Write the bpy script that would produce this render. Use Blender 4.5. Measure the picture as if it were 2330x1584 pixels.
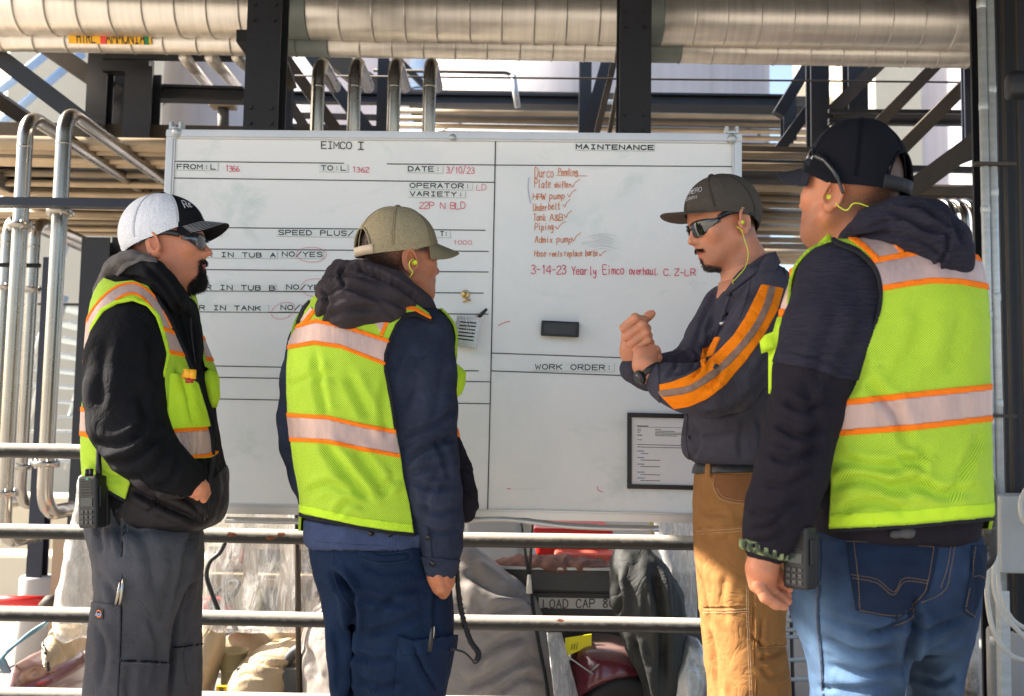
import bpy, bmesh, math, random
import numpy as np
from mathutils import Vector, Matrix
for _o in list(bpy.data.objects): bpy.data.objects.remove(_o)
random.seed(7); RNG = np.random.default_rng(11)
SC = bpy.context.scene; COL = SC.collection
R = math.radians
# ---------------------------------------------------------------- camera
FPX, PITCH, ROLL, CAMZ = 2266.0, 4.55, 1.0, 1.2
cam_d = bpy.data.cameras.new('camera'); cam = bpy.data.objects.new('camera', cam_d); COL.objects.link(cam)
CM = Matrix.Rotation(R(90+PITCH), 4, 'X') @ Matrix.Rotation(R(ROLL), 4, 'Z')
cam.matrix_world = Matrix.Translation((0, 0, CAMZ)) @ CM
cam_d.sensor_width = 36; cam_d.lens = FPX/2330*36; cam_d.clip_start = .05; cam_d.clip_end = 2000
cam_d.dof.use_dof = True; cam_d.dof.focus_distance = 2.75; cam_d.dof.aperture_fstop = 4.5
SC.camera = cam
# ---------------------------------------------------------------- sky and sun
SUN = np.array([-.78, .155, .60]); SUN /= np.linalg.norm(SUN)
w = bpy.data.worlds.new('World'); SC.world = w; w.use_nodes = True
nt = w.node_tree; bg = nt.nodes['Background']; sk = nt.nodes.new('ShaderNodeTexSky')
sk.sky_type = 'NISHITA'; sk.sun_disc = False
sk.sun_elevation = math.asin(SUN[2]); sk.sun_rotation = math.atan2(SUN[0], SUN[1])
sk.air_density = 1.0; sk.dust_density = 3.5; sk.ozone_density = .6
nt.links.new(sk.outputs[0], bg.inputs[0]); bg.inputs[1].default_value = .09
sun_d = bpy.data.lights.new('sun', 'SUN'); sun = bpy.data.objects.new('sun', sun_d); COL.objects.link(sun)
sun.rotation_euler = Vector(-SUN).to_track_quat('-Z', 'Y').to_euler()
sun.location = (-20, -5, 20)
sun_d.energy = 4.8; sun_d.angle = R(.5); sun_d.color = (1, .93, .82)
vs = SC.view_settings; vs.view_transform = 'Standard'; vs.look = 'None'; vs.gamma = 1; vs.exposure = 2.2
vs.use_curve_mapping = False
SC.cycles.max_bounces = 8; SC.cycles.diffuse_bounces = 5; SC.cycles.glossy_bounces = 4; SC.cycles.transparent_max_bounces = 12
SC.cycles.sample_clamp_indirect = 6

# ---------------------------------------------------------------- photograph pixel (2330 wide) -> point on the plane y = Y
_M3 = np.array(CM.to_3x3())
def ray(px, py):
    return _M3 @ np.array([(px-1165)/FPX, (792-py)/FPX, -1.0])
def P(px, py, Y):
    d = ray(px, py); return d*(Y/d[1]) + np.array([0, 0, CAMZ])
def proj(V):
    c = (V - np.array([0, 0, CAMZ])) @ _M3
    return 1165 + FPX*c[:, 0]/(-c[:, 2]), 792 - FPX*c[:, 1]/(-c[:, 2])
# ---------------------------------------------------------------- materials
MATS = {}
def rgb(h):
    h = h.lstrip('#'); c = [int(h[i:i+2], 16)/255 for i in (0, 2, 4)]
    return tuple(((x+.055)/1.055)**2.4 if x > .04045 else x/12.92 for x in c)
def NN(t, kind, **kw):
    n = t.nodes.new('ShaderNode'+kind)
    for k, v in kw.items():
        if k in n.inputs.keys(): n.inputs[k].default_value = v
        else: setattr(n, k, v)
    return n
def mat(name, col, rough=.6, metal=0., var=.12, vscale=6., bump=0., bscale=60., stretch=(1, 1, 1), col2=None, v2=.5, trans=0.,
        emit=0., dust=None, spec=.5, weave=0., wscale=900., coat=0., crinkle=0., cscale=13., alpha=1., sheen=0., rvar=.1, sss=0., bdist=.002):
    if name in MATS: return MATS[name]
    m = bpy.data.materials.new(name); m.use_nodes = True; MATS[name] = m
    t = m.node_tree; L = t.links.new; b = t.nodes['Principled BSDF']
    b.inputs['Roughness'].default_value = rough; b.inputs['Metallic'].default_value = metal
    b.inputs['Specular IOR Level'].default_value = spec
    if coat: b.inputs['Coat Weight'].default_value = coat; b.inputs['Coat Roughness'].default_value = .08
    if trans: b.inputs['Transmission Weight'].default_value = trans
    if alpha < 1: b.inputs['Alpha'].default_value = alpha
    if sheen: b.inputs['Sheen Weight'].default_value = sheen; b.inputs['Sheen Roughness'].default_value = .5
    if sss: b.inputs['Subsurface Weight'].default_value = sss; b.inputs['Subsurface Radius'].default_value = (.012, .005, .003)
    co = NN(t, 'TexCoord'); mp = NN(t, 'Mapping'); mp.inputs['Scale'].default_value = stretch
    L(co.outputs['Object'], mp.inputs[0])
    nz = NN(t, 'TexNoise', Scale=vscale, Detail=6., Roughness=.62); L(mp.outputs[0], nz.inputs['Vector'])
    rp = NN(t, 'ValToRGB'); rp.color_ramp.elements[0].position = .5-v2*.45; rp.color_ramp.elements[1].position = .5+v2*.45
    c1 = tuple(x*(1-var) for x in col); c2 = col2 if col2 else tuple(min(1, x*(1+var)) for x in col)
    rp.color_ramp.elements[0].color = c1+(1,); rp.color_ramp.elements[1].color = c2+(1,)
    L(nz.outputs['Fac'], rp.inputs[0]); out = rp.outputs[0]
    if dust:
        dcol, lo, hi, dsc = dust
        ge = NN(t, 'NewGeometry'); se = NN(t, 'SeparateXYZ'); L(ge.outputs['Normal'], se.inputs[0])
        n2 = NN(t, 'TexNoise', Scale=dsc, Detail=8., Roughness=.7); L(co.outputs['Object'], n2.inputs['Vector'])
        ad = NN(t, 'Math', operation='MULTIPLY_ADD'); L(n2.outputs['Fac'], ad.inputs[0]); ad.inputs[1].default_value = .8; L(se.outputs[2], ad.inputs[2])
        mr = NN(t, 'MapRange'); L(ad.outputs[0], mr.inputs[0]); mr.inputs[1].default_value = lo+.4; mr.inputs[2].default_value = hi+.4
        mx = NN(t, 'Mix', data_type='RGBA'); L(mr.outputs[0], mx.inputs[0]); L(out, mx.inputs[6]); mx.inputs[7].default_value = tuple(dcol)+(1,)
        out = mx.outputs[2]
        mr2 = NN(t, 'MapRange'); L(mr.outputs[0], mr2.inputs[0]); mr2.inputs[3].default_value = rough; mr2.inputs[4].default_value = .95
        L(mr2.outputs[0], b.inputs['Roughness'])
    elif rvar:
        mr = NN(t, 'MapRange'); L(nz.outputs['Fac'], mr.inputs[0]); mr.inputs[3].default_value = max(0.02, rough-rvar); mr.inputs[4].default_value = min(1, rough+rvar)
        L(mr.outputs[0], b.inputs['Roughness'])
    L(out, b.inputs['Base Color'])
    if emit:
        b.inputs['Emission Strength'].default_value = emit; L(out, b.inputs['Emission Color'])
    if bump:
        n3 = NN(t, 'TexNoise', Scale=bscale, Detail=5., Roughness=.6); L(mp.outputs[0], n3.inputs['Vector'])
        bp = NN(t, 'Bump', Strength=bump, Distance=bdist); L(n3.outputs['Fac'], bp.inputs['Height']); nout = bp.outputs[0]
        if weave:
            n4 = NN(t, 'TexNoise', Scale=wscale, Detail=2.); L(co.outputs['Object'], n4.inputs['Vector'])
            b2 = NN(t, 'Bump', Strength=weave, Distance=.0006); L(n4.outputs['Fac'], b2.inputs['Height']); L(nout, b2.inputs['Normal']); nout = b2.outputs[0]
        if crinkle:
            n5 = NN(t, 'TexNoise', Scale=cscale, Detail=3., Roughness=.5, Distortion=.9); L(mp.outputs[0], n5.inputs['Vector']); sb = NN(t, 'Math', operation='SUBTRACT'); L(n5.outputs['Fac'], sb.inputs[0]); sb.inputs[1].default_value = .5
            ab = NN(t, 'Math', operation='ABSOLUTE'); L(sb.outputs[0], ab.inputs[0]); pw = NN(t, 'Math', operation='POWER'); L(ab.outputs[0], pw.inputs[0]); pw.inputs[1].default_value = .6; b3 = NN(t, 'Bump', Strength=crinkle, Distance=.012); L(pw.outputs[0], b3.inputs['Height']); L(nout, b3.inputs['Normal']); nout = b3.outputs[0]
        L(nout, b.inputs['Normal'])
    return m
# ---------------------------------------------------------------- objects
def tag(o, label=None, cat=None, group=None, kind=None):
    if label: o['label'] = label
    if cat: o['category'] = cat
    if group: o['group'] = group
    if kind: o['kind'] = kind
    return o
def thing(name, loc, label, cat, group=None, rz=0):
    o = bpy.data.objects.new(name, None); COL.objects.link(o); o.location = tuple(loc); o.rotation_euler = (0, 0, rz)
    o.empty_display_size = .1
    return tag(o, label, cat, group)
def wloc(o):
    v = Vector((0, 0, 0))
    while o is not None: v = v + o.location; o = o.parent
    return np.array(v)
def mobj(name, V, F, m, parent=None, smooth=True, ms=None, mi=None, keep=False):
    """mesh object from WORLD coordinates; child of parent (parents are never rotated)"""
    V = np.asarray(V, dtype=np.float64).reshape(-1, 3)
    if parent is not None: off = wloc(parent)
    else: off = (V.min(0)+V.max(0))/2; off = np.array([off[0], off[1], V[:, 2].min()])
    me = bpy.data.meshes.new(name)
    if isinstance(F, np.ndarray): F = F.tolist()
    me.from_pydata((V-off).tolist(), [], F); me.update()
    for mm in (ms or [m]): me.materials.append(mm)
    if mi is not None: me.polygons.foreach_set('material_index', np.asarray(mi, dtype=np.int32))
    if smooth: me.polygons.foreach_set('use_smooth', np.ones(len(me.polygons), dtype=bool))
    o = bpy.data.objects.new(name, me); COL.objects.link(o)
    if parent is not None: o.parent = parent
    else: o.location = tuple(off)
    return o
def copyobj(o, dloc, parent=None):
    c = o.copy(); COL.objects.link(c); c.location = Vector(o.location)+Vector(dloc)
    if parent is not None: c.parent = parent
    return c
class MB:
    def __init__(s): s.V = []; s.F = []; s.n = 0
    def add(s, V, F):
        V = np.asarray(V, dtype=float).reshape(-1, 3)
        s.V.append(V); s.F += [tuple(i+s.n for i in f) for f in F]; s.n += len(V); return s
    def box(s, lo, hi, rot=None, c=None):
        lo = np.array(lo, float); hi = np.array(hi, float)
        V = np.array([[x, y, z] for x in (lo[0], hi[0]) for y in (lo[1], hi[1]) for z in (lo[2], hi[2])])
        if rot is not None:
            cc = (lo+hi)/2 if c is None else np.array(c); V = (V-cc) @ np.array(rot).T + cc
        return s.add(V, [(0, 1, 3, 2), (4, 6, 7, 5), (0, 4, 5, 1), (2, 3, 7, 6), (0, 2, 6, 4), (1, 5, 7, 3)])
    def bbox(s, lo, hi, bev=.005, seg=2):
        bm = bmesh.new(); bmesh.ops.create_cube(bm, size=1)
        lo = np.array(lo, float); hi = np.array(hi, float)
        for v in bm.verts: v.co = Vector(((lo+hi)/2+np.array(v.co)*(hi-lo)).tolist())
        bmesh.ops.bevel(bm, geom=bm.edges[:], offset=bev, segments=seg, profile=.5, affect='EDGES')
        bm.verts.index_update(); V = [tuple(v.co) for v in bm.verts]; F = [[v.index for v in f.verts] for f in bm.faces]; bm.free()
        return s.add(V, F)
    def tube(s, pts, r, n=14, caps=True, sq=None, up=None):
        V, F = tube_vf(pts, r, n, caps, sq, up); return s.add(V, F)
    def obj(s, name, m, parent=None, smooth=True, **k):
        return mobj(name, np.concatenate(s.V), s.F, m, parent, smooth, **k)
def tube_vf(pts, r, n=14, caps=True, sq=None, up=None):
    pts = np.array(pts, float); N = len(pts); rr = np.broadcast_to(np.array(r, float), (N,))
    T = np.gradient(pts, axis=0); T /= np.linalg.norm(T, axis=1)[:, None]+1e-12
    u = np.array(up, float) if up is not None else (np.array([0, 0, 1.]) if abs(T[0][2]) < .9 else np.array([0, 1., 0]))
    u = u-T[0]*u.dot(T[0]); u /= np.linalg.norm(u); V = []
    a = np.arange(n)/n*2*np.pi + (np.pi/n if n == 4 else 0)
    for i in range(N):
        u = u-T[i]*u.dot(T[i]); u /= np.linalg.norm(u)+1e-12; b = np.cross(T[i], u)
        k = sq if sq else 1.
        V.append(pts[i]+rr[i]*(np.cos(a)[:, None]*u*k+np.sin(a)[:, None]*b))
    V = np.concatenate(V); F = []
    for i in range(N-1):
        for j in range(n):
            F.append((i*n+j, i*n+(j+1) % n, (i+1)*n+(j+1) % n, (i+1)*n+j))
    if caps: F.append(tuple(range(n-1, -1, -1))); F.append(tuple((N-1)*n+j for j in range(n)))
    return V, F
def arc(p0, p1, p2, k=8, d=None):
    """fillet the corner p1 between p0 and p2 with distance d"""
    p0, p1, p2 = map(lambda q: np.array(q, float), (p0, p1, p2))
    a = (p0-p1); b = (p2-p1); la, lb = np.linalg.norm(a), np.linalg.norm(b); d = d or min(la, lb)*.5
    A = p1+a/la*d; B = p1+b/lb*d; out = []
    ang = math.acos(max(-1, min(1, a.dot(b)/la/lb))); rad = d*math.tan(ang/2)
    bis = (a/la+b/lb); bis /= np.linalg.norm(bis); c = p1+bis*(rad/math.sin(ang/2))
    va, vb = A-c, B-c; th = math.acos(max(-1, min(1, va.dot(vb)/rad/rad)))
    for i in range(k+1):
        t = i/k; out.append(c+(math.sin((1-t)*th)*va+math.sin(t*th)*vb)/math.sin(th))
    return out
def bent(pts, d, k=8):
    out = [np.array(pts[0], float)]
    for i in range(1, len(pts)-1): out += arc(pts[i-1], pts[i], pts[i+1], k, d)
    out.append(np.array(pts[-1], float)); return out
def spline(pts, k=8):
    p = np.array(pts, float); q = np.vstack([2*p[0]-p[1], p, 2*p[-1]-p[-2]]); out = []
    for i in range(1, len(q)-2):
        for t in np.arange(k)/k:
            out.append(.5*((2*q[i])+(-q[i-1]+q[i+1])*t+(2*q[i-1]-5*q[i]+4*q[i+1]-q[i+2])*t*t+(-q[i-1]+3*q[i]-3*q[i+1]+q[i+2])*t**3))
    out.append(p[-1]); return np.array(out)
def lathe_vf(c, prof, n=24, axis='z'):
    V = []; F = []
    for (r, h) in prof:
        for j in range(n):
            a = 2*math.pi*j/n; x, y = r*math.cos(a), r*math.sin(a)
            V.append({'z': (x, y, h), 'y': (x, h, y), 'x': (h, x, y)}[axis])
    V = np.array(V)+np.array(c)
    for i in range(len(prof)-1):
        for j in range(n): F.append((i*n+j, i*n+(j+1) % n, (i+1)*n+(j+1) % n, (i+1)*n+j))
    F.append(tuple(range(n-1, -1, -1))); F.append(tuple((len(prof)-1)*n+j for j in range(n)))
    return V, F
def ibeam(mb, p0, p1, w, h, tf=.01, tw=.008, side=(1, 0, 0)):
    """I section swept p0->p1; flanges (width w) are perpendicular to the depth direction (depth h); side = flange direction"""
    p0 = np.array(p0, float); p1 = np.array(p1, float); t = p1-p0; t /= np.linalg.norm(t)
    s_ = np.array(side, float); s_ -= t*s_.dot(t); s_ /= np.linalg.norm(s_); d = np.cross(t, s_)
    def bar(a0, a1, b0, b1):
        V = [p+s_*a+d*b for p in (p0, p1) for a in (a0, a1) for b in (b0, b1)]
        mb.add(V, [(0, 1, 3, 2), (4, 6, 7, 5), (0, 4, 5, 1), (2, 3, 7, 6), (0, 2, 6, 4), (1, 5, 7, 3)])
    bar(-w/2, w/2, h/2-tf, h/2); bar(-w/2, w/2, -h/2, -h/2+tf); bar(-tw/2, tw/2, -h/2+tf, h/2-tf)
# ---------------------------------------------------------------- noise
def _hash(i, j, k, s):
    n = (i*374761393+j*668265263+k*2147483647+s*974634777) & 0xffffffff
    n = ((n ^ (n >> 13))*1274126177) & 0xffffffff
    return ((n ^ (n >> 16)) & 0xffff)/65535.*2-1
def vnoise(p, s=0):
    p = np.asarray(p, float); i = np.floor(p).astype(np.int64); f = p-i; u = f*f*f*(f*(f*6-15)+10); r = 0
    for a in (0, 1):
        wa = u[:, 0] if a else 1-u[:, 0]
        for b in (0, 1):
            wb = u[:, 1] if b else 1-u[:, 1]
            for c in (0, 1):
                wc = u[:, 2] if c else 1-u[:, 2]
                r = r+wa*wb*wc*_hash(i[:, 0]+a, i[:, 1]+b, i[:, 2]+c, s)
    return r
def fbm(p, o=4, s=0):
    r = 0; a = 1; t = 0
    for k in range(o): r = r+a*vnoise(np.asarray(p)*2**k+17*k, s+k); t += a; a *= .5
    return r/t
def ridged(p, s=0, o=2):
    r = 0; a = 1; t = 0
    for k in range(o): r = r+a*(1-np.abs(vnoise(np.asarray(p)*2**k, s+k))*2); t += a; a *= .5
    return r/t
# ================================================================ large structure
M_conc = mat('concrete_floor', (.22, .205, .185), .9, var=.25, vscale=1.3, bump=.4, bscale=30, v2=.8)
M_ground = mat('ground_concrete', (.27, .25, .225), .95, var=.2, vscale=.4, bump=.3, bscale=8, v2=.9)
M_steel = mat('dark_painted_steel', (.011, .012, .016), .5, var=.25, vscale=5, bump=.12, bscale=40, dust=((.06, .05, .04), .6, 1.35, 9))
M_steelb = mat('blue_black_steel', (.009, .012, .026), .5, var=.25, vscale=5, bump=.12, bscale=40)
M_brown = mat('dusty_brown_steel', (.055, .044, .033), .7, var=.35, vscale=4, bump=.25, bscale=30)
M_rail = mat('worn_black_pipe', (.022, .02, .018), .45, var=.5, vscale=14, bump=.5, bscale=90, v2=.6, dust=((.46, .42, .36), .0, .42, 26))
M_rust = mat('rust_patch', (.20, .065, .03), .9, var=.4, vscale=60, bump=.6, bscale=200)
M_alu = mat('aluminium_jacket', (.64, .59, .52), .38, metal=.8, var=.2, vscale=1.6, stretch=(16, 1, 1), bump=.25, bscale=10, v2=.7, rvar=.12)
M_alu2 = mat('grey_green_jacket', (.17, .19, .17), .55, metal=.3, var=.2, vscale=4)
M_inox = mat('stainless_pipe', (.38, .355, .315), .27, metal=1., var=.12, vscale=3, bump=.03, bscale=20, rvar=.08)
M_tube = mat('dusty_tube', (.40, .30, .19), .5, metal=.3, var=.3, vscale=3, stretch=(1, 3, 3), bump=.1, bscale=20)
def rnd_tint(m, lo, hi):
    t = m.node_tree; b = t.nodes['Principled BSDF']; src = b.inputs['Base Color'].links[0].from_socket
    oi = NN(t, 'ObjectInfo'); mr = NN(t, 'MapRange'); t.links.new(oi.outputs['Random'], mr.inputs[0]); mr.inputs[3].default_value = lo; mr.inputs[4].default_value = hi
    mx = NN(t, 'Mix', data_type='RGBA', blend_type='MULTIPLY'); mx.inputs[0].default_value = 1; t.links.new(src, mx.inputs[6]); t.links.new(mr.outputs[0], mx.inputs[7]); t.links.new(mx.outputs[2], b.inputs['Base Color'])
rnd_tint(M_tube, .3, 1.3)
M_galv = mat('galvanised_pipe', (.50, .53, .53), .42, metal=.35, var=.14, vscale=14, stretch=(1, 1, 3), bump=.1, bscale=60)
M_tank = mat('weathered_tank_shell', (.40, .385, .41), .85, var=.18, vscale=.9, stretch=(6, 6, .5), bump=.1, bscale=6, v2=.8)
M_cream = mat('cream_render', (.70, .62, .47), .9, var=.07, vscale=.8, bump=.2, bscale=10)
M_creamd = mat('grey_render', (.40, .38, .36), .9, var=.15, vscale=.8, bump=.2, bscale=10)
M_blue = mat('pale_blue_pipe', (.30, .42, .60), .5, var=.1)
M_black = mat('black_rubber', (.012, .012, .013), .55, var=.2, vscale=30, bump=.15, bscale=120)
M_deck = mat('deck_steel', (.05, .05, .05), .8, var=.2)

mb = MB(); S_ = 600
mb.add([(-S_, -S_, -.01), (S_, -S_, -.01), (S_, S_, -.01), (-S_, S_, -.01)], [(0, 1, 2, 3)])
tag(mb.obj('ground', M_ground, smooth=False), 'pale concrete yard ground', kind='structure')
slab = thing('pavement', (0, 3, 0), None, None); tag(slab, 'grey concrete floor slabs under the pipe rack', kind='structure')
for i, x in enumerate(np.arange(-6, 7.5, 1.8)):
    for j, y in enumerate(np.arange(-1.2, 10, 1.8)):
        mb = MB(); mb.bbox((x+.006, y+.006, -.06), (x+1.794, y+1.794, random.uniform(-.001, .001)), .006, 1)
        mb.obj('slab', M_conc, slab, smooth=False)

# ---- unseen deck high above, its edge set to throw shade on the men
dk = thing('shade_deck', (0, 3, 3.5), 'unseen dark steel deck above the pipe rack, set to shade the men', 'platform')
for i, y in enumerate(np.arange(.5, 5.2, .6)):
    mb = MB(); mb.box((-2.72, y, 3.50), (4.2, y+.59, 3.54)); mb.obj('plate', M_deck, dk, smooth=False)
for x in (-2.66, -.4, 2.0, 4.0):
    mb = MB(); ibeam(mb, (x, .5, 3.42), (x, 5.3, 3.42), .1, .15, side=(1, 0, 0)); mb.obj('beam', M_steel, dk, smooth=False)
# ---- box out of view at left, added to keep sun off two men
cb = thing('sun_blocker', (-2.05, 2.84, 0), 'tall grey steel box added out of view on the left to block sun', 'cabinet')
mb = MB(); mb.bbox((-2.2, 2.64, .08), (-1.9, 3.07, 3.1), .012); mb.obj('housing', mat('blocker_grey', (.33, .34, .34), .5, var=.05), cb, smooth=False)
for yy in (2.66,):
    mb = MB(); mb.bbox((-1.895, yy, .14), (-1.875, yy+.38, 3.04), .006); d_ = mb.obj('door', MATS['blocker_grey'], cb, smooth=False)
    mb = MB(); mb.tube([(-1.87, yy+.06, 1.1), (-1.85, yy+.06, 1.12), (-1.85, yy+.06, 1.28), (-1.87, yy+.06, 1.3)], .008, 8); mb.obj('handle', M_inox, d_)
mb = MB(); mb.box((-2.18, 2.66, 0), (-1.92, 3.03, .079)); mb.obj('plinth', M_steel, cb, smooth=False)

# ---- guard rail in front of the parked carts
YR = 3.34
gr = thing('guard_rail', (0, YR, 0), 'long black pipe guard rail with dusty flaking paint below the whiteboard', 'railing')
def lineX(px0, py0, px1, py1, Y, ext0=0, ext1=0, Y1=None):
    a = P(px0, py0, Y); b = P(px1, py1, Y1 or Y); return a, b
for (a, b) in (((0, 1027), (1570, 1052)), ((0, 1210), (1570, 1236)), ((0, 1394), (1590, 1428)), ((0, 1578), (1590, 1614))):
    p0, p1 = lineX(a[0], a[1], b[0], b[1], YR); z = (p0[2]+p1[2])/2
    x1 = P(1690, 1200, YR)[0]
    mb = MB(); xs = np.linspace(-2.6, x1, 60); mb.tube([(x, YR, z+.0015*math.sin(x*3)) for x in xs], .0245, 22)
    r_ = mb.obj('rail', M_rail, gr)
    for k in range(9):   # flaked rusty spots standing a hair proud
        x = random.uniform(-2, x1-.05); th = random.uniform(-.6, 1.1); pr = MB(); n = 9; rr = random.uniform(.004, .012)
        V = [(x, YR-math.cos(th)*.0252, z+math.sin(th)*.0252)]
        for q in range(n):
            aq = 2*math.pi*q/n; dx = rr*1.7*math.cos(aq)*random.uniform(.5, 1.1); dt = rr/.0252*math.sin(aq)*random.uniform(.5, 1.1)
            V.append((x+dx, YR-math.cos(th+dt)*.0250, z+math.sin(th+dt)*.0250))
        pr.add(V, [(0, 1+q, 1+(q+1) % n) for q in range(n)]); pr.obj('paint_chip', M_rust, r_)
for x in (-2.45, P(1690, 1200, YR)[0]):
    mb = MB(); mb.tube([(x, YR, 0), (x, YR, 1.19)], .0245, 16); mb.obj('post', M_rail, gr)

# ---- near steel columns
def col_thing(label, pxc, Y, wpx, zb, zt, dep=.15, m=None, name='steel_column', bolts=False):
    s = FPX/Y; c = P(pxc, 150, Y); w_ = wpx/s
    t = thing(name, (c[0], Y, zb), label, 'steel column')
    mb = MB(); ibeam(mb, (c[0], Y+dep/2, zb), (c[0], Y+dep/2, zt), w_, dep, .012, .01, side=(1, 0, 0)); mb.obj('shaft', m or M_steel, t, smooth=False)
    return t, c[0], w_
cz = P(1100, 700, 4.3)[2]
def flange(t, x, y, z, r, m=None, bolts=6):
    V, F = lathe_vf((x, y, z), [(r, 0), (r*1.7, .002), (r*1.7, .012), (r*1.72, .013), (r*1.72, .024), (r, .026)], 20); mb = MB(); mb.add(V, F[:-2]); f_ = mb.obj('flange', m or M_inox, t)
    for k in range(bolts): a = 2*math.pi*k/bolts; mobj('bolt', *tube_vf([(x+r*1.42*math.cos(a), y+r*1.42*math.sin(a), z-.006), (x+r*1.42*math.cos(a), y+r*1.42*math.sin(a), z+.034)], .005, 6), M_galv, f_)
c1, x1c, w1c = col_thing('thick black steel column rising behind the left half of the whiteboard', 597, 4.3, 80, cz, 3.5)
c2, x2c, w2c = col_thing('thick black steel column rising behind the right half of the whiteboard', 1446, 4.3, 74, cz, 3.5)
hb = thing('support_beam', (0, 4.37, cz), 'black beam behind the whiteboard carrying the two thick columns', 'beam')
mb = MB(); ibeam(mb, (-1.32, 4.37, cz-.08), (.9, 4.37, cz-.08), .15, .15, side=(0, 1, 0)); mb.obj('girder', M_steel, hb, smooth=False)
for x in (-.56, .93):
    mb = MB(); ibeam(mb, (x, 4.37, 0), (x, 4.37, cz-.156), .1, .1, side=(1, 0, 0)); mb.obj('leg', M_steel, hb, smooth=False)

# ---- the two big jacketed pipes overhead, a jacket section every 0.16 m
def big_pipe(label, y0, y1, Y, rad, secw, greens=(), x0=-3.6, x1=3.4):
    a = P(0, y0, Y); b = P(2200, y1, Y); z = (a[2]+b[2])/2
    t = thing('insulated_pipe', (0, Y, z), label, 'pipe')
    x = x0; i = 0; base = None
    while x < x1:
        w_ = secw*random.uniform(.96, 1.04); mb = MB(); n = 40
        prof = [(rad-.004, x), (rad, x+.004), (rad, x+w_-.012), (rad+.0035, x+w_-.008), (rad+.0035, x+w_-.002), (rad-.006, x+w_)]
        V, F = lathe_vf((0, Y, z), prof, n, 'x'); mb.add(V, F[:-2])
        g = any(lo < x < hi for lo, hi in greens)
        mb.obj('jacket_section', M_alu2 if g else M_alu, t)
        x += w_; i += 1
    mb = MB(); mb.tube([(x0, Y, z), (x1, Y, z)], rad*.93, 20); mb.obj('pipe_core', M_steel, t)
    return t, z
X = lambda px, Y: P(px, 60, Y)[0]
bp1, zb1 = big_pipe('fat silver insulated pipe running across the top of the picture', 24, 46, 4.85, .134, .16, greens=((X(560, 4.85), X(690, 4.85)), (X(1370, 4.85), X(1480, 4.85))))
bp2, zb2 = big_pipe('thinner silver insulated pipe just below the fat one', 98, 118, 4.95, .062, .165, greens=((X(600, 4.95), X(680, 4.95)), (X(1390, 4.95), X(1480, 4.95)), (X(2170, 4.95), X(2240, 4.95))))
for x in (X(600, 4.9), X(1440, 4.9)):
    mb = MB(); mb.box((x-.05, 4.6, zb2-.13), (x+.05, 5.2, zb2-.07)); o = mb.obj('pipe_bracket', M_steel, None, smooth=False)
    tag(o, 'dark bracket under the silver pipes at the '+('left' if x < 0 else 'right')+' column', 'bracket')

def fw(col, name): return mat(name, rgb(col), .5, var=.05)
def pipe_label(label, px0, px1, Y, zc, rad, th0, th1, bands, off=.0045, parts=None):
    """printed band wrapped on a pipe: bands = [(f0,f1,material)] along its length"""
    xa, xb = X(px0, Y), X(px1, Y); t = thing('pipe_label', ((xa+xb)/2, Y, zc), label, 'pipe label')
    for (f0, f1, m) in bands:
        x0, x1 = xa+(xb-xa)*f0, xa+(xb-xa)*f1; V = []; F = []; n = 8
        for i in range(n+1):
            th = th0+(th1-th0)*i/n
            for x in (x0, x1): V.append((x, Y-math.cos(th)*(rad+off), zc+math.sin(th)*(rad+off)))
        for i in range(n): F.append((2*i, 2*i+1, 2*i+3, 2*i+2))
        mobj('colour_band', V, F, m, t)
    return t, xa, xb
Yl, Rd, Gn, Bl = fw('#f2b412', 'label_yellow'), fw('#e8402c', 'label_red'), fw('#0d7f4a', 'label_green'), fw('#4aa3d8', 'label_blue')
PL, pla, plb = pipe_label('yellow AMMONIA pipe label with red and green blocks', 170, 356, 4.95, zb2, .062, -.62, .42,
    [(0, .385, Yl), (.385, .46, Rd), (.46, .91, Yl), (.91, .975, Gn), (.975, 1, Yl)])
pipe_label('torn yellow, red and blue label on the fat pipe', 73, 145, 4.85, zb1, .134,  .05, .30, [(0, .62, Yl), (.62, .80, Rd), (.80, 1, Bl)])
pipe_label('torn yellow label scrap right of the other on the fat pipe', 252, 292, 4.85, zb1, .134, .05, .28, [(0, 1, Yl)])

# ---- stainless risers with elbows that run away from us
def riser(label, pxt, pyt, pxb, pyb, Y, rpx, back, name='steel_pipe', m=None, group=None, rx=.0):
    s = FPX/Y; r = rpx/s; a = P(pxt, pyt+rpx, Y); x = a[0]; zb = P(pxb, pyb, Y)[2]
    t = thing(name, (x, Y, zb), label, 'pipe', group)
    mb = MB(); mb.tube(bent([(x, Y, zb), (x, Y, a[2]-0), (x+rx, Y+back, a[2])], .12 if back else .1, 9), r, 20); mb.obj('riser', m or M_inox, t)
    mb = MB(); V, F = lathe_vf((x, Y, 0), [(r*1.0, a[2]-.15), (r*1.045, a[2]-.148), (r*1.045, a[2]-.142), (r, a[2]-.14)], 20); mb.add(V, F[:-2]); mb.obj('weld', m or M_inox, t)
    return t
zlow = 720
for i, (px, lb) in enumerate(((723, 'first shiny riser pipe right of the left column'), (806, 'second shiny riser pipe right of the left column'),
                (896, 'third shiny riser pipe right of the left column'), (976, 'fourth shiny riser pipe right of the left column'))):
    riser(lb, px+3, 113, px, zlow, 4.5, 15.5, .42, group='risers behind the whiteboard')
def lowpipe(label, pts, rpx, Y, m=None, d=.1, cap=True):
    s = FPX/Y; r = rpx/s; W_ = [P(px, py, yy) for px, py, yy in pts]
    t = thing('steel_pipe', W_[0], label, 'pipe'); mb = MB(); mb.tube(bent(W_, d, 8), r, 20); mb.obj('bent_pipe', m or M_inox, t); return t
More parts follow.
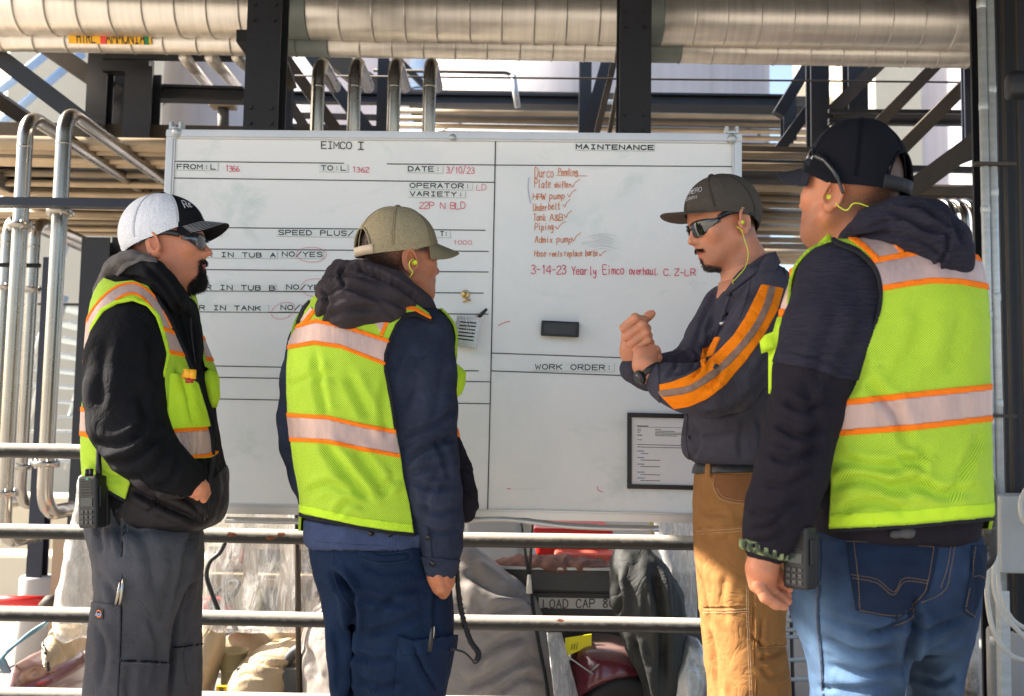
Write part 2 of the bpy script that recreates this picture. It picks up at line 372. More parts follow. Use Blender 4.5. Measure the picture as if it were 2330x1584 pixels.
def risL(label, pxt, pyt, pxb, pyb, Y, rpx, back, Yk=None):
    x = P(pxt, pyt, Y)[0]; zt = P(pxt, pyt+rpx, Y)[2]; zb = P(pxb, pyb, Y)[2]; r = rpx*Y/FPX
    t = thing('steel_pipe', (x, Y, zb), label, 'pipe')
    mb = MB(); mb.tube(bent([(x, Y+.35, zb), (x, Y, zb), (x, Y, zt), (x, Y+back, zt)], .11, 9), r, 20); mb.obj('riser', M_inox, t)
    V, F = lathe_vf((x, Y, 0), [(r, zt-.16), (r*1.05, zt-.158), (r*1.05, zt-.15), (r, zt-.148)], 20); mb = MB(); mb.add(V, F[:-2]); mb.obj('weld', M_inox, t)
    flange(t, x, Y, zb+.2, r); flange(t, x, Y, zb+.2+.62*(zt-zb), r)
risL('thick shiny pipe at the left edge bending back below the brace', 62, 242, 15, 1235, 4.4, 17, 2.4)
risL('thick shiny pipe second from the left edge with a high bend', 150, 232, 108, 1170, 4.3, 17.5, 2.2)
risL('duller pipe behind the leftmost thick pipe', 22, 480, -12, 1150, 5.6, 13, 1.5)
risL('duller pipe between the two thick left pipes', 82, 488, 58, 1150, 5.6, 13, 1.5)

# ---- racks of parallel tubes overhead (counted, each its own part)
def rack(label, x0, x1, rows, m=None, r=.03):
    zc = rows[0][1]; t = thing('pipe_rack', ((x0+(x1(5.5) if callable(x1) else x1))/2, rows[0][0], zc), label, 'pipe rack'); proto = {}
    for (y, z, rr) in rows:
        if callable(x1c_ := x1) or rr not in proto:
            xe = x1(y) if callable(x1) else x1
            mb = MB(); mb.tube([(x0, y, z), (x0+(xe-x0)*.33, y, z), (x0+(xe-x0)*.66, y, z), (xe, y, z)], rr, 12); proto[rr] = (mb.obj('tube', m or M_tube, t), y, z)
        else:
            o, yy, zz = proto[rr]; copyobj(o, (random.uniform(-.05, .05), y-yy, z-zz), t)
    return t
zr = P(200, 322, 5.0)[2]
rows = [(5.0+i*.088, zr-.02+random.uniform(-.008, .008), .036 if i == 0 else .026) for i in range(5)]
rows += [(5.5+i*.10, zr-.05-.035*(i % 2)+random.uniform(-.008, .008), .021) for i in range(10)]
rk1 = rack('near layer of tan tubes overhead behind the man in the black and white cap', -3.4, P(470, 330, 5.0)[0]+.3, rows)
zr2 = P(200, 478, 6.9)[2]
rows = [(6.8+i*.115, zr2-.04*(i % 2)+random.uniform(-.01, .01), .022) for i in range(9)]
rk1b = rack('far layer of tan tubes overhead at the left', -4.6, 1.0, rows)
for yy in (5.45, 6.6):
    mb = MB(); mb.box((-3.6, yy-.04, zr+.02), (-.9, yy+.04, zr+.12)); mb.obj('cross_beam', M_steel, rk1, smooth=False)
zr3 = P(1750, 355, 5.3)[2]
rows = [(5.3+i*.105, zr3-(.0 if i < 3 else .07)-.035*(i % 2)+random.uniform(-.008, .008), .021) for i in range(18)]
rk2 = rack('tan tubes overhead between the whiteboard and the man in the black cap', X(1500, 5.3), lambda y: P(1878, 400, y)[0], rows)
rows = [(7.3+i*.09, P(1750, 560, 7.3)[2]-.04*(i % 2)+random.uniform(-.01, .01), .022) for i in range(7)]
rack('low tan tubes far behind the man in sunglasses', .9, lambda y: P(1878, 560, y)[0], rows)
z4 = P(1100, 250, 8.0)[2]
rows = [(8.0+i*.10, z4-.02-.03*i, .022) for i in range(5)]
rk3 = rack('bundle of tan tubes seen just above the whiteboard', -1.0, lambda y: P(1860, 250, y)[0], rows)
mb = MB(); mb.tube([(-1.3, 7.9, z4+.05), (P(1782, 250, 7.9)[0], 7.9, z4+.05)], .02, 10); mb.obj('tube', M_galv, rk3)

# ---- dark plates added over the racks so the tube gaps look dark
for (x0_, x1_, y0_, y1_, z_, lb) in ((-3.4, -.9, 5.42, 6.7, zr+.13, 'near dark plate added above the left tubes to darken their gaps'), (-4.4, .9, 6.75, 7.9, zr2+.06, 'far dark plate added above the left tubes to darken their gaps'), (.75, 1.75, 5.6, 7.3, zr3+.05, 'dark plate added above the tubes right of the whiteboard to darken their gaps'), (-.9, 2.4, 8.0, 8.6, z4+.07, 'dark plate added above the tube bundle over the whiteboard to darken its gaps')):
    t_ = thing('dark_backing', ((x0_+x1_)/2, (y0_+y1_)/2, z_), lb, 'backing plate')
    mb = MB(); mb.box((x0_, y0_, z_), (x1_, y1_, z_+.012)); mb.obj('backing_floor', M_steel, t_, smooth=False)
    for yy in (y0_, y1_): mb = MB(); mb.box((x0_, yy-.005 if yy == y0_ else yy, z_+.0125), (x1_, yy if yy == y0_ else yy+.005, z_+.09)); mb.obj('backing_side', M_brown, t_, smooth=False)
# ---- steelwork behind
def bar(t, pa, pb, wpx, Y, Y1=None, m=None, name='beam', dep=None, kind='box'):
    a = P(pa[0], pa[1], Y); b = P(pb[0], pb[1], Y1 or Y); w_ = wpx*Y/FPX; d_ = dep or w_
    ax = (b-a)/np.linalg.norm(b-a); side = np.cross(ax, (0, 1, 0)); side /= np.linalg.norm(side)
    mb = MB()
    if kind == 'box':
        dn = np.cross(side, ax); V = [p+side*s*w_/2+dn*q*d_/2 for p in (a, b) for s in (-1, 1) for q in (-1, 1)]
        mb.add(V, [(0, 1, 3, 2), (4, 6, 7, 5), (0, 4, 5, 1), (2, 3, 7, 6), (0, 2, 6, 4), (1, 5, 7, 3)])
    elif kind == 'L':
        dn = np.cross(side, ax); tt = .012
        for (s0, s1, q0, q1) in ((-w_/2, w_/2, -d_/2, -d_/2+tt), (-w_/2, -w_/2+tt, -d_/2+tt, d_/2)):
            V = [p+side*s+dn*q for p in (a, b) for s in (s0, s1) for q in (q0, q1)]
            mb.add(V, [(0, 1, 3, 2), (4, 6, 7, 5), (0, 4, 5, 1), (2, 3, 7, 6), (0, 2, 6, 4), (1, 5, 7, 3)])
    else: ibeam(mb, a, b, d_, w_, .014, .012, side=(0, 1, 0))
    return mb.obj(name, m or M_steel, t, smooth=False)
def vcol(t, px, py0, py1, wpx, Y, m=None, name='column'):
    a = P(px, (py0+py1)/2, Y); w_ = wpx*Y/FPX; z0, z1 = P(px, py1, Y)[2], P(px, py0, Y)[2]
    mb = MB(); ibeam(mb, (a[0], Y+w_/2, z0), (a[0], Y+w_/2, z1), w_, w_, .014, .012, side=(1, 0, 0)); return mb.obj(name, m or M_steel, t, smooth=False)
sfL = thing('steelwork', P(200, 300, 5.4), 'black steel frame of columns and slanting braces at the upper left', 'steel frame')
vcol(sfL, 218, 118, 318, 46, 5.35); vcol(sfL, 312, 150, 318, 64, 5.3); vcol(sfL, 268, 118, 318, 40, 5.6, name='column')
bar(sfL, (236, 128), (560, 133), 14, 5.2); bar(sfL, (342, 212), (556, 218), 34, 5.5, kind='I')
bar(sfL, (-30, 108), (222, 300), 40, 5.05, m=M_steel, name='brace'); bar(sfL, (85, 92), (262, 212), 40, 5.5, m=M_brown, name='brace')
bar(sfL, (-60, 190), (130, 318), 34, 5.3, 6.2, m=M_brown, name='brace'); bar(sfL, (150, 250), (262, 322), 22, 5.3, 6.0, m=M_brown, name='brace')
bar(sfL, (-20, 350), (160, 470), 40, 5.4, 6.8, name='brace'); bar(sfL, (-20, 400), (100, 470), 30, 5.4, 6.8, m=M_brown, name='brace')
bar(sfL, (238, 150), (345, 152), 34, 5.35)
bmL = thing('steel_beam', P(150, 462, 4.15), 'slim blue-black beam crossing in front of the left risers', 'beam')
a = P(-150, 460, 4.15); b = P(330, 465, 4.15); mb = MB(); mb.box((a[0], 4.1, a[2]-.017), (b[0], 4.16, a[2]+.017)); mb.obj('bar', M_steelb, bmL, smooth=False)
a = P(0, 603, 5.2)
o = MB(); o.tube([(-3.5, 5.2, a[2]), (P(92, 603, 5.2)[0], 5.2, a[2])], .012, 8); tag(o.obj('thin_pipe', M_steel), 'thin dark pipe crossing low behind the left risers', 'pipe')
o = MB(); a = P(0, 690, 8.2); o.tube([(-5, 8.2, a[2]), (-2.8, 8.2, a[2])], .012, 8); tag(o.obj('thin_pipe', M_steel), 'thin dark line along the pale wall at the left', 'pipe')
def footed(label, px, py0, py1, wpx, Y, m, foot=True):
    z0 = 0; a = P(px, (py0+py1)/2, Y); w_ = wpx*Y/FPX; t = thing('steel_column', (a[0], Y, 0), label, 'steel column')
    z1 = P(px, py0, Y)[2]; zf = .42 if foot else 0
    mb = MB(); ibeam(mb, (a[0], Y+w_/2, zf), (a[0], Y+w_/2, z1), w_, w_*1.1, .012, .01, side=(1, 0, 0)); mb.obj('shaft', m, t, smooth=False)
    if foot:
        V, F = lathe_vf((a[0], Y+.05, 0), [(.085, 0), (.085, zf-.01), (.08, zf)], 24); mb = MB(); mb.add(V, F); mb.obj('footing', M_creamd, t)
    return t
footed('blue-black column on a round concrete footing between the left pipes', 96, 585, 1300, 33, 5.0, M_steelb)
footed('wide black column just left of the man in the black and white cap', 204, 540, 1150, 64, 5.7, M_steel, False)
footed('black column beside the wide one, behind the white cap', 268, 540, 1150, 54, 5.9, M_steel, False)
sfM = thing('steelwork', P(1000, 300, 6.5), 'dark steel frame behind the risers and above the whiteboard', 'steel frame')
vcol(sfM, 870, 130, 318, 26, 5.9); bar(sfM, (640, 222), (1318, 230), 24, 6.5, kind='I'); bar(sfM, (1470, 228), (1782, 232), 28, 6.5, kind='I')
vcol(sfM, 1332, 130, 318, 28, 6.3); vcol(sfM, 655, 165, 318, 18, 5.3, M_steelb)
bar(sfM, (640, 120), (790, 330), 26, 5.6, name='brace', m=M_brown); bar(sfM, (690, 100), (860, 330), 30, 6.2, name='brace')
bar(sfM, (640, 205), (720, 330), 22, 6.0, name='brace', m=M_brown); bar(sfM, (1400, 130), (1352, 330), 14, 5.6, m=M_brown, name='brace')
bar(sfM, (1388, 130), (1330, 330), 34, 6.0, name='brace'); bar(sfM, (1405, 200), (1382, 330), 10, 5.2, m=M_brown, name='brace')
bar(sfM, (640, 130), (664, 200), 22, 5.2, name='brace', m=M_brown); vcol(sfM, 1798, 225, 318, 30, 6.4)
bar(sfM, (742, 118), (862, 212), 44, 6.8, name='brace', m=M_brown); bar(sfM, (900, 130), (1010, 240), 14, 6.6, name='brace'); bar(sfM, (640, 262), (862, 268), 12, 6.9, m=M_brown); bar(sfM, (640, 290), (862, 296), 16, 7.1, name='beam')
sfR = thing('steelwork', P(2000, 300, 5.6), 'black truss of slanting braces above the man in the black cap', 'steel frame')
for (a_, b_, w_, Y, m) in (((1770, 262), (1856, 120), 26, 6.0, M_steel), ((1770, 345), (1860, 222), 24, 6.0, M_steel), ((1885, 262), (2024, 122), 30, 5.8, M_brown),
        ((1930, 352), (2158, 118), 27, 5.6, M_brown), ((2000, 390), (2250, 140), 30, 5.5, M_brown), ((2040, 455), (2255, 296), 44, 5.0, M_brown), ((2085, 405), (2240, 345), 16, 5.2, M_steel)):
    bar(sfR, a_, b_, w_, Y, m=m, name='brace', kind='L' if w_ > 40 else 'box')
vcol(sfR, 1867, 130, 420, 43, 5.7); vcol(sfR, 1954, 125, 420, 46, 5.9); vcol(sfR, 2206, 130, 330, 21, 5.3, M_steelb)
bar(sfR, (1885, 253), (2245, 256), 9, 5.6); bar(sfR, (1885, 277), (2245, 280), 14, 5.6, kind='I'); bar(sfR, (1885, 265), (2245, 268), 10, 5.8, m=M_brown)
bar(sfR, (2050, 384), (2245, 388), 14, 5.6); bar(sfR, (2180, 585), (2245, 548), 22, 5.6, name='brace')
rows = [(5.3+i*.09, P(2150, 432, 5.3)[2]-.012*i, .03) for i in range(4)]
rack('short dull tubes behind the hood of the man in the black cap', P(2040, 430, 5.3)[0], P(2250, 430, 5.3)[0], rows, M_brown)
for px, lb in ((2170, 'left small bent pipe beyond the dark hood'), (2196, 'middle small bent pipe beyond the dark hood'), (2220, 'right small bent pipe beyond the dark hood')):
    riser(lb, px, 440, px, 900, 5.0, 9, .9, m=M_inox, rx=-.2)
# cable and small sprinkler pipe
o = MB(); a, b = P(640, 172, 5.5), P(2240, 188, 5.5); o.tube([a, b], .006, 6); tag(o.obj('cable', M_brown), 'thin cable stretched under the silver pipes', 'cable')
o = MB(); o.tube(bent([P(850, 160, 6), P(1166, 166, 6), P(1178, 244, 6)], .05, 5), .011, 8); tag(o.obj('sprinkler_pipe', M_brown), 'thin pipe with a drop leg above the middle of the whiteboard', 'pipe')
o = MB(); o.tube([P(1167, 172, 5.99), P(1178, 244, 5.99)], .02, 10); tag(o.obj('hanging_fitting', M_galv), 'white drop fitting above the middle of the whiteboard', 'fitting')
vq = thing('valve', P(505, 240, 6.2), 'pale valve post seen under the silver pipe at the left', 'valve')
mb = MB(); mb.tube([P(508, 330, 6.2), P(508, 246, 6.2)], .036, 12); mb.obj('stem', M_brown, vq)
mb = MB(); a = P(508, 240, 6.2); mb.bbox(a-[.08, .05, .02], a+[.08, .05, .02], .008); mb.obj('plate', M_tube, vq)
for (pa, pb, r_, lb) in (((420, 130), (480, 205), 14, 'left short diagonal insulated pipe under the silver pipes'), ((480, 130), (540, 200), 15, 'middle short diagonal insulated pipe under the silver pipes'), ((540, 130), (590, 180), 14, 'right short diagonal insulated pipe behind the left column')):
    o = MB(); o.tube([P(pa[0], pa[1], 5.0), P(pb[0], pb[1], 6.4)], r_*5/FPX, 14); tag(o.obj('diagonal_pipe', M_alu), lb, 'pipe')

# ---- far: tanks, pale buildings, stairs
def tank(label, pxl, pxr, Y, h, name='storage_tank', m=None):
    xl, xr = P(pxl, 400, Y)[0], P(pxr, 400, Y)[0]; r = (xr-xl)/2; c = (xl+xr)/2
    t = thing(name, (c, Y+r*.4, 0), label, 'tank'); n = 64; k = 6
    for i in range(k):
        z0, z1 = h*i/k, h*(i+1)/k; V, F = lathe_vf((c, Y+r*.4, 0), [(r, z0+.01), (r, z1-.02), (r-.02, z1)], n); mb = MB(); mb.add(V, F[:-2]); mb.obj('shell_ring', m or M_tank, t)
    V, F = lathe_vf((c, Y+r*.4, 0), [(r, h), (r*.5, h+.8), (.05, h+1.2)], n); mb = MB(); mb.add(V, F); mb.obj('roof', m or M_tank, t); return t
tank('very wide pale lavender tank seen behind the middle steelwork', 945, 1782, 18, 13)
tank('pale tank behind the left column and valve', 345, 640, 15, 12)
tank('dull lavender tank behind the four risers', 560, 1010, 26, 17)
tank('pale blue slim tank behind the risers', 925, 978, 12, 8, m=mat('blue_tank', (.42, .55, .72), .6, var=.1))
tank('lavender tank at the far right behind the truss', 2135, 2420, 15, 12)
def wall(label, name, c, sx, sy, h, rz, m, wins=()):
    t = thing(name, (c[0], c[1], 0), label, 'building'); rot = np.array(Matrix.Rotation(rz, 3, 'Z'))
    mb = MB(); mb.box((c[0]-sx/2, c[1]-sy/2, 0), (c[0]+sx/2, c[1]+sy/2, h), rot, (c[0], c[1], 0)); mb.obj('wall', m, t, smooth=False)
    mb = MB(); mb.box((c[0]-sx/2-.1, c[1]-sy/2-.1, h+.002), (c[0]+sx/2+.1, c[1]+sy/2+.1, h+.3), rot, (c[0], c[1], 0)); mb.obj('roof', M_creamd, t, smooth=False)
    for (u, z, w_, hh) in wins:
        mb = MB(); mb.box((c[0]+u-w_/2, c[1]-sy/2-.04, z), (c[0]+u+w_/2, c[1]-sy/2-.003, z+hh), rot, (c[0], c[1], 0)); mb.obj('window', M_steelb, t, smooth=False)
    return t
bR = P(2040, 300, 22)
wall('sunlit cream building between the truss braces at the right', 'cream_building', (bR[0]+.3, 24), 2.6, 3, 14, R(-62), M_cream, [(0, 6, .8, 1.0)])
bL = P(60, 500, 13)
wall('sunlit pale building behind the left pipes with stairs', 'pale_building', (bL[0]-1.8, 14.4), 7.5, 2, 11, R(-38), M_cream, [(1.6, 3.2, .7, 1.2), (-1.5, 3.2, .7, 1.2)])
tB = P(1930, 200, 30)
tr = thing('autumn_tree', (tB[0], 30, 0), 'orange leafed tree beside the blue sky gap', 'tree')
mb = MB(); mb.tube(spline([(tB[0], 30, 0), (tB[0]+.1, 30, 4), (tB[0]-.1, 30, 8), (tB[0], 30, 11)], 5), np.linspace(.25, .06, 16), 10); mb.obj('trunk', M_brown, tr)
q = RNG.normal(0, 1, (2600, 3))*[.5, .6, 2.0]+[tB[0]+.1, 30, 9.6]; V = []; F = []
for i, c in enumerate(q):
    a_ = RNG.normal(0, 1, 3); b_ = RNG.normal(0, 1, 3); a_ *= .09/np.linalg.norm(a_); b_ *= .09/np.linalg.norm(b_); V += [c, c+a_, c+b_]; F.append((3*i, 3*i+1, 3*i+2))
mobj('crown', V, F, mat('orange_leaves', (.42, .16, .03), .8, var=.4, vscale=2), tr)
st = thing('outdoor_stairs', P(130, 900, 9), 'grey metal outdoor stairs slanting up behind the left pipes', 'stairs')
for k in range(11):
    a = P(100+k*9, 1050-k*34, 9.0); mb = MB(); mb.box(a-[.14, .5, .012], a+[.14, .5, .012]); mb.obj('step', M_galv, st, smooth=False)
for dy in (-.5, .5):
    a = P(95, 1075, 9)+[0, dy, 0]; b = P(205, 690, 9)+[0, dy, 0]; mb = MB(); mb.tube([a, b], .03, 8); mb.obj('stringer', M_galv, st)
    mb = MB(); mb.tube([a+[0, 0, .5], b+[0, 0, .5]], .022, 8); mb.obj('handrail', M_galv, st)
for (pa, pb) in (((0, 205), (110, 118)), ((0, 285), (150, 150))):
    o = MB(); o.tube([P(pa[0]-40, pa[1]+32, 9), P(pb[0]+40, pb[1]-30, 9)], .04, 8); tag(o.obj('slanting_pipe', M_blue), 'pale blue slanting pipe on the sunlit wall, '+('upper' if pa[1] < 250 else 'lower')+' one', 'pipe')
# low pale kerbs and plinth behind the rail at the left
for (y0, y1, z, lb) in ((6.4, 6.7, .34, 'nearer cream concrete kerb at the far left'), (7.6, 8.0, .62, 'farther cream concrete kerb at the far left')):
    mb = MB(); mb.bbox((-5.5, y0, 0), (-1.6, y1, z), .02); tag(mb.obj('kerb', M_cream, smooth=False), lb, 'kerb')
mb = MB(); mb.bbox((-1.3, 8.4, 0), (3.0, 8.7, 1.15), .02); tag(mb.obj('low_wall', M_creamd, smooth=False), 'grey concrete low wall behind the carts', 'wall')

# ---- right edge: galvanised conduits, black column, cabinet, hoses
for k, (px, lb) in enumerate(((2241, 'left one of the two galvanised conduits at the right edge'), (2260, 'right one of the two galvanised conduits at the right edge'))):
    a = P(px, 400, 3.9); t = thing('conduit', (a[0], 3.9, 0), lb, 'pipe', 'galvanised conduits at the right edge')
    mb = MB(); mb.tube([(a[0], 3.9, .05), (a[0], 3.9, 3.5)], .0165, 16); mb.obj('pipe_run', M_galv, t)
    for z in np.arange(.4+.07*k, 3.4, .42):
        V, F = lathe_vf((a[0], 3.9, z), [(.0165, 0), (.0185, .003), (.0185, .028), (.0165, .031)], 16); mb = MB(); mb.add(V, F[:-2]); mb.obj('coupling', M_galv, t)
xr = P(2274, 400, 4.0)[0]
ct = thing('steel_column', (xr+.2, 4.1, 0), 'big black steel column filling the right edge', 'steel column')
mb = MB(); ibeam(mb, (xr+.16, 4.14, 0), (xr+.16, 4.14, 3.5), .3, .24, .016, .012, side=(1, 0, 0)); mb.obj('shaft', M_steel, ct, smooth=False)
for k in (0, .055): 
    mb = MB(); mb.tube([(xr+.02+k, 3.99, .06), (xr+.02+k, 3.99, 3.5)], .007, 8); mb.obj('cable', M_brown, ct)
for py in (372, 946):
    a = P(2255, py, 3.87); mb = MB(); mb.box(a-[.06, .004, .006], a+[.10, .03, .006]); o = mb.obj('pipe_clamp', M_brown, None, smooth=False)
    tag(o, ('upper' if py < 500 else 'lower')+' clamp holding the galvanised conduits', 'clamp')
a = P(2322, 195, 3.6); mb = MB(); mb.bbox(a-[.05, .04, .05], a+[.12, .04, .05], .02); tag(mb.obj('junction_box', M_steel), 'dark rounded box on the black column at the right edge', 'box')
gb = thing('grey_cabinet', P(2300, 1560, 3.75), 'grey steel cabinet on a stand at the lower right edge', 'cabinet')
a, b = P(2274, 1128, 3.75), P(2450, 1308, 3.75); mb = MB(); mb.bbox((a[0], 3.75, b[2]), (b[0], 3.95, a[2]), .008); mb.obj('housing', mat('cabinet_paint', (.40, .40, .38), .5, var=.12, vscale=5), gb, smooth=False)
a, b = P(2275, 1310, 3.8), P(2288, 1560, 3.8); mb = MB(); mb.box((a[0], 3.8, 0.02), (a[0]+.035, 3.84, P(0, 1308, 3.75)[2]-.004)); mb.obj('leg', M_galv, gb, smooth=False)
mb = MB(); mb.bbox((a[0]-.06, 3.74, 0), (a[0]+.2, 3.92, .03), .01); mb.obj('base_plate', M_galv, gb, smooth=False)
V, F = lathe_vf((a[0]+.16, 4.05, 0), [(.09, 0), (.09, .42), (.085, .43)], 20); mb = MB(); mb.add(V, F); tag(mb.obj('concrete_pier', M_creamd), 'rough round concrete pier behind the grey cabinet leg', 'pier')
M_hose = mat('white_hose', (.55, .53, .47), .5, var=.12, vscale=12)
for k, (pts, lb) in enumerate((([(2248, 1290), (2246, 1360), (2262, 1440), (2300, 1490), (2345, 1505)], 'lowest loop of cream hose at the lower right edge'),
        ([(2262, 1275), (2262, 1340), (2285, 1400), (2345, 1462)], 'middle loop of cream hose at the lower right edge'),
        ([(2268, 1262), (2274, 1340), (2300, 1405), (2345, 1438)], 'innermost loop of cream hose at the lower right edge'), ([(2345, 1200), (2326, 1180), (2322, 1140), (2335, 1112)], 'short arch of cream hose over the grey cabinet'))):
    o = MB(); o.tube(spline([P(x, y, 3.6+.03*k) for x, y in pts], 8), .0085, 10); tag(o.obj('hose', M_hose), lb, 'hose', 'cream hoses at the right edge')
el = thing('rail_end', P(2200, 1500, 3.0), 'black rounded end loop of a guard rail beside the blue jeans', 'railing')
Yq = 3.0; mb = MB(); mb.tube(bent([P(2120, 1068, Yq), P(2251, 1070, Yq), P(2251, 1290, Yq), P(2120, 1290, Yq)], .05, 8), .0225, 18); mb.obj('loop', M_rail, el)
a = P(2206, 1290, Yq); mb = MB(); mb.tube([(a[0], Yq, 0), (a[0], Yq, a[2])], .0215, 16); mb.obj('post', M_rail, el)
# bolt heads and clip angles on the near columns
for t_, xc, w_ in ((c1, x1c, w1c), (c2, x2c, w2c)):
    for z in (2.55, 3.02):
        for sx in (-1, 1):
            for dz in (-.035, .035): mobj('bolt', *tube_vf([(xc+sx*w_*.3, 4.301, z+dz), (xc+sx*w_*.3, 4.289, z+dz)], .010, 6), M_steel, t_, smooth=False)
# ================================================================ whiteboard
BA, BB = P(381, 293, 3.22), P(1687, 309, 3.16)
BU = BB-BA; BU[2] = 0; BW = np.linalg.norm(BU); BU /= BW; BN = np.array([BU[1], -BU[0], 0])   # BN faces the camera
if BN[1] > 0: BN = -BN
def bp(px, py, off=0.):
    d = ray(px, py); c = np.array([0, 0, CAMZ]); t = (BA+BN*off-c).dot(BN)/d.dot(BN); return c+d*t
ztop = (BA[2]+BB[2])/2; zbot = (bp(650, 1171)[2]+bp(1570, 1190)[2])/2
xl, xr_ = 0., BW
def bpt(u, z, off): return np.array([BA[0], BA[1], 0])+BU*u+BN*off+np.array([0, 0, z])
def bslab(mb, u0, u1, z0, z1, o0, o1, bev=0):
    V = [bpt(u, z, o) for u in (u0, u1) for z in (z0, z1) for o in (o0, o1)]
    return mb.add(V, [(0, 1, 3, 2), (4, 6, 7, 5), (0, 4, 5, 1), (2, 3, 7, 6), (0, 2, 6, 4), (1, 5, 7, 3)])
m = bpy.data.materials.new('whiteboard_enamel'); m.use_nodes = True; M_board = m; t = m.node_tree; L = t.links.new; b = t.nodes['Principled BSDF']
b.inputs['Roughness'].default_value = .32; b.inputs['Specular IOR Level'].default_value = .35
co = NN(t, 'TexCoord'); base = None
prev = (.79, .785, .765, 1)
def layer(t, L, co, prev, col, scale, lo, hi, amt, seed, stretch=(1, 1, 1)):
    mp = NN(t, 'Mapping'); mp.inputs['Location'].default_value = (seed*3.1, seed*1.7, seed); mp.inputs['Scale'].default_value = stretch; L(co.outputs['Object'], mp.inputs[0])
    n = NN(t, 'TexNoise', Scale=scale, Detail=7., Roughness=.65, Distortion=.6); L(mp.outputs[0], n.inputs['Vector'])
    mr = NN(t, 'MapRange'); L(n.outputs['Fac'], mr.inputs[0]); mr.inputs[1].default_value = lo; mr.inputs[2].default_value = hi; mr.inputs[4].default_value = amt
    mx = NN(t, 'Mix', data_type='RGBA'); L(mr.outputs[0], mx.inputs[0])
    if isinstance(prev, tuple): mx.inputs[6].default_value = prev
    else: L(prev, mx.inputs[6])
    mx.inputs[7].default_value = tuple(col)+(1,); return mx.outputs[2]
o_ = layer(t, L, co, prev, (.60, .66, .66), 2.2, .45, .75, .5, 1)
o_ = layer(t, L, co, o_, (.42, .55, .50), 3.2, .58, .80, .75, 2, (1, 1, 1.6))
o_ = layer(t, L, co, o_, (.62, .42, .44), 4.5, .66, .85, .45, 5)
o_ = layer(t, L, co, o_, (.35, .38, .40), 9, .68, .9, .5, 8, (.6, 1, 2.5))
L(o_, b.inputs['Base Color'])
M_frame = mat('anodised_frame', (.60, .58, .55), .38, metal=.6, var=.1, vscale=5, bump=.05, bscale=40)
M_ink = mat('black_tape', (.012, .012, .014), .5, var=.05)
M_strip = mat('label_strip', (.71, .735, .71), .45, var=.08, vscale=20)
M_stripe = mat('label_strip_edge', (.30, .34, .32), .6, var=.2, vscale=20)
M_red = mat('red_marker', (.62, .07, .12), .6, var=.2, vscale=60)
M_pink = mat('pink_marker', (.66, .22, .28), .6, var=.25, vscale=80)
M_org = mat('orange_marker', (.60, .17, .035), .6, var=.2, vscale=60)
wb = thing('whiteboard', bpt(BW/2, zbot, 0), 'big white magnetic board with EIMCO and MAINTENANCE columns and handwriting', 'whiteboard')
fw_ = .030
mb = MB(); bslab(mb, fw_-.004, BW-fw_+.004, zbot+fw_-.004, ztop-fw_+.004, -.014, -.002); mb.obj('writing_panel', M_board, wb, smooth=False)
mb = MB(); bslab(mb, .002, BW-.002, zbot+.002, ztop-.002, -.022, -.0145); mb.obj('back_panel', M_steel, wb, smooth=False)
def fr(u0, u1, z0, z1, horiz):
    mb = MB(); bslab(mb, u0, u1, z0, z1, -.018, .006)
    if horiz: bslab(mb, u0, u1, z0+.006, z1-.006, .006, .011)
    else: bslab(mb, u0+.006, u1-.006, z0, z1, .006, .011)
    return mb.obj('frame', M_frame, wb, smooth=False)
fr(0, BW, ztop-fw_, ztop, True); fr(0, fw_, zbot+fw_+.0005, ztop-fw_-.0005, False); fr(BW-fw_, BW, zbot+fw_+.0005, ztop-fw_-.0005, False)
fr(0, BW, zbot, zbot+fw_, True)
# bent loose tray lip under the board
us = np.linspace(.25, 1.62, 40); V = []; F = []
for i, u in enumerate(us):
    zz = zbot-.022+.022*math.exp(-((u-1.12)/.16)**2); V += [bpt(u, zz+.012, .004), bpt(u, zz+.004, .022), bpt(u, zz-.006, .02), bpt(u, zz-.004, .002)]
    if i: 
        a_ = 4*(i-1); F += [(a_+k, a_+(k+1) % 4, a_+4+(k+1) % 4, a_+4+k) for k in range(4)]
F += [(0, 3, 2, 1), tuple(len(V)-4+k for k in range(4))]
mobj('tray', V, F, M_frame, wb)
def ribbon(mb, pts, hw, off, closed=False):
    pts = np.array(pts, float)
    if len(pts) < 2: return
    # extend ends
    d0 = pts[0]-pts[1]; d1 = pts[-1]-pts[-2]; pts = pts.copy(); pts[0] += d0/(np.linalg.norm(d0)+1e-9)*hw*.6; pts[-1] += d1/(np.linalg.norm(d1)+1e-9)*hw*.6
    T = np.diff(pts, axis=0); T /= np.linalg.norm(T, axis=1)[:, None]+1e-9; Nn = np.c_[-T[:, 1], T[:, 0]]
    W_ = []
    for i in range(len(pts)):
        if i == 0: n = Nn[0]
        elif i == len(pts)-1: n = Nn[-1]
        else:
            n = Nn[i-1]+Nn[i]; l = np.linalg.norm(n); n = Nn[i] if l < .3 else n/l/max(.5, (n/l).dot(Nn[i]))
        W_.append((pts[i]+n*hw, pts[i]-n*hw))
    V = []
    for a_, b_ in W_: V += [bp(a_[0], a_[1], off), bp(b_[0], b_[1], off)]
    mb.add(V, [(2*i, 2*i+1, 2*i+3, 2*i+2) for i in range(len(pts)-1)])
KS = .0125
def hline(x0, y0, x1, y1, hw=1.0, m=None):
    mb = MB(); ribbon(mb, [(x0, y0), (x1, y1)], hw, .0006 if True else 0); mb.obj('ruled_line', m or M_ink, wb, smooth=False)
xL = 391
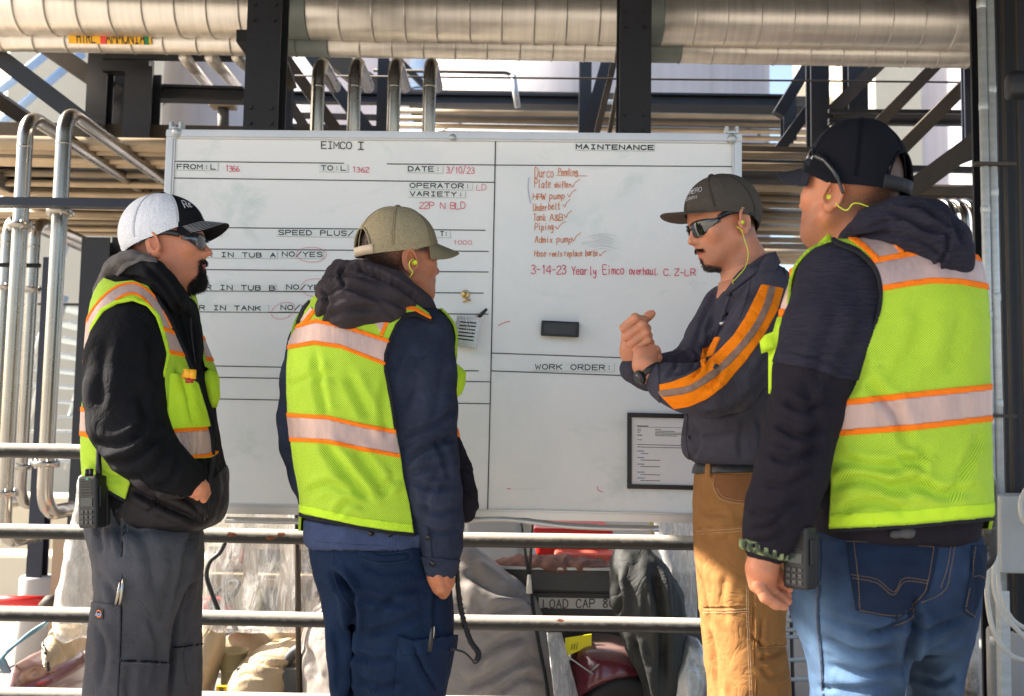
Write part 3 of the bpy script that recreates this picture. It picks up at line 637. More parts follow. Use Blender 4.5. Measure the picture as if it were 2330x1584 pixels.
for (x0, y0, x1, y1) in ((393, 367, 782, 371.5), (881, 373, 1126, 375.5), (1126, 375.6, 1671, 379), (392, 405, 1125, 415), (xL, 517, 1104, 524), (xL, 566, 1111, 572),
        (xL, 613, 1111, 619), (xL, 661.5, 1100, 667), (xL, 709, 1111, 715), (xL, 831, 1089, 844), (xL, 857, 1115, 869), (xL, 906, 1114, 919),
        (1118, 803.5, 1668, 823), (1118, 844, 1428, 855)): hline(x0, y0, x1, y1)
mb = MB(); ribbon(mb, [(1127.5, 322), (1118, 804), (1109.5, 1163)], 1.2, .0009); mb.obj('ruled_line', M_ink, wb, smooth=False)
FONT = {'A': '0,0 3,10 6,0;1.2,4 4.8,4', 'B': '0,0 0,10 3.5,10 5.3,9.2 5.5,7.7 5.2,6.2 3.5,5.3 0,5.3;3.5,5.3 5.5,4.5 6,2.7 5.5,1 4,0 0,0', 'C': '6,8 4.8,9.7 3,10 1.2,9.5 0,7 0,3 1.2,.5 3,0 4.8,.4 6,2',
 'D': '0,0 0,10 3,10 5.2,8.3 6,5 5.2,1.7 3,0 0,0', 'E': '6,10 0,10 0,0 6,0;0,5.2 5,5.2', 'F': '6,10 0,10 0,0;0,5.2 5,5.2', 'G': '6,8 4.5,10 1.5,10 0,7 0,3 1.5,0 4.5,0 6,2 6,4.6 3.6,4.6',
 'H': '0,10 0,0;6,10 6,0;0,5.2 6,5.2', 'I': '1,10 5,10;3,10 3,0;1,0 5,0', 'K': '0,10 0,0;6,10 0,4;2.2,5.8 6,0', 'L': '0,10 0,0 5.6,0', 'M': '0,0 0,10 3,4 6,10 6,0', 'N': '0,0 0,10 6,0 6,10',
 'O': '3,10 1.1,9.2 0,6.8 0,3.2 1.1,.8 3,0 4.9,.8 6,3.2 6,6.8 4.9,9.2 3,10', 'P': '0,0 0,10 4.2,10 5.6,9.2 6,7.5 5.6,5.8 4.2,5 0,5', 'R': '0,0 0,10 4.2,10 5.6,9.2 6,7.5 5.6,5.8 4.2,5 0,5;3,5 6,0',
 'S': '6,8.5 4.5,10 1.5,10 .2,8.6 .3,6.9 1.5,5.6 4.5,4.7 5.9,3.4 5.9,1.4 4.5,0 1.5,0 0,1.5', 'T': '0,10 6,10;3,10 3,0', 'U': '0,10 0,2.4 1.5,0 4.5,0 6,2.4 6,10', 'V': '0,10 3,0 6,10',
 'W': '0,10 1.3,0 3,7 4.7,0 6,10', 'X': '0,10 6,0;6,10 0,0', 'Y': '0,10 3,5 6,10;3,5 3,0', 'Z': '0,10 6,10 0,0 6,0', '/': '0,-1 6,11', ':': '3,1.5 3,2.6;3,6.8 3,7.9', '.': '1,0 1,.8', '-': '1,5 5,5',
 '0': '3,10 .8,8.6 0,5 .8,1.4 3,0 5.2,1.4 6,5 5.2,8.6 3,10', '1': '2,8 3.4,10 3.4,0', '2': '.4,8 1.6,9.8 4,10 5.6,8.5 5.2,6.4 0,0 6,0', '3': '.5,9 2.6,10 5,9.3 5.2,7 2.6,5.4 5.4,4.4 5.8,2 4,0 1.6,0 .2,1.4',
 '4': '4.6,0 4.6,10 0,3.4 6,3.4', '6': '5.2,9.4 2.4,8.4 .5,5 .4,2 2,0 4.4,.2 5.8,2.2 4.6,4.6 2.4,5 .7,3.6', '8': '3,5.4 .8,7.4 1.4,9.4 3,10 4.8,9.2 5,7.4 3,5.4 .4,3.2 .8,.8 3,0 5.4,.8 5.6,3 3,5.4',
 '&': '6,0 1,7.5 1.6,9.6 3.4,9.6 4,8 .6,3 1,.6 3.4,.2 5.6,3.6',
 'a': '5,6 2.6,6.6 .6,4.6 .8,1 3,.2 5,3.4 5,6 5,1 6,0', 'b': '.6,10 .6,0 3,0 5.4,1.6 5.2,5 3,6 .8,4', 'c': '5,5.6 3,6.4 .8,4.6 .8,1.4 3,0 5.4,1', 'd': '5.2,5 3,6 .6,4.4 .8,1 3,0 5.2,2;5.2,10 5.2,0', 'e': '.8,3 5,3.8 4.4,6 2.4,6.2 .6,4 1,1 3,0 5.4,1',
 'f': '5.4,9 3.8,10 2.6,8.4 2.6,-1;.8,5.4 5,5.8', 'g': '5,5.4 2.8,6.4 .6,4.4 1,1.6 3.4,1.2 5,5.4 5,-2 3,-4 .8,-2.8', 'h': '.6,10 .6,0;.6,4 2.8,6.2 4.8,5 5,0', 'i': '3,6 3,0;3,8.3 3,9', 'k': '.6,10 .6,0;4.8,6 .8,3 5,0', 'l': '3,10 3,.6 4.4,0',
 'm': '.2,6 .2,0;.2,4 1.6,6 2.9,4.6 2.9,0;2.9,4 4.4,6 5.8,4.6 5.8,0', 'n': '.6,6 .6,0;.6,4 2.8,6.2 4.8,5 5,0', 'o': '3,6.2 .8,4.8 .8,1.2 3,0 5.2,1.2 5.2,4.8 3,6.2', 'p': '.6,6 .6,-4;.6,4.6 3,6.4 5.2,4.4 4.6,1 2.4,.4 .6,1.6',
 'r': '.8,6 .8,0;.8,3.6 2.6,6 4.8,5.8', 's': '4.8,5.6 2.6,6.4 1,5 4.6,2.2 3.4,0 .8,.6', 't': '3,9.4 3,.6 4.8,0;.8,6 5.2,6.4', 'u': '.8,6 .8,1.4 2.8,0 5,2;5,6 5,0', 'v': '.6,6 2.8,0 5.2,6', 'w': '.2,6 1.5,0 3,5 4.4,0 5.8,6',
 'x': '.6,6 5,0;5,6 .6,0', 'y': '.8,6 1.2,2.6 3.4,1.8 5,6;5,6 4.6,-2 2.6,-4 .6,-2.6', '!': '0,3.4 2,.4 9,10'}
def glyph(ch): return [np.array([[float(v) for v in p.split(',')] for p in s.split()]) for s in FONT[ch].split(';')]
def write(txt, x0, x1, ybase, h, m, hw, hand=0., slope=KS, parent=None, slant=0., wf=.72, mapper=None, name='lettering', seed=1, off0=.0012):
    rng = np.random.default_rng(seed); n = len(txt); adv = (x1-x0)/n; w_ = adv*wf; mb = MB(); k = 0
    for i, ch in enumerate(txt):
        if ch == ' ': continue
        jx, jy, js = (rng.normal(0, hand, 3) if hand else (0, 0, 0)); st_ = glyph(ch); rot = js*.6
        for s in st_:
            q = s.copy(); 
            if hand:
                if len(q) > 2: q = spline(q, 5)
                else: q = np.linspace(q[0], q[1], 5)
                q = q+rng.normal(0, hand*.35, q.shape)*[1, 1]*.4
                q = np.c_[q[:, 0]*math.cos(rot*.25)-q[:, 1]*math.sin(rot*.25)*.4, q[:, 1]*(1+.12*js)+q[:, 0]*math.sin(rot*.25)*.5]
            x = x0+i*adv+(adv-w_)/2+(q[:, 0]/6+slant*q[:, 1]/10)*w_+jx*.8; y = ybase+slope*(x-x0)-q[:, 1]/10*h+jy*.8
            ribbon2(mb, np.c_[x, y], hw, off0+.00006*(k % 5), mapper); k += 1
    return mb.obj(name, m, parent or wb, smooth=False)
def ribbon2(mb, pts, hw, off, mapper=None):
    global bp
    if mapper is None: return ribbon(mb, pts, hw, off)
    q = [np.array(pts[0])]
    for a, b in zip(pts[:-1], pts[1:]):
        k = max(1, int(np.hypot(*(np.array(b)-a))/1.6)); q += [np.array(a)+(np.array(b)-a)*(i+1)/k for i in range(k)]
    pts = np.array(q)
    keep = bp; bp = mapper
    try: ribbon(mb, pts, hw, off)
    finally: bp = keep
def strip(x0, x1, y0, y1):
    sk_ = KS*(x1-x0)
    mb = MB(); V = [bp(x0, y0, .0004), bp(x1, y0+sk_, .0004), bp(x1, y1+sk_, .0004), bp(x0, y1, .0004)]; mb.add(V, [(0, 3, 2, 1)])
    s_ = mb.obj('label_strip', M_strip, wb, smooth=False)
    mb = MB(); e = .35; f_ = lambda P_: ribbon(mb, P_, e, .0010)
    f_([(x0, y1), (x1, y1+sk_)]); f_([(x1, y0+sk_), (x1, y1+sk_-.8)]); mb.obj('strip_edge', M_stripe, s_, smooth=False)
LAB = [('FROM:L', 401, 493, 384, 10, (394, 496, 370, 387)), ('TO:L', 729, 789, 387, 10, (726, 792, 374, 391)), ('DATE:', 927, 1004, 389, 10, (926, 1008, 376.5, 393)),
 ('OPERATOR:', 931, 1072, 427, 10, (929, 1075, 415.5, 431)), ('VARIETY:', 931, 1056, 445.5, 9.5, (929, 1059, 433.5, 449)), ('R:', 473, 501, 534, 10, (466, 505, 520.5, 537)),
 ('SPEED PLUS/', 632, 806, 534, 10, (629, 816, 521.5, 538)), ('T:', 1001, 1020, 537, 10, (990, 1025, 525.5, 541)), ('WATER IN TUB A', 405, 629, 583, 9.5, (398, 631, 569, 586)),
 ('NO/YES', 640, 735, 583, 10, (637, 736, 570, 587)), ('WATER IN TUB B', 402, 627, 658, 10, (396, 628, 644.5, 661)), ('NO/YES', 650, 745, 658, 10, (647, 747, 645, 662)),
 ('WATER IN TANK', 388, 595, 704, 9.5, (384, 611, 691, 708)), ('NO/YES', 637, 731, 704.5, 10, (634, 733, 692, 709)), ('WORK ORDER:', 1216, 1394, 840, 11, (1212, 1398, 824.5, 844))]
for k, (s, x0, x1, yb, h, bx) in enumerate(LAB): strip(*bx); write(s, x0, x1, yb, h, M_ink, 1.1, off0=.0012)
strip(1308, 1489, 325, 342); write('MAINTENANCE', 1309, 1489, 338.5, 9.5, M_ink, 1.35)
write('EIMCO', 730, 801, 338, 15.5, M_ink, 1.0, wf=.8); write('I', 811, 831, 340, 16.5, M_ink, 1.2, wf=.9)
write('1366', 512, 545, 390, 13, M_red, .75, hand=.35, seed=3, wf=.85); write('1362', 801, 840, 391.5, 11, M_red, .75, hand=.35, seed=4, wf=.85)
write('3/10/23', 1015, 1080, 394, 14, M_red, .75, hand=.35, seed=5, wf=.75); write('LD', 1083, 1108, 432, 13, M_pink, .75, hand=.35, seed=6, wf=.8)
write('22P N BLD', 953, 1060, 474, 14, M_red, .75, hand=.35, seed=7, wf=.85); write('1000', 1030, 1075, 556, 9, M_pink, .7, hand=.3, seed=8, wf=.75)
def scrib(pts, m, hw=.7, k=8):
    mb = MB(); ribbon(mb, spline(pts, k), hw, .0016); mb.obj('marker_stroke', m, wb, smooth=False)
def ell(cx, cy, rx, ry, m, a0=0, turns=1.05, rot=0., hw=.55):
    a = np.linspace(a0, a0+turns*2*np.pi, 34); g = 1+.05*np.sin(a*.5); x = rx*np.cos(a)*g; y = ry*np.sin(a)*g
    mb = MB(); ribbon(mb, np.c_[cx+x*math.cos(rot)-y*math.sin(rot), cy+x*math.sin(rot)+y*math.cos(rot)], hw, .0018); mb.obj('marker_circle', m, wb, smooth=False)
ell(709, 580, 34, 17, M_pink, 2.8); ell(718, 653, 31, 18, M_pink, 3.3, .6); ell(716, 660, 26, 14, M_pink, .2, .5); ell(645, 707, 27, 17, M_pink, 1.2, 1.02, -.35)
HW = [('Durco', 1216, 1260, 404, 21, 11), ('Pending', 1270, 1315, 397, 13, 12), ('Plate', 1215, 1254, 427, 18, 13), ('shifter', 1260, 1299, 427, 14, 14), ('HPW', 1212, 1242, 454, 13, 15), ('pump', 1249, 1285, 453, 15, 16),
 ('Under', 1212, 1245, 479, 16, 17), ('belt', 1247, 1275, 477, 15, 18), ('Tank', 1213, 1243, 502, 15, 19), ('A&B', 1250, 1281, 502, 14, 20), ('Piping', 1216, 1260, 523, 16, 21), ('Admix', 1217, 1258, 552, 15, 22), ('pump', 1265, 1302, 551, 15, 23),
 ('Hose', 1215, 1243, 583, 14, 24), ('reels', 1249, 1279, 583, 12, 25), ('replace', 1284, 1325, 583, 13, 26), ('barbs', 1331, 1361, 582, 13, 27)]
for (s, x0, x1, yb, h, sd) in HW: write(s, x0, x1, yb, h, M_org, .8, hand=.4, seed=sd, wf=.82, slope=.004, slant=.12)
for (x0, x1, y0, y1) in ((1298, 1319, 408, 426), (1291, 1311, 431, 448), (1281, 1297, 454, 471), (1284, 1301, 479, 495), (1263, 1287, 504, 521), (1301, 1321, 530, 548), (1363, 1379, 571, 582)):
    scrib([(x0, y0+(y1-y0)*.62), (x0+(x1-x0)*.24, y1), (x0+(x1-x0)*.5, y0+(y1-y0)*.45), (x1, y0)], M_org, .7)
scrib([(1266, 399.5), (1300, 400), (1336, 400.5)], M_org, .6)
for (s, x0, x1, yb, h, sd) in (('3-14-23', 1208, 1289, 623, 19, 31), ('Yearly', 1300, 1358, 625, 19, 32), ('Eimco', 1371, 1421, 624, 20, 33), ('overhaul.', 1431, 1502, 625, 17, 34), ('C.Z-LR', 1510, 1582, 627, 14, 35)):
    write(s, x0, x1, yb, h, M_red, .95, hand=.4, seed=sd, wf=.84, slope=.005)
scrib([(1134, 741), (1148, 734), (1160, 731)], M_red, .8); scrib([(1359, 1107), (1361, 1115), (1370, 1120)], M_red, .8); scrib([(1154, 1112), (1162, 1113)], M_red, .9)
for k in range(9):
    y = 535+k*4.2; scrib([(1340+random.uniform(-25, 25), y), (1370, y-3+random.uniform(-2, 2)), (1405+random.uniform(-15, 5), y+2)], mat('grey_smear', (.42, .47, .52), .6), .35)
scrib([(1203, 405), (1202, 430), (1207, 462)], mat('purple_smear', (.45, .45, .55), .6), 1.5)
# bolts and clamps on the frame
def bolt(px, py, nm='bolt', big=1.):
    c = bp(px, py, .012); V = []; 
    for (r, o) in ((.016*big, 0), (.016*big, .002), (.009*big, .0022), (.009*big, .007), (.006*big, .009)): 
        for j in range(14):
            a_ = 2*math.pi*j/14; V.append(c+BU*r*math.cos(a_)+np.array([0, 0, r*math.sin(a_)])+BN*o)
    F = [(i*14+j, i*14+(j+1) % 14, (i+1)*14+(j+1) % 14, (i+1)*14+j) for i in range(4) for j in range(14)]+[tuple(56+j for j in range(14))]
    mobj(nm, V, F, M_galv, wb)
bolt(401, 301); bolt(1030, 313, big=.75); bolt(1666, 316)
for (px, lb) in ((400, 'left galvanised beam clamp on top of the whiteboard'), (1665, 'right galvanised beam clamp on top of the whiteboard')):
    y0 = 296 if px < 900 else 312
    t_ = thing('beam_clamp', bp(px, y0, -.01), lb, 'clamp'); u = (bp(px, y0)-BA).dot(BU)
    for s in (-1, 1):
        mb = MB(); bslab(mb, u+s*.016-.004, u+s*.016+.004, ztop+.001, ztop+.024, -.03, .01); mb.obj('jaw', M_galv, t_, smooth=False)
        V, F = tube_vf([bpt(u+s*.016, ztop+.004, -.012), bpt(u+s*.016, ztop+.030, -.012)], .0045, 8); mobj('screw', V, F, M_galv, t_)
    mb = MB(); bslab(mb, u-.012, u+.012, ztop+.001, ztop+.008, -.03, .01); mb.obj('bridge', M_galv, t_, smooth=False)
# brass magnet clip
c = bp(1059, 670, .0); t_ = thing('magnet_clip', c, 'small brass magnet clip stuck on the whiteboard', 'clip'); M_brass = mat('brass', (.55, .38, .16), .3, metal=1, var=.1)
V = []; prof = [(.0135, 0), (.0135, .004), (.010, .0052), (.006, .004), (.0045, .008), (.001, .009)]
for (r, o) in prof:
    for j in range(20): a_ = 2*math.pi*j/20; V.append(c+BU*r*math.cos(a_)+np.array([0, 0, r*math.sin(a_)])+BN*o)
mobj('disc', V, [(i*20+j, i*20+(j+1) % 20, (i+1)*20+(j+1) % 20, (i+1)*20+j) for i in range(5) for j in range(20)], M_brass, t_)
V, F = tube_vf([c+BN*.006-[0, 0, .006], c+BN*.009+BU*.004-[0, 0, .016], c+BN*.010+BU*.006-[0, 0, .021]], .004, 8, sq=.5); mobj('arm', V, F, M_brass, t_)
V, F = tube_vf([c+BN*.010-BU*.006-[0, 0, .024], c+BN*.010+BU*.018-[0, 0, .018]], .0035, 8); mobj('jaw', V, F, M_brass, t_)
# slotted metal pen holder and orange marker
M_br = mat('brushed_steel', (.52, .52, .52), .25, metal=1., var=.15, vscale=4, stretch=(1, 1, 40), bump=.1, bscale=20)
q = [(1040, 719), (1095, 723), (1083, 792), (1030, 785)]
t_ = thing('pen_holder', bp(1060, 790, .02), 'slotted brushed metal pen holder on the whiteboard', 'pen holder')
def quadslab(q, o0, o1):
    V = [bp(x, y, o) for o in (o0, o1) for x, y in q]; return V, [(0, 1, 2, 3), (4, 7, 6, 5), (0, 4, 5, 1), (1, 5, 6, 2), (2, 6, 7, 3), (3, 7, 4, 0)]
lerp = lambda a, b, t: (a[0]+(b[0]-a[0])*t, a[1]+(b[1]-a[1])*t)
fs = [0, .13]
for k in range(6): fs += [.17+k*.1167-.0, .17+k*.1167+.075]
def qq(v, u): return lerp(lerp(q[0], q[1], u), lerp(q[3], q[2], u), v)
segs = [(0, .15)]+[(.20+.108*k, .258+.108*k) for k in range(6)]+[(.85, 1.)]
V, F = quadslab([qq(0, 0), qq(0, .16), qq(1, .16), qq(1, 0)], .03, .0315); mb = MB(); mb.add(V, F)
V, F = quadslab([qq(0, .84), qq(0, 1), qq(1, 1), qq(1, .84)], .03, .0315); mb.add(V, F)
edges = [0]+[x for s in [(.17+.115*k, .215+.115*k) for k in range(6)] for x in s]+[1]
for i in range(0, len(edges), 2):
    V, F = quadslab([qq(edges[i], .16), qq(edges[i], .84), qq(edges[i+1], .84), qq(edges[i+1], .16)], .03, .0315); mb.add(V, F)
mb.obj('slotted_front', M_br, t_, smooth=False)
V, F = quadslab([qq(.03, .03), qq(.03, .97), qq(.97, .97), qq(.97, .03)], .022, .024); mobj('dark_liner', V, F, M_ink, t_, smooth=False)
mb = MB()
for (e0, e1) in ((q[0], q[3]), (q[1], q[2]), (q[3], q[2])):
    V = [bp(e0[0], e0[1], .001), bp(e0[0], e0[1], .0298), bp(e1[0], e1[1], .0298), bp(e1[0], e1[1], .001)]; mb.add(V, [(0, 1, 2, 3)])
mb.obj('side', M_br, t_, smooth=False)
mk = thing('marker_pen', bp(1070, 770, .012), 'orange and black marker pen standing in the metal pen holder', 'marker')
V, F = tube_vf([bp(1052, 775, .014), bp(1088, 722, .014)], .0075, 12); mobj('barrel', V, F, mat('orange_plastic', (.75, .22, .05), .4), mk)
V, F = tube_vf([bp(1088.4, 721.5, .014), bp(1098, 713, .014), bp(1108, 703, .014)], [.0075, .006, .004], 12); mobj('cap', V, F, mat('black_plastic', (.015, .015, .016), .35), mk)
tag(mobj('board_marker', *tube_vf([bp(1048, 772, .014), bp(1060, 735, .014)], .007, 12), mat('red_plastic', (.5, .03, .03), .4)), 'red marker pen inside the metal pen holder', 'marker')
tag(mobj('paper_clip', *tube_vf(spline([bp(1062, 752, .0325), bp(1060, 722, .0325), bp(1064, 718, .0325), bp(1072, 756, .0325), bp(1068, 758, .0325), bp(1061, 728, .0325)], 5), .0006, 5), M_galv), 'wire paper clip on the metal pen holder', 'paper clip')
er = thing('board_eraser', bp(1275, 768, .02), 'black board eraser stuck on the whiteboard', 'eraser')
q2 = [(1232, 729), (1318, 733), (1317, 768), (1230, 764)]
bm = bmesh.new(); V, F = quadslab(q2, .002, .03); vs_ = [bm.verts.new(v) for v in V]; [bm.faces.new([vs_[i] for i in f]) for f in F]
bmesh.ops.recalc_face_normals(bm, faces=bm.faces); bmesh.ops.bevel(bm, geom=bm.edges[:], offset=.004, segments=3, affect='EDGES', profile=.5); bm.verts.index_update()
mobj('body', [tuple(v.co) for v in bm.verts], [[v.index for v in f.verts] for f in bm.faces], M_black, er, smooth=False); bm.free()
V, F = quadslab([(1239, 735), (1311, 738), (1310, 762), (1238, 758)], .0303, .0315); mobj('felt_insert', V, F, MATS['black_plastic'], er, smooth=False)
# framed letter
fd = thing('framed_notice', bp(1530, 1115, .01), 'black framed printed letter hung low on the whiteboard', 'framed notice')
x0, x1, y0, y1 = 1427, 1640, 939, 1112; sl = .022
def fq(a, b, c_, d_, o0=.001, o1=.012): return quadslab([(a, c_+sl*(a-x0)), (b, c_+sl*(b-x0)), (b, d_+sl*(b-x0)), (a, d_+sl*(a-x0))], o0, o1)
M_bf = mat('black_frame', (.014, .012, .012), .45)
for a_, b_, c_, d_ in ((x0, x1, y0, y0+10.5), (x0, x1, y1-10.5, y1), (x0, x0+10.5, y0+10.8, y1-10.8), (x1-10.5, x1, y0+10.8, y1-10.8)):
    V, F = fq(a_, b_, c_, d_); mobj('frame', V, F, M_bf, fd, smooth=False)
V, F = fq(x0+9, x1-9, y0+9, y1-9, .002, .005); mobj('paper', V, F, mat('paper', (.72, .68, .66), .7, var=.03), fd, smooth=False)
M_tx = mat('print_grey', (.14, .13, .13), .8); M_bt = mat('print_blue', (.12, .2, .42), .8)
def tline(xa, xb, y, m=None, hw=.9, dash=True):
    mb = MB(); x = xa; y_ = lambda x: y+sl*(x-x0)
    rr = random.Random(int(y*7+xa)); 
    while x < xb:
        w_ = rr.uniform(3, 9); e = min(x+w_, xb); ribbon(mb, [(x, y_(x)), (e, y_(e))], hw, .0052); x = e+1.4
    mb.obj('printed_line', m or M_tx, fd, smooth=False)
Y0 = lambda z: 680+z*.3038
for (xa, xb, z, m, hw) in ((330, 410, 952, M_tx, 1.2), (330, 355, 976, M_tx, .8), (330, 355, 988, M_tx, .8), (330, 350, 1000, M_tx, .8), (330, 365, 1021, M_tx, 1.1), (465, 505, 976, M_tx, .8), (465, 610, 988, M_tx, .8), (465, 690, 1000, M_tx, .8),
        (465, 670, 1011, M_tx, .8), (465, 630, 1022, M_tx, .8), (330, 365, 1056, M_tx, .8), (330, 690, 1092, M_tx, .9), (330, 660, 1110, M_tx, .9), (330, 380, 1140, M_bt, 1.1), (360, 415, 1158, M_tx, .9), (330, 380, 1189, M_bt, 1.1), (355, 500, 1207, M_tx, .9),
        (330, 380, 1238, M_bt, 1.1), (355, 495, 1255, M_tx, .9), (330, 383, 1298, M_bt, 1.1), (355, 500, 1316, M_tx, .9), (330, 383, 1342, M_bt, 1.1), (355, 500, 1360, M_tx, .9)):
    tline(1350+xa*.3038, 1350+xb*.3038, Y0(z)-0.6, m, hw)
mb = MB(); ribbon(mb, [(1450, 971+.4), (1610, 971+.4+sl*160)], .5, .0052); mb.obj('printed_line', M_tx, fd, smooth=False)
# lettering on the pipe label: AMMONIA / HTRL wrapped on the lower silver pipe
def pmap(px, py, off=0):
    f = (py-94)/(112-94); th = .42-(.42+.62)*f; x = P(px, 100, 4.95)[0]; rr = .062+.0068
    return np.array([x, 4.95-math.cos(th)*rr, zb2+math.sin(th)*rr])
write('AMMONIA', 252, 341, 110.5, 14, M_ink, .95, slope=0, parent=PL, mapper=pmap, wf=.78); write('HTRL', 186, 230, 110.5, 14, M_ink, .9, slope=0, parent=PL, mapper=pmap, wf=.7)
# ================================================================ soft body toolkit: distance fields -> one continuous skin
def surf(f, lo, hi, h, cf=4):
    lo = np.array(lo, float); hi = np.array(hi, float); n = (np.ceil((hi-lo)/h/cf)*cf).astype(int)
    nb = n//cf
    g = np.stack(np.meshgrid(*[lo[a]+(np.arange(nb[a])*cf+(cf-1)/2)*h for a in range(3)], indexing='ij'), -1).reshape(-1, 3)
    cv = f(g).reshape(nb); act = np.argwhere(np.abs(cv) < cf*h*1.75)
    full = np.repeat(np.repeat(np.repeat(np.where(cv < 0, -1., 1.).astype(np.float32), cf, 0), cf, 1), cf, 2)
    o = np.stack(np.meshgrid(*[np.arange(cf)]*3, indexing='ij'), -1).reshape(-1, 3)
    for c0 in range(0, len(act), 9000):
        ix = (act[c0:c0+9000, None, :]*cf+o[None]).reshape(-1, 3); full[ix[:, 0], ix[:, 1], ix[:, 2]] = f(lo+ix*h)
    s = full < 0
    cnt = sum(s[a:n[0]-1+a, b:n[1]-1+b, c:n[2]-1+c].astype(np.int8) for a in (0, 1) for b in (0, 1) for c in (0, 1))
    cells = np.argwhere((cnt > 0) & (cnt < 8)); N = len(cells); cid = -np.ones(n-1, dtype=np.int64); cid[tuple(cells.T)] = np.arange(N)
    acc = np.zeros((N, 3)); wt = np.zeros(N)
    for ax in range(3):
        for u in (0, 1):
            for v in (0, 1):
                d0 = np.zeros(3, int); oth = [a for a in range(3) if a != ax]; d0[oth[0]] = u; d0[oth[1]] = v; d1 = d0.copy(); d1[ax] = 1
                a_ = full[tuple((cells+d0).T)]; b_ = full[tuple((cells+d1).T)]; m_ = (a_ < 0) != (b_ < 0)
                t = np.where(m_, a_/(a_-b_+1e-12), 0); q = np.tile(d0.astype(float), (N, 1)); q[:, ax] = t; acc += q*m_[:, None]; wt += m_
    V = lo+(cells+acc/wt[:, None])*h; F = []
    for ax in range(3):
        sl0 = [slice(1, -1)]*3; sl0[ax] = slice(0, -1)
        A = s[tuple(slice(0, n[a]-1) if a == ax else slice(1, n[a]-1) for a in range(3))]
        B = s[tuple(slice(1, n[a]) if a == ax else slice(1, n[a]-1) for a in range(3))]
        e = np.argwhere(A != B); 
        if not len(e): continue
        off = np.ones(3, int); off[ax] = 0; e = e+off; a1, a2 = (ax+1) % 3, (ax+2) % 3
        def C(d1, d2): q = e.copy(); q[:, a1] -= d1; q[:, a2] -= d2; return cid[tuple(q.T)]
        quad = np.stack([C(1, 1), C(0, 1), C(0, 0), C(1, 0)], -1); ins = s[tuple(e.T)]
        quad[~ins] = quad[~ins][:, ::-1]; F.append(quad)
    F = np.concatenate(F); F = F[(F >= 0).all(1)]; return V, F
def smin(a, b, k):
    h = np.clip(.5+.5*(b-a)/k, 0, 1); return b*(1-h)+a*h-k*h*(1-h)
def smax(a, b, k): return -smin(-a, -b, k)
def ell(p, c, r, rot=None):
    q = p-np.array(c)
    if rot is not None: q = q @ rot
    r = np.array(r); k0 = np.linalg.norm(q/r, axis=1); k1 = np.linalg.norm(q/r/r, axis=1); return k0*(k0-1)/(k1+1e-9)
def rc(p, pts, rad, k=0):
    pts = np.array(pts, float); d = None
    for i in range(len(pts)-1):
        a, b = pts[i], pts[i+1]; ab = b-a; t = np.clip(((p-a) @ ab)/(ab @ ab), 0, 1)
        di = np.linalg.norm(p-a-t[:, None]*ab, axis=1)-(rad[i]+(rad[i+1]-rad[i])*t)
        d = di if d is None else (smin(d, di, k) if k else np.minimum(d, di))
    return d
def sph(p, c, r): return np.linalg.norm(p-np.array(c), axis=1)-r
class Loft:
    """rows (z, cx, cy, rx, ry) from top to bottom, or bottom to top; elliptic sections"""
    def __init__(s, rows, e=2.3, cap=.02):
        rows = np.array(sorted(rows, key=lambda r: r[0])); zz = rows[:, 0]
        k = spline(rows, 8); k = k[np.argsort(k[:, 0])]; s.k = k; s.e = e; s.cap = cap
    def __call__(s, p):
        k = s.k; z = p[:, 2]; cx, cy, rx, ry = (np.interp(z, k[:, 0], k[:, i]) for i in (1, 2, 3, 4))
        x = p[:, 0]-cx; y = p[:, 1]-cy; q = ((np.abs(x)/rx)**s.e+(np.abs(y)/ry)**s.e)**(1/s.e)
        L_ = np.sqrt(x*x+y*y); d = np.where(q > 1e-3, L_*(1-1/np.maximum(q, 1e-3)), -np.minimum(rx, ry)); d = np.maximum(d, -np.minimum(rx, ry))
        ez = np.maximum(z-k[-1, 0], k[0, 0]-z); return smax(d, ez, s.cap)
def vnorm(V, F):
    F = np.asarray(F); a = V[F[:, 1]]-V[F[:, 0]]; b = V[F[:, 2]]-V[F[:, 0]]; n = np.cross(a, b)
    if F.shape[1] == 4: n = n+np.cross(V[F[:, 2]]-V[F[:, 0]], V[F[:, 3]]-V[F[:, 0]])
    N = np.zeros_like(V)
    for i in range(F.shape[1]): 
        for c in range(3): N[:, c] += np.bincount(F[:, i], n[:, c], len(V))
    return N/(np.linalg.norm(N, axis=1)[:, None]+1e-12)
def relax(V, F, it=2, lam=.5):
    E = np.concatenate([F[:, [i, (i+1) % F.shape[1]]] for i in range(F.shape[1])]); E = np.concatenate([E, E[:, ::-1]])
    deg = np.bincount(E[:, 0], minlength=len(V))[:, None]+1e-9
    for _ in range(it):
        S = np.stack([np.bincount(E[:, 0], V[E[:, 1], c], len(V)) for c in range(3)], 1); V = V+lam*(S/deg-V)
    return V
def tris(F): F = np.asarray(F); return F if F.shape[1] == 3 else np.concatenate([F[:, [0, 1, 2]], F[:, [0, 2, 3]]])
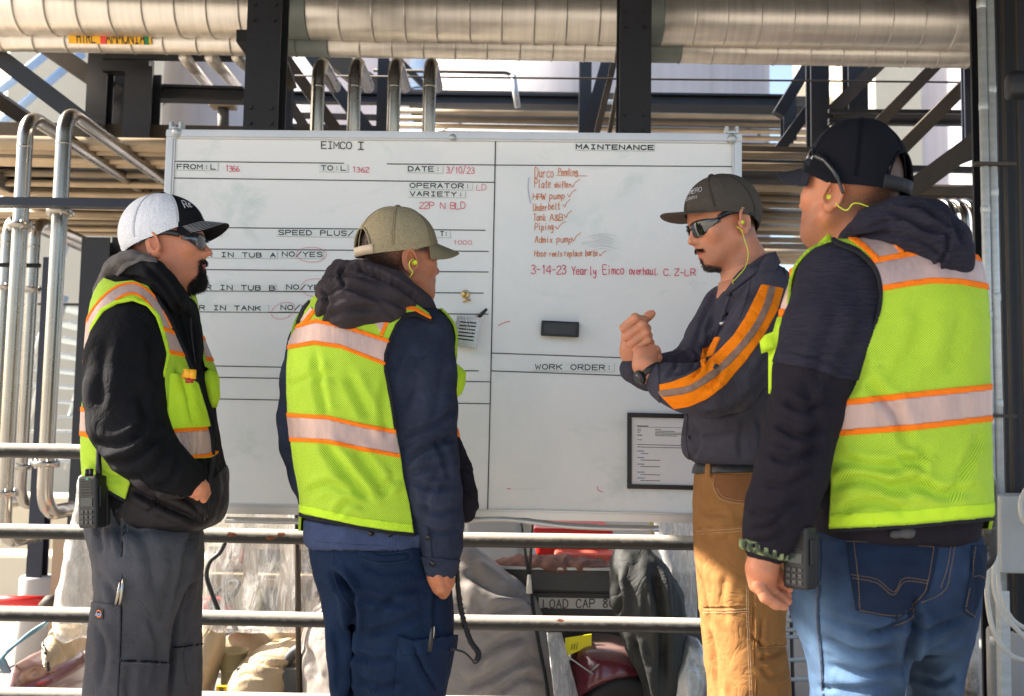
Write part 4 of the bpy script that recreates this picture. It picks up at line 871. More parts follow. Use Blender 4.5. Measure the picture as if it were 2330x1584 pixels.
def clip(V, F, s, A=None):
    """keep s>0 of a triangle mesh; A = extra per-vertex arrays (N,k)"""
    F = tris(F); s = np.where(np.abs(s) < 1e-9, 1e-9, s); pos = s > 0; c = pos[F].sum(1)
    out = [F[c == 3]]; mix = F[(c == 1) | (c == 2)]
    X_ = V if A is None else np.hstack([V, A])
    if len(mix):
        pm = pos[mix]; c = pm.sum(1); odd = np.where(c == 1, np.argmax(pm, 1), np.argmin(pm, 1))
        r = np.stack([np.take_along_axis(mix, ((odd+k) % 3)[:, None], 1)[:, 0] for k in range(3)], 1)
        e = np.concatenate([r[:, [0, 1]], r[:, [0, 2]]]); es = np.sort(e, 1); u, inv = np.unique(es, axis=0, return_inverse=True); inv = inv.reshape(-1)
        t = (s[u[:, 0]]/(s[u[:, 0]]-s[u[:, 1]]))[:, None]; new = X_[u[:, 0]]*(1-t)+X_[u[:, 1]]*t
        base = len(X_); X_ = np.vstack([X_, new]); i1 = base+inv[:len(r)]; i2 = base+inv[len(r):]; one = c == 1
        out.append(np.stack([r[one, 0], i1[one], i2[one]], 1)); two = ~one
        out.append(np.stack([i1[two], r[two, 1], r[two, 2]], 1)); out.append(np.stack([i1[two], r[two, 2], i2[two]], 1))
    F = np.concatenate(out); used, inv = np.unique(F, return_inverse=True); X_ = X_[used]; F = inv.reshape(F.shape)
    return (X_, F) if A is None else (X_[:, :3], F, X_[:, 3:])
def shell(V, F, N, out, inn=0.):
    """give a clipped sheet thickness: lift by out along N and add a rim down to inn"""
    F = tris(F); E = np.concatenate([F[:, [0, 1]], F[:, [1, 2]], F[:, [2, 0]]]); key = np.sort(E, 1)
    u, inv, c = np.unique(key, axis=0, return_inverse=True, return_counts=True); B = E[c[inv.reshape(-1)] == 1]
    bv, bi = np.unique(B, return_inverse=True); bi = bi.reshape(B.shape); n0 = len(V)
    V2 = np.vstack([V+N*out, V[bv]+N[bv]*inn]); quads = np.stack([B[:, 1], B[:, 0], n0+bi[:, 0], n0+bi[:, 1]], 1)
    return V2, [tuple(f) for f in F.tolist()]+[tuple(f) for f in quads.tolist()]
K24 = 1.0026
def px24(V): a, b = proj(V); return a/K24, b/K24
def poly_sd(px, py, poly):
    """+ inside"""
    q = np.array(poly, float); d = np.full(len(px), 1e9); ins = np.zeros(len(px), bool)
    for i in range(len(q)):
        a, b = q[i], q[(i+1) % len(q)]; e = b-a; wx, wy = px-a[0], py-a[1]; t = np.clip((wx*e[0]+wy*e[1])/(e @ e+1e-9), 0, 1)
        d = np.minimum(d, np.hypot(wx-e[0]*t, wy-e[1]*t))
        cnd = ((a[1] > py) != (b[1] > py)) & (px < (b[0]-a[0])*(py-a[1])/(b[1]-a[1]+1e-12)+a[0]); ins ^= cnd
    return np.where(ins, d, -d)
def line_d(px, py, pts, smooth=True):
    q = spline(pts, 5) if (smooth and len(pts) > 2) else np.array(pts, float); d = np.full(len(px), 1e9); tt = np.zeros(len(px))
    for i in range(len(q)-1):
        a, b = q[i], q[i+1]; e = b-a; wx, wy = px-a[0], py-a[1]; t = np.clip((wx*e[0]+wy*e[1])/(e @ e+1e-9), 0, 1)
        di = np.hypot(wx-e[0]*t, wy-e[1]*t); m_ = di < d; d = np.where(m_, di, d); tt = np.where(m_, (i+t)/(len(q)-1), tt)
    return d, tt
def creases(V, N, lst, seed=0):
    """real folds pressed into the cloth: [(points, width, depth_m)]; only on the side turned to us"""
    px, py = px24(V); tocam = np.array([0, 0, CAMZ])-V; tocam /= np.linalg.norm(tocam, axis=1)[:, None]; fc = np.clip((N*tocam).sum(1)*2.2, 0, 1); D = np.zeros(len(V))
    for pts, w_, dep in lst:
        d, t = line_d(px, py, pts); m_ = d < w_*4.5
        falloff = np.clip(np.sin(np.pi*np.clip(t, .0, 1))*2.2+.15, 0, 1); prof = -np.exp(-(d/w_/.85)**1.35)+.55*np.exp(-((d-1.8*w_)/w_)**2)
        D += np.where(m_, 1.7*dep*prof*falloff, 0)
    return D*fc
class Fig:
    """one person: pixel helpers tied to a depth plane"""
    def __init__(s, Y, label, foot):
        s.Y = Y; c = P(foot*K24, 1000, Y); s.root = thing('person', (c[0], Y, 0), label, 'person'); s.c = c
    def W(s, x, y, dy=0.): return P(x*K24, y*K24, s.Y+dy)
    def rp(s, r, dy=0.): return r*K24*(s.Y+dy)/FPX
    def loft(s, rows, e=2.3, cap=.02, inset=0, hem=0, right=1):
        """rows (py, left px, right px, half depth, dy); the section is fitted so that its outline meets both edges"""
        o = []; th = np.linspace(0, 2*np.pi, 73)[:-1]; cs, sn = np.cos(th), np.sin(th); ex, ey = np.sign(cs)*np.abs(cs)**(2/e), np.sign(sn)*np.abs(sn)**(2/e)
        for r in rows:
            py, xl, xr, ry = r[:4]; dy = r[4] if len(r) > 4 else 0; k_ = inset*max(0, min(1, (hem-py)/40)); xl += k_; xr -= k_*right; A_, B_ = s.W(xl, py, dy), s.W(xr, py, dy); Yc = A_[1]; a, b = A_[0], B_[0]; ta, tb = a/Yc, b/Yc
            for _ in range(6):
                cx, rx = (a+b)/2, max(.02, (b-a)/2); t = (cx+rx*ex)/(Yc+ry*ey); a += (ta-t.min())*Yc; b += (tb-t.max())*Yc
            o.append(((A_[2]+B_[2])/2, (a+b)/2, Yc, (b-a)/2, ry))
        return Loft(o, e, cap)
    def chain(s, rows):
        """rows (x, y, r_px, dy) -> points, radii"""
        return [s.W(x, y, dy) for x, y, r, dy in rows], [s.rp(r, dy) for x, y, r, dy in rows]
    def down(s, x, ztop, z, dx=0, dy=0.): pass
def uvset(o, uv):
    me = o.data; l = me.uv_layers.new(name='UVMap'); idx = np.empty(len(me.loops), dtype=np.int32); me.loops.foreach_get('vertex_index', idx)
    l.data.foreach_set('uv', np.asarray(uv, dtype=np.float32)[idx].ravel())
def attr(o, name, val):
    a = o.data.attributes.new(name, 'FLOAT', 'POINT'); a.data.foreach_set('value', np.asarray(val, dtype=np.float32))
def cloth_disp(V, N, amp, sc, stretch=(1, 1, 1), seed=0, ridge=.6):
    p = V*np.array(stretch)*sc; wv = np.stack([fbm(p*.7+9, 2, seed+3), fbm(p*.7+31, 2, seed+5), fbm(p*.7+57, 2, seed+7)], 1)*.8
    return amp*(ridge*ridged(p+wv, seed)+(1-ridge)*fbm(p*2+wv, 3, seed+9))
def islands(F, n):
    lab = np.arange(n); e = np.concatenate([F[:, [0, 1]], F[:, [1, 2]]])
    for _ in range(400):
        m_ = np.minimum(lab[e[:, 0]], lab[e[:, 1]]); old = lab.copy(); np.minimum.at(lab, e[:, 0], m_); np.minimum.at(lab, e[:, 1], m_); lab = lab[lab]; lab = lab[lab]
        if (lab == old).all(): break
    return lab[F[:, 0]]
def sub(name, V, F, N, s, m, parent, out=.002, inn=-.003, uv=None, at=None):
    """clip the piece where s > 0 out of a surface; every island becomes an object of its own, crumbs are dropped"""
    A = N if uv is None else np.hstack([N, uv]); V2, F2, A2 = clip(V, F, s, A); best = None
    if len(F2) == 0: return None
    lb = islands(F2, len(V2)); ids, cnt = np.unique(lb, return_counts=True); order = np.argsort(-cnt)
    for k in order:
        if cnt[k] < max(14, cnt.max()*.02): continue
        Fk = F2[lb == ids[k]]; used, inv = np.unique(Fk, return_inverse=True); Fk = inv.reshape(Fk.shape); Vk = V2[used]; Ak = A2[used]
        N2 = Ak[:, :3]; N2 = N2/(np.linalg.norm(N2, axis=1)[:, None]+1e-12); V3, F3 = shell(Vk, Fk, N2, out, inn); o = mobj(name, V3, F3, m, parent)
        if uv is not None: q = len(V3)-len(Vk); u2 = Ak[:, 3:5]; uvset(o, np.vstack([u2, np.zeros((q, 2))+u2[:1]]))
        best = best or o
    return best
# ---------------------------------------------------------------- cloth and skin materials
def cloth(name, col, var=.12, rough=.9, **k): 
    k.setdefault('vscale', 9); k.setdefault('bump', .35); k.setdefault('bscale', 55); k.setdefault('bdist', .003)
    k.setdefault('crinkle', .45); return mat(name, col, rough, var=var, weave=.35, wscale=1400, sheen=k.pop('sheen', 0.), spec=k.pop('spec', .12), **k)
def vest_mat(name, col):
    m = bpy.data.materials.new(name); m.use_nodes = True; t = m.node_tree; L = t.links.new; b = t.nodes['Principled BSDF']
    b.inputs['Roughness'].default_value = .75; b.inputs['Specular IOR Level'].default_value = .25
    uv = NN(t, 'UVMap'); mp = NN(t, 'Mapping'); mp.inputs['Rotation'].default_value = (0, 0, R(45)); mp.inputs['Scale'].default_value = (1, 1, 1); L(uv.outputs[0], mp.inputs[0])
    vo = NN(t, 'TexVoronoi', Scale=290., Randomness=.0); vo.voronoi_dimensions = '2D'; L(mp.outputs[0], vo.inputs['Vector'])
    mr = NN(t, 'MapRange'); L(vo.outputs['Distance'], mr.inputs[0]); mr.inputs[1].default_value = .20; mr.inputs[2].default_value = .38
    co = NN(t, 'TexCoord'); nz = NN(t, 'TexNoise', Scale=7., Detail=6.); L(co.outputs['Object'], nz.inputs['Vector'])
    r2 = NN(t, 'MapRange'); L(nz.outputs['Fac'], r2.inputs[0]); r2.inputs[1].default_value = .3; r2.inputs[2].default_value = .7
    c0 = NN(t, 'Mix', data_type='RGBA'); c0.inputs[6].default_value = tuple(x*.88 for x in col)+(1,); c0.inputs[7].default_value = tuple(min(1, x*1.06) for x in col)+(1,); L(r2.outputs[0], c0.inputs[0])
    n3 = NN(t, 'TexNoise', Scale=18., Detail=6.); L(co.outputs['Object'], n3.inputs['Vector']); r3 = NN(t, 'MapRange'); L(n3.outputs['Fac'], r3.inputs[0]); r3.inputs[1].default_value = .66; r3.inputs[2].default_value = .8; r3.inputs[4].default_value = .45
    c1 = NN(t, 'Mix', data_type='RGBA'); L(r3.outputs[0], c1.inputs[0]); L(c0.outputs[2], c1.inputs[6]); c1.inputs[7].default_value = (.12, .16, .03, 1)
    c2 = NN(t, 'Mix', data_type='RGBA'); L(mr.outputs[0], c2.inputs[0]); c2.inputs[6].default_value = tuple(x*.20 for x in col)+(1,); L(c1.outputs[2], c2.inputs[7]); L(c2.outputs[2], b.inputs['Base Color'])
    bp_ = NN(t, 'Bump', Strength=.6, Distance=.001); L(mr.outputs[0], bp_.inputs['Height'])
    n2 = NN(t, 'TexNoise', Scale=45., Detail=4.); L(co.outputs['Object'], n2.inputs['Vector']); b2 = NN(t, 'Bump', Strength=.3, Distance=.003); L(n2.outputs['Fac'], b2.inputs['Height']); L(bp_.outputs[0], b2.inputs['Normal']); L(b2.outputs[0], b.inputs['Normal'])
    return m
def skin_mat(name, col, hair, red=.35):
    m = bpy.data.materials.new(name); m.use_nodes = True; t = m.node_tree; L = t.links.new; b = t.nodes['Principled BSDF']
    b.inputs['Roughness'].default_value = .48; b.inputs['Specular IOR Level'].default_value = .4
    b.inputs['Subsurface Weight'].default_value = .12; b.inputs['Subsurface Radius'].default_value = (.010, .004, .002)
    co = NN(t, 'TexCoord'); n1 = NN(t, 'TexNoise', Scale=34., Detail=9., Roughness=.75); L(co.outputs['Object'], n1.inputs['Vector'])
    mr = NN(t, 'MapRange'); L(n1.outputs['Fac'], mr.inputs[0]); mr.inputs[1].default_value = .35; mr.inputs[2].default_value = .7
    mx = NN(t, 'Mix', data_type='RGBA'); L(mr.outputs[0], mx.inputs[0]); mx.inputs[6].default_value = tuple(x*k for x, k in zip(col, (.84, .86, .88)))+(1,)
    mx.inputs[7].default_value = (min(1, col[0]*1.10), col[1]*(1-red*.25), col[2]*(1-red*.35), 1)
    lp = NN(t, 'Attribute', attribute_name='lips'); m2 = NN(t, 'Mix', data_type='RGBA'); L(lp.outputs['Fac'], m2.inputs[0]); L(mx.outputs[2], m2.inputs[6]); m2.inputs[7].default_value = (col[0]*.85, col[1]*.5, col[2]*.5, 1)
    at = NN(t, 'Attribute', attribute_name='hair'); n2 = NN(t, 'TexNoise', Scale=700., Detail=3.); L(co.outputs['Object'], n2.inputs['Vector'])
    r2 = NN(t, 'MapRange'); L(n2.outputs['Fac'], r2.inputs[0]); r2.inputs[1].default_value = .3; r2.inputs[2].default_value = .62; r2.inputs[3].default_value = .55; r2.inputs[4].default_value = 1.25
    mu = NN(t, 'Math', operation='MULTIPLY', use_clamp=True); L(at.outputs['Fac'], mu.inputs[0]); L(r2.outputs[0], mu.inputs[1])
    m3 = NN(t, 'Mix', data_type='RGBA'); L(mu.outputs[0], m3.inputs[0]); L(m2.outputs[2], m3.inputs[6]); m3.inputs[7].default_value = tuple(hair)+(1,); L(m3.outputs[2], b.inputs['Base Color'])
    n4 = NN(t, 'TexNoise', Scale=380., Detail=4.); L(co.outputs['Object'], n4.inputs['Vector']); bp_ = NN(t, 'Bump', Strength=.6, Distance=.0014); L(n4.outputs['Fac'], bp_.inputs['Height']); L(bp_.outputs[0], b.inputs['Normal'])
    return m
LIME = vest_mat('lime_mesh', (.50, .735, .045)); LIMEF = cloth('lime_fabric', (.47, .69, .035), var=.08)
ORG = cloth('orange_binding', (.90, .19, .012), var=.06); SILV = mat('reflective_tape', (.40, .295, .27), .5, metal=.15, var=.1, vscale=7, col2=(.62, .41, .33), v2=.35, bump=.5, bscale=26, stretch=(1.6, 1.6, .35), bdist=.006, spec=.4)
ORGL = cloth('orange_twill', (.95, .235, .008), var=.06); PIPING = cloth('black_piping', (.018, .018, .022), var=.1)
# ---------------------------------------------------------------- heads
def head_sdf(p, w=1., fat=0.):
    p = p/np.array([w, 1, 1]); q = p.copy(); q[:, 0] = np.abs(q[:, 0])
    d = smin(ell(p, (0, .004, .055), (.075, .095, .088)), ell(p, (0, .042, -.002), (.059, .060, .075)), .03)
    d = smin(d, rc(q, [(.050, .020, -.034), (.020, .078, -.060)], [.020, .018]), .028)
    d = smin(d, sph(q, (.006, .086, -.064), .019), .018); d = smin(d, sph(p, (0, .080, -.028), .030), .02)
    d = smin(d, sph(q, (.042, .066, .006), .021), .022); d = smin(d, rc(q, [(.036, .082, .044), (.008, .094, .044)], [.009, .008]), .016)
    d = smax(d, -sph(q, (.032, .112, .028), .018), .014); d = smin(d, sph(q, (.031, .0815, .030), .0135), .006)
    ns = rc(p, [(0, .094, .038), (0, .107, .016), (0, .118, .001)], [.0065, .0075, .0095]); ns = smin(ns, sph(q, (.011, .107, -.004), .0080), .007); ns = smin(ns, sph(p, (0, .111, -.007), .0055), .006)
    d = smin(d, ns, .010); d = smax(d, -sph(q, (.0065, .113, -.0125), .0032), .003)
    d = smin(d, rc(q, [(0, .1055, -.0305), (.018, .095, -.0345)], [.0055, .004]), .006); d = smin(d, rc(q, [(0, .1035, -.0425), (.016, .094, -.0395)], [.0065, .004]), .006)
    d = smax(d, -rc(q, [(0, .114, -.0368), (.022, .100, -.0372)], [.0035, .0022]), .003)
    er = np.array(Matrix.Rotation(R(14), 3, 'X') @ Matrix.Rotation(R(-22), 3, 'Z')); ec = (.0785, -.008, .004)
    e = ell(q, ec, (.0065, .0175, .031), er); l = (q-np.array(ec)) @ er
    e = smin(e, ell(q, (.0775, .000, -.020), (.006, .010, .011)), .006)
    rim = np.sqrt((np.sqrt((l[:, 1]/.0165)**2+(l[:, 2]/.030)**2)-1)**2*.0165**2+(l[:, 0]-.003)**2)-.0033; rim = np.where(l[:, 2] > -.022, rim, 1)
    e = smax(e, -ell(q, (.0868, -.005, .007), (.0095, .0125, .0215), er), .002); e = smin(e, rim, .0015); e = smin(e, rc(q, [(.081, .006, -.002), (.083, -.004, .016)], [.0026, .0020]), .0015)
    e = smin(e, rc(q, [(.0805, .0085, .004), (.0815, .0085, -.008)], [.0042, .0042]), .002)
    e = smax(e, -sph(q, (.085, .001, -.001), .0068), .002)
    d = smin(d, e, .006)
    if fat: d = smin(d, ell(p, (0, .040, -.070), (.045, .045, .030+fat)), .03)
    return d
class Head:
    def __init__(s, fig, ear, theta, pitch=0., roll=0., w=1., fat=0., k=1., kz=1., neck=None, skin=None, hair=(.02, .015, .012), hairf=None, beardf=None):
        """ear = world position of the ear-height head centre"""
        s.c = np.array(ear); s.k = k; s.S = np.array([1, 1, kz]); s.w = w; s.fig = fig
        s.M = np.array(Matrix.Rotation(R(-theta), 3, 'Z') @ Matrix.Rotation(R(pitch), 3, 'X') @ Matrix.Rotation(R(roll), 3, 'Y'))
        nk = [s.inv(np.array(q)) for q, r in neck]; nr = [r/k for q, r in neck]
        f = lambda p: smin(head_sdf(p, w, fat), rc(p, nk, nr, .02), .03)
        zlo = min(q[2] for q in nk)-.09; lo = (-.11, -.15, zlo); hi = (.11, .145, .155)
        lo = np.minimum(lo, np.min(nk, 0)-.08)
        V, F = surf(f, lo, hi, .0020, 4); V = relax(V, F, 1, .2); s.V0 = V
        s.Vl = V; s.F = F; s.hair = hairf(V) if hairf else np.zeros(len(V)); lip = np.zeros(len(V))
        x, y, z = V.T; lip = np.clip(1.4-np.hypot(x/.021, (z+.037)/.0095), 0, 1)*(y > .085); s.lip = lip
    def inv(s, p): return ((p-s.c) @ s.M)/s.k/s.S
    def to(s, p): return (np.asarray(p, float)*s.k*s.S) @ s.M.T+s.c
def hand_pts(fr, spec): pass
def join(parts):
    V = []; F = []; n = 0
    for v, f in parts:
        V.append(np.asarray(v)); F += [tuple(int(i)+n for i in q) for q in f]; n += len(v)
    return np.concatenate(V), F
def cap_build(H, top_m, mesh_m, brim_m, under_m, opening=False, strap_m=None, label=None, front=62, brimk=1., ctr=(0, .004, .045), rad=(.0865, .106, .104), edge=(.030, .45, .30), curve=1., btilt=0., boxy=.0, stitch=None, btn=None):
    fig = H.fig; base = H.to((0, 0, .05)); cp = thing('cap', base-0, None, None); cp.parent = fig.root; cp.location = tuple(base-wloc(fig.root))
    if label: cp['label'] = label
    def dome(a, t, off=0.):
        rx, ry, rz = rad; ca, sa = math.cos(a), math.sin(a)
        ye = ctr[1]+ry*ca; ze = edge[0]+(edge[1] if ye > 0 else edge[2])*ye; f0 = math.asin(max(-.9, min(.6, (ze-ctr[2])/rz))); f = f0+(math.pi/2-f0)*t
        g = 1.; 
        for sm in range(6):
            da = (a-math.radians(sm*60)+math.pi) % (2*math.pi)-math.pi; g -= .012*math.exp(-(da/.05)**2)*(1-t*.6)
        cf = math.cos(f)**(.86 if ca > 0 else .93); bx = 1+boxy*max(0, ca)*math.sin(f)*math.cos(f)
        lean = 1 if f > 0 else 1-.10*(f/-.5)**2*.3
        return np.array([ctr[0]+(rx*g+off)*sa*cf*lean*H.w, ctr[1]+(ry*g*bx+off)*ca*cf*lean, ctr[2]+(rz+off)*math.sin(f)])
    na, ntt = 14, 20
    for s_ in range(6):
        a0 = math.radians(-60+60*s_); a1 = a0+math.radians(60); V = []; F = []; UV = []
        for i in range(na+1):
            for j in range(ntt+1):
                a = a0+(a1-a0)*i/na; V.append(dome(a, j/ntt)); UV.append((a*.1, j/ntt*.14))
        for i in range(na):
            for j in range(ntt):
                a = (a0+(a1-a0)*(i+.5)/na); t = (j+.5)/ntt; da = (a-math.pi+math.pi) % (2*math.pi)-math.pi
                if opening and abs(da) < .48 and t < .36*math.sqrt(max(0, 1-(da/.48)**2)): continue
                F.append((i*(ntt+1)+j, (i+1)*(ntt+1)+j, (i+1)*(ntt+1)+j+1, i*(ntt+1)+j+1))
        mid = math.degrees((a0+a1)/2); mid = (mid+180) % 360-180
        o = mobj('panel', H.to(V), F, top_m if abs(mid) < front else mesh_m, cp); uvset(o, UV)
        md = o.modifiers.new('th', 'SOLIDIFY'); md.thickness = .0015; md.offset = 1
        V, F = tube_vf([H.to(dome(a0, t, .0008)) for t in np.linspace(0, 1, 22)], .0011, 6); mobj('seam', V, F, stitch or (top_m if abs(math.degrees(a0)) < 70 or s_ == 0 else mesh_m), cp)
    # sweat band, button
    aa = np.linspace(0, 2*np.pi, 60)
    V = []; F = []
    for i, a in enumerate(aa): V += [dome(a, 0, .0016), dome(a, .075, .0016)]
    F = [(2*i, 2*i+2, 2*i+3, 2*i+1) for i in range(len(aa)-1) if not (opening and abs((aa[i]) % (2*math.pi)-math.pi) < .47)]
    mobj('band', H.to(V), F, None, cp, ms=[mesh_m, top_m], mi=[1 if min(f[0], 120-f[0]) < 20 else 0 for f in F])
    c = dome(0, 1, .001); V, F = lathe_vf((0, 0, 0), [(.0085, 0), (.008, .003), (.004, .0055), (.0005, .006)], 14); mobj('button', H.to(V+c), F, btn or top_m, cp)
    if opening:
        V = []; F = []
        for i, a in enumerate(np.linspace(math.pi-.55, math.pi+.55, 24)): V += [dome(a, .002, .0028), dome(a, .115, .0028)]
        F = [(2*i, 2*i+2, 2*i+3, 2*i+1) for i in range(23)]; o = mobj('strap', H.to(V), F, strap_m or mesh_m, cp); md = o.modifiers.new('th', 'SOLIDIFY'); md.thickness = .0015
        V = []
        arch = [(da, .36*math.sqrt(max(0, 1-(da/.48)**2))) for da in np.linspace(-.48, .48, 30)]
        V, F = tube_vf([H.to(dome(math.pi+da, t, .002)) for da, t in arch], .0022, 8); mobj('opening_binding', V, F, mesh_m, cp)
    # brim: curved sheet with thickness
    nu, nv = 26, 12; V = []; 
    for i in range(nu+1):
        u = -1+2*i/nu; a = u*math.radians(62); e0 = dome(a, .0, -.001)
        for j in range(nv+1):
            v = j/nv; ext = .072*brimk*math.sqrt(max(0, 1-abs(u)**2.6)); x = e0[0]*(1+.06*v); y = e0[1]+ext*v
            z = e0[2]+.004-(.016*curve)*(abs(x)/.075)**2*(.15+.85*v)+btilt*v
            V.append((x, y, z))
    F = [(i*(nv+1)+j, (i+1)*(nv+1)+j, (i+1)*(nv+1)+j+1, i*(nv+1)+j+1) for i in range(nu) for j in range(nv)]
    Vw = H.to(V); o = mobj('brim', Vw, F, None, cp, ms=[brim_m, under_m, brim_m])
    md = o.modifiers.new('th', 'SOLIDIFY'); md.thickness = .0035; md.offset = -1; md.material_offset = 1; md.material_offset_rim = 2
    o.modifiers.new('sb', 'SUBSURF').render_levels = 1
    if stitch:
        for v in (.2, .32, .44, .56, .68, .80, .93):
            pts = []
            for i in range(1, nu): q = np.array(V[i*(nv+1)+int(v*nv)]); q2 = np.array(V[i*(nv+1)+min(nv, int(v*nv)+1)]); fr_ = v*nv-int(v*nv); pts.append(H.to(q+(q2-q)*fr_+[0, 0, .0007]))
            V_, F_ = tube_vf(pts, .0005, 4); mobj('stitching', V_, F_, stitch, cp)
    return cp, dome
def hair_tufts(H, fn, n, ln, m, parent, name='beard', down=1., rad=.0006, seed=3, curl=.3):
    """short hairs rooted on the skin where fn(local)>random"""
    V = H.Vl; F = np.asarray(H.F); N = vnorm(V, F); wgt = np.clip(fn(V), 0, 1); idx = np.where(wgt > .02)[0]; rng = np.random.default_rng(seed)
    if not len(idx): return
    ch = rng.choice(idx, n, p=wgt[idx]/wgt[idx].sum()); p0 = V[ch]+rng.normal(0, .0012, (n, 3)); nn = N[ch]; dirs = nn*.75+np.array([0, .15, -1.])*down+rng.normal(0, curl, (n, 3)); dirs /= np.linalg.norm(dirs, axis=1)[:, None]
    L_ = ln*(.5+.8*rng.random(n))*(.35+.65*wgt[ch]); d2 = dirs+rng.normal(0, curl*.8, (n, 3))-nn*.25; d2 /= np.linalg.norm(d2, axis=1)[:, None]
    p1 = p0+nn*.001+dirs*(L_*.5)[:, None]; p2 = p1+d2*(L_*.5)[:, None]; sd = np.cross(dirs, rng.normal(0, 1, (n, 3))); sd /= np.linalg.norm(sd, axis=1)[:, None]; sd *= rad
    Vs = np.stack([p0-sd, p0+sd, p1-sd*.8, p1+sd*.8, p2], 1).reshape(-1, 3); b = np.arange(n)[:, None]*5
    F = (b+np.array([[0, 1, 3]])).tolist()+(b+np.array([[0, 3, 2]])).tolist()+(b+np.array([[2, 3, 4]])).tolist()
    return mobj(name, H.to(Vs), F, m, parent)
def glasses(H, lens_m, frame_m, label=None, wrap=1., z0=.030, yoff=0., up=None, parent=None):
    fig = H.fig; c = H.to((0, .09, z0)); g = thing('sunglasses', c, None, None); g.parent = fig.root; g.location = tuple(c-wloc(fig.root))
    if label: g['label'] = label
    T = up if up else (lambda q: q)
    for s in (-1, 1):
        V = []; n1, n2 = 16, 9
        for i in range(n1+1):
            for j in range(n2+1):
                u = i/n1; v = j/n2*2-1; a = math.radians(6+62*u*wrap); x = s*.074*math.sin(a)*1.02; y = .020+.092*math.cos(a)**.8+yoff
                hh = .0195*(1-.55*u**2.2)*(.55+.45*math.sin(math.pi*min(1, .12+u*1.1))**.6); V.append(T(np.array([x*H.w, y-.003*v*v, z0+.002*u+v*hh-(.004*(1-u) if v < 0 else 0)])))
        F = [(i*(n2+1)+j, (i+1)*(n2+1)+j, (i+1)*(n2+1)+j+1, i*(n2+1)+j+1) for i in range(n1) for j in range(n2)]
        o = mobj('lens', H.to(V), F, lens_m, g); md = o.modifiers.new('t', 'SOLIDIFY'); md.thickness = .0015
        top = [H.to(V[i*(n2+1)+n2]) for i in range(n1+1)]; V_, F_ = tube_vf(top, .0022, 8); mobj('frame', V_, F_, frame_m, g)
        pts = [T(np.array([s*.0735*H.w, .055+yoff, z0+.008])), T(np.array([s*.0785*H.w, .03, z0+.011])), T(np.array([s*.081*H.w, .0, z0+.006])), T(np.array([s*.079*H.w, -.022, z0-.004])), T(np.array([s*.076*H.w, -.045, z0-.020]))]
        V_, F_ = tube_vf(H.to(spline(pts, 5)), [.0060]*6+[.0045]*9+[.0028]*6, 10, sq=1.25, up=(0, 0, 1)); mobj('temple', V_, F_, frame_m, g)
    V_, F_ = tube_vf(H.to([T(np.array(q)) for q in ((-.010, .1145+yoff, z0+.006), (0, .1155+yoff, z0+.010), (.010, .1145+yoff, z0+.006))]), .0025, 8); mobj('bridge', V_, F_, frame_m, g)
    return g
def skin_obj(H, m, extra=(), name='body'):
    parts = [(H.to(H.Vl), np.asarray(H.F).tolist())]+[e for e in extra]; V, F = join(parts); o = mobj(name, V, F, m, H.fig.root); n = len(H.Vl)
    h = np.zeros(len(V)); h[:n] = H.hair; l = np.zeros(len(V)); l[:n] = H.lip; attr(o, 'hair', h); attr(o, 'lips', l); return o
def body_core(fig, pts):
    """simple trunk and limbs under the clothes: [(points, radii)]"""
    out = []
    for p, r in pts: out.append(tube_vf(spline(p, 3), np.interp(np.linspace(0, 1, 3*(len(p)-1)+1), np.linspace(0, 1, len(r)), r), 12))
    return out
def hand_mesh(palm, fingers, h=.0018, k=.004):
    """palm: [(pts, radii)] merged softly; fingers: [(pts, radii)] each kept apart"""
    allp = np.concatenate([np.array(q[0]) for q in palm+fingers]); lo = allp.min(0)-.03; hi = allp.max(0)+.03
    def f(p):
        d = None
        for q, r in palm: e = rc(p, q, r, .004); d = e if d is None else smin(d, e, .016)
        for q, r in fingers: e = rc(p, q, r, .003); d = smin(d, e, k)
        return d
    V, F = surf(f, lo, hi, h, 4); V = relax(V, F, 1, .15); N = vnorm(V, F); D = np.zeros(len(V))
    for q, r in fingers:
        for j in q[1:-1]: dj = np.linalg.norm(V-j, axis=1); D += .0007*np.exp(-((dj-.0125)/.003)**2)-.0005*np.exp(-((dj-.0155)/.0013)**2)
    D += .0004*fbm(V*420, 2, 5); V = V+N*D[:, None]; return V, F.tolist()
def earplug(H, side, col_m, cord=None):
    fig = H.fig; c = H.to((side*.086, .003, .000)); V, F = tube_vf([H.to((side*.079, .003, 0)), H.to((side*.090, .004, .001)), H.to((side*.094, .004, .001))], [.0055, .0065, .004], 12); mobj('earplug', V, F, col_m, fig.root)
    if cord is not None: V, F = tube_vf(spline(cord, 8), .0011, 6); mobj('cord', V, F, col_m, fig.root)
M_plug = mat('earplug_yellow', (.62, .72, .03), .5, var=.05)
def shoe(fig, x, y, th, m, side=1):
    f = np.array([math.sin(R(th)), math.cos(R(th)), 0]); c = np.array([x, y, 0]); up = np.array([0, 0, 1.])
    fn = lambda p: smax(smin(rc(p, [c-f*.06+up*.055, c+f*.08+up*.045, c+f*.15+up*.04], [.045, .045, .036]), rc(p, [c-f*.05+up*.05, c-f*.04+up*.16], [.045, .05]), .03), .004-p[:, 2], .004)
    V, F = surf(fn, c-[.25, .25, .02], c+[.25, .25, .24], .006); return mobj('boot', V, F, m, fig.root)
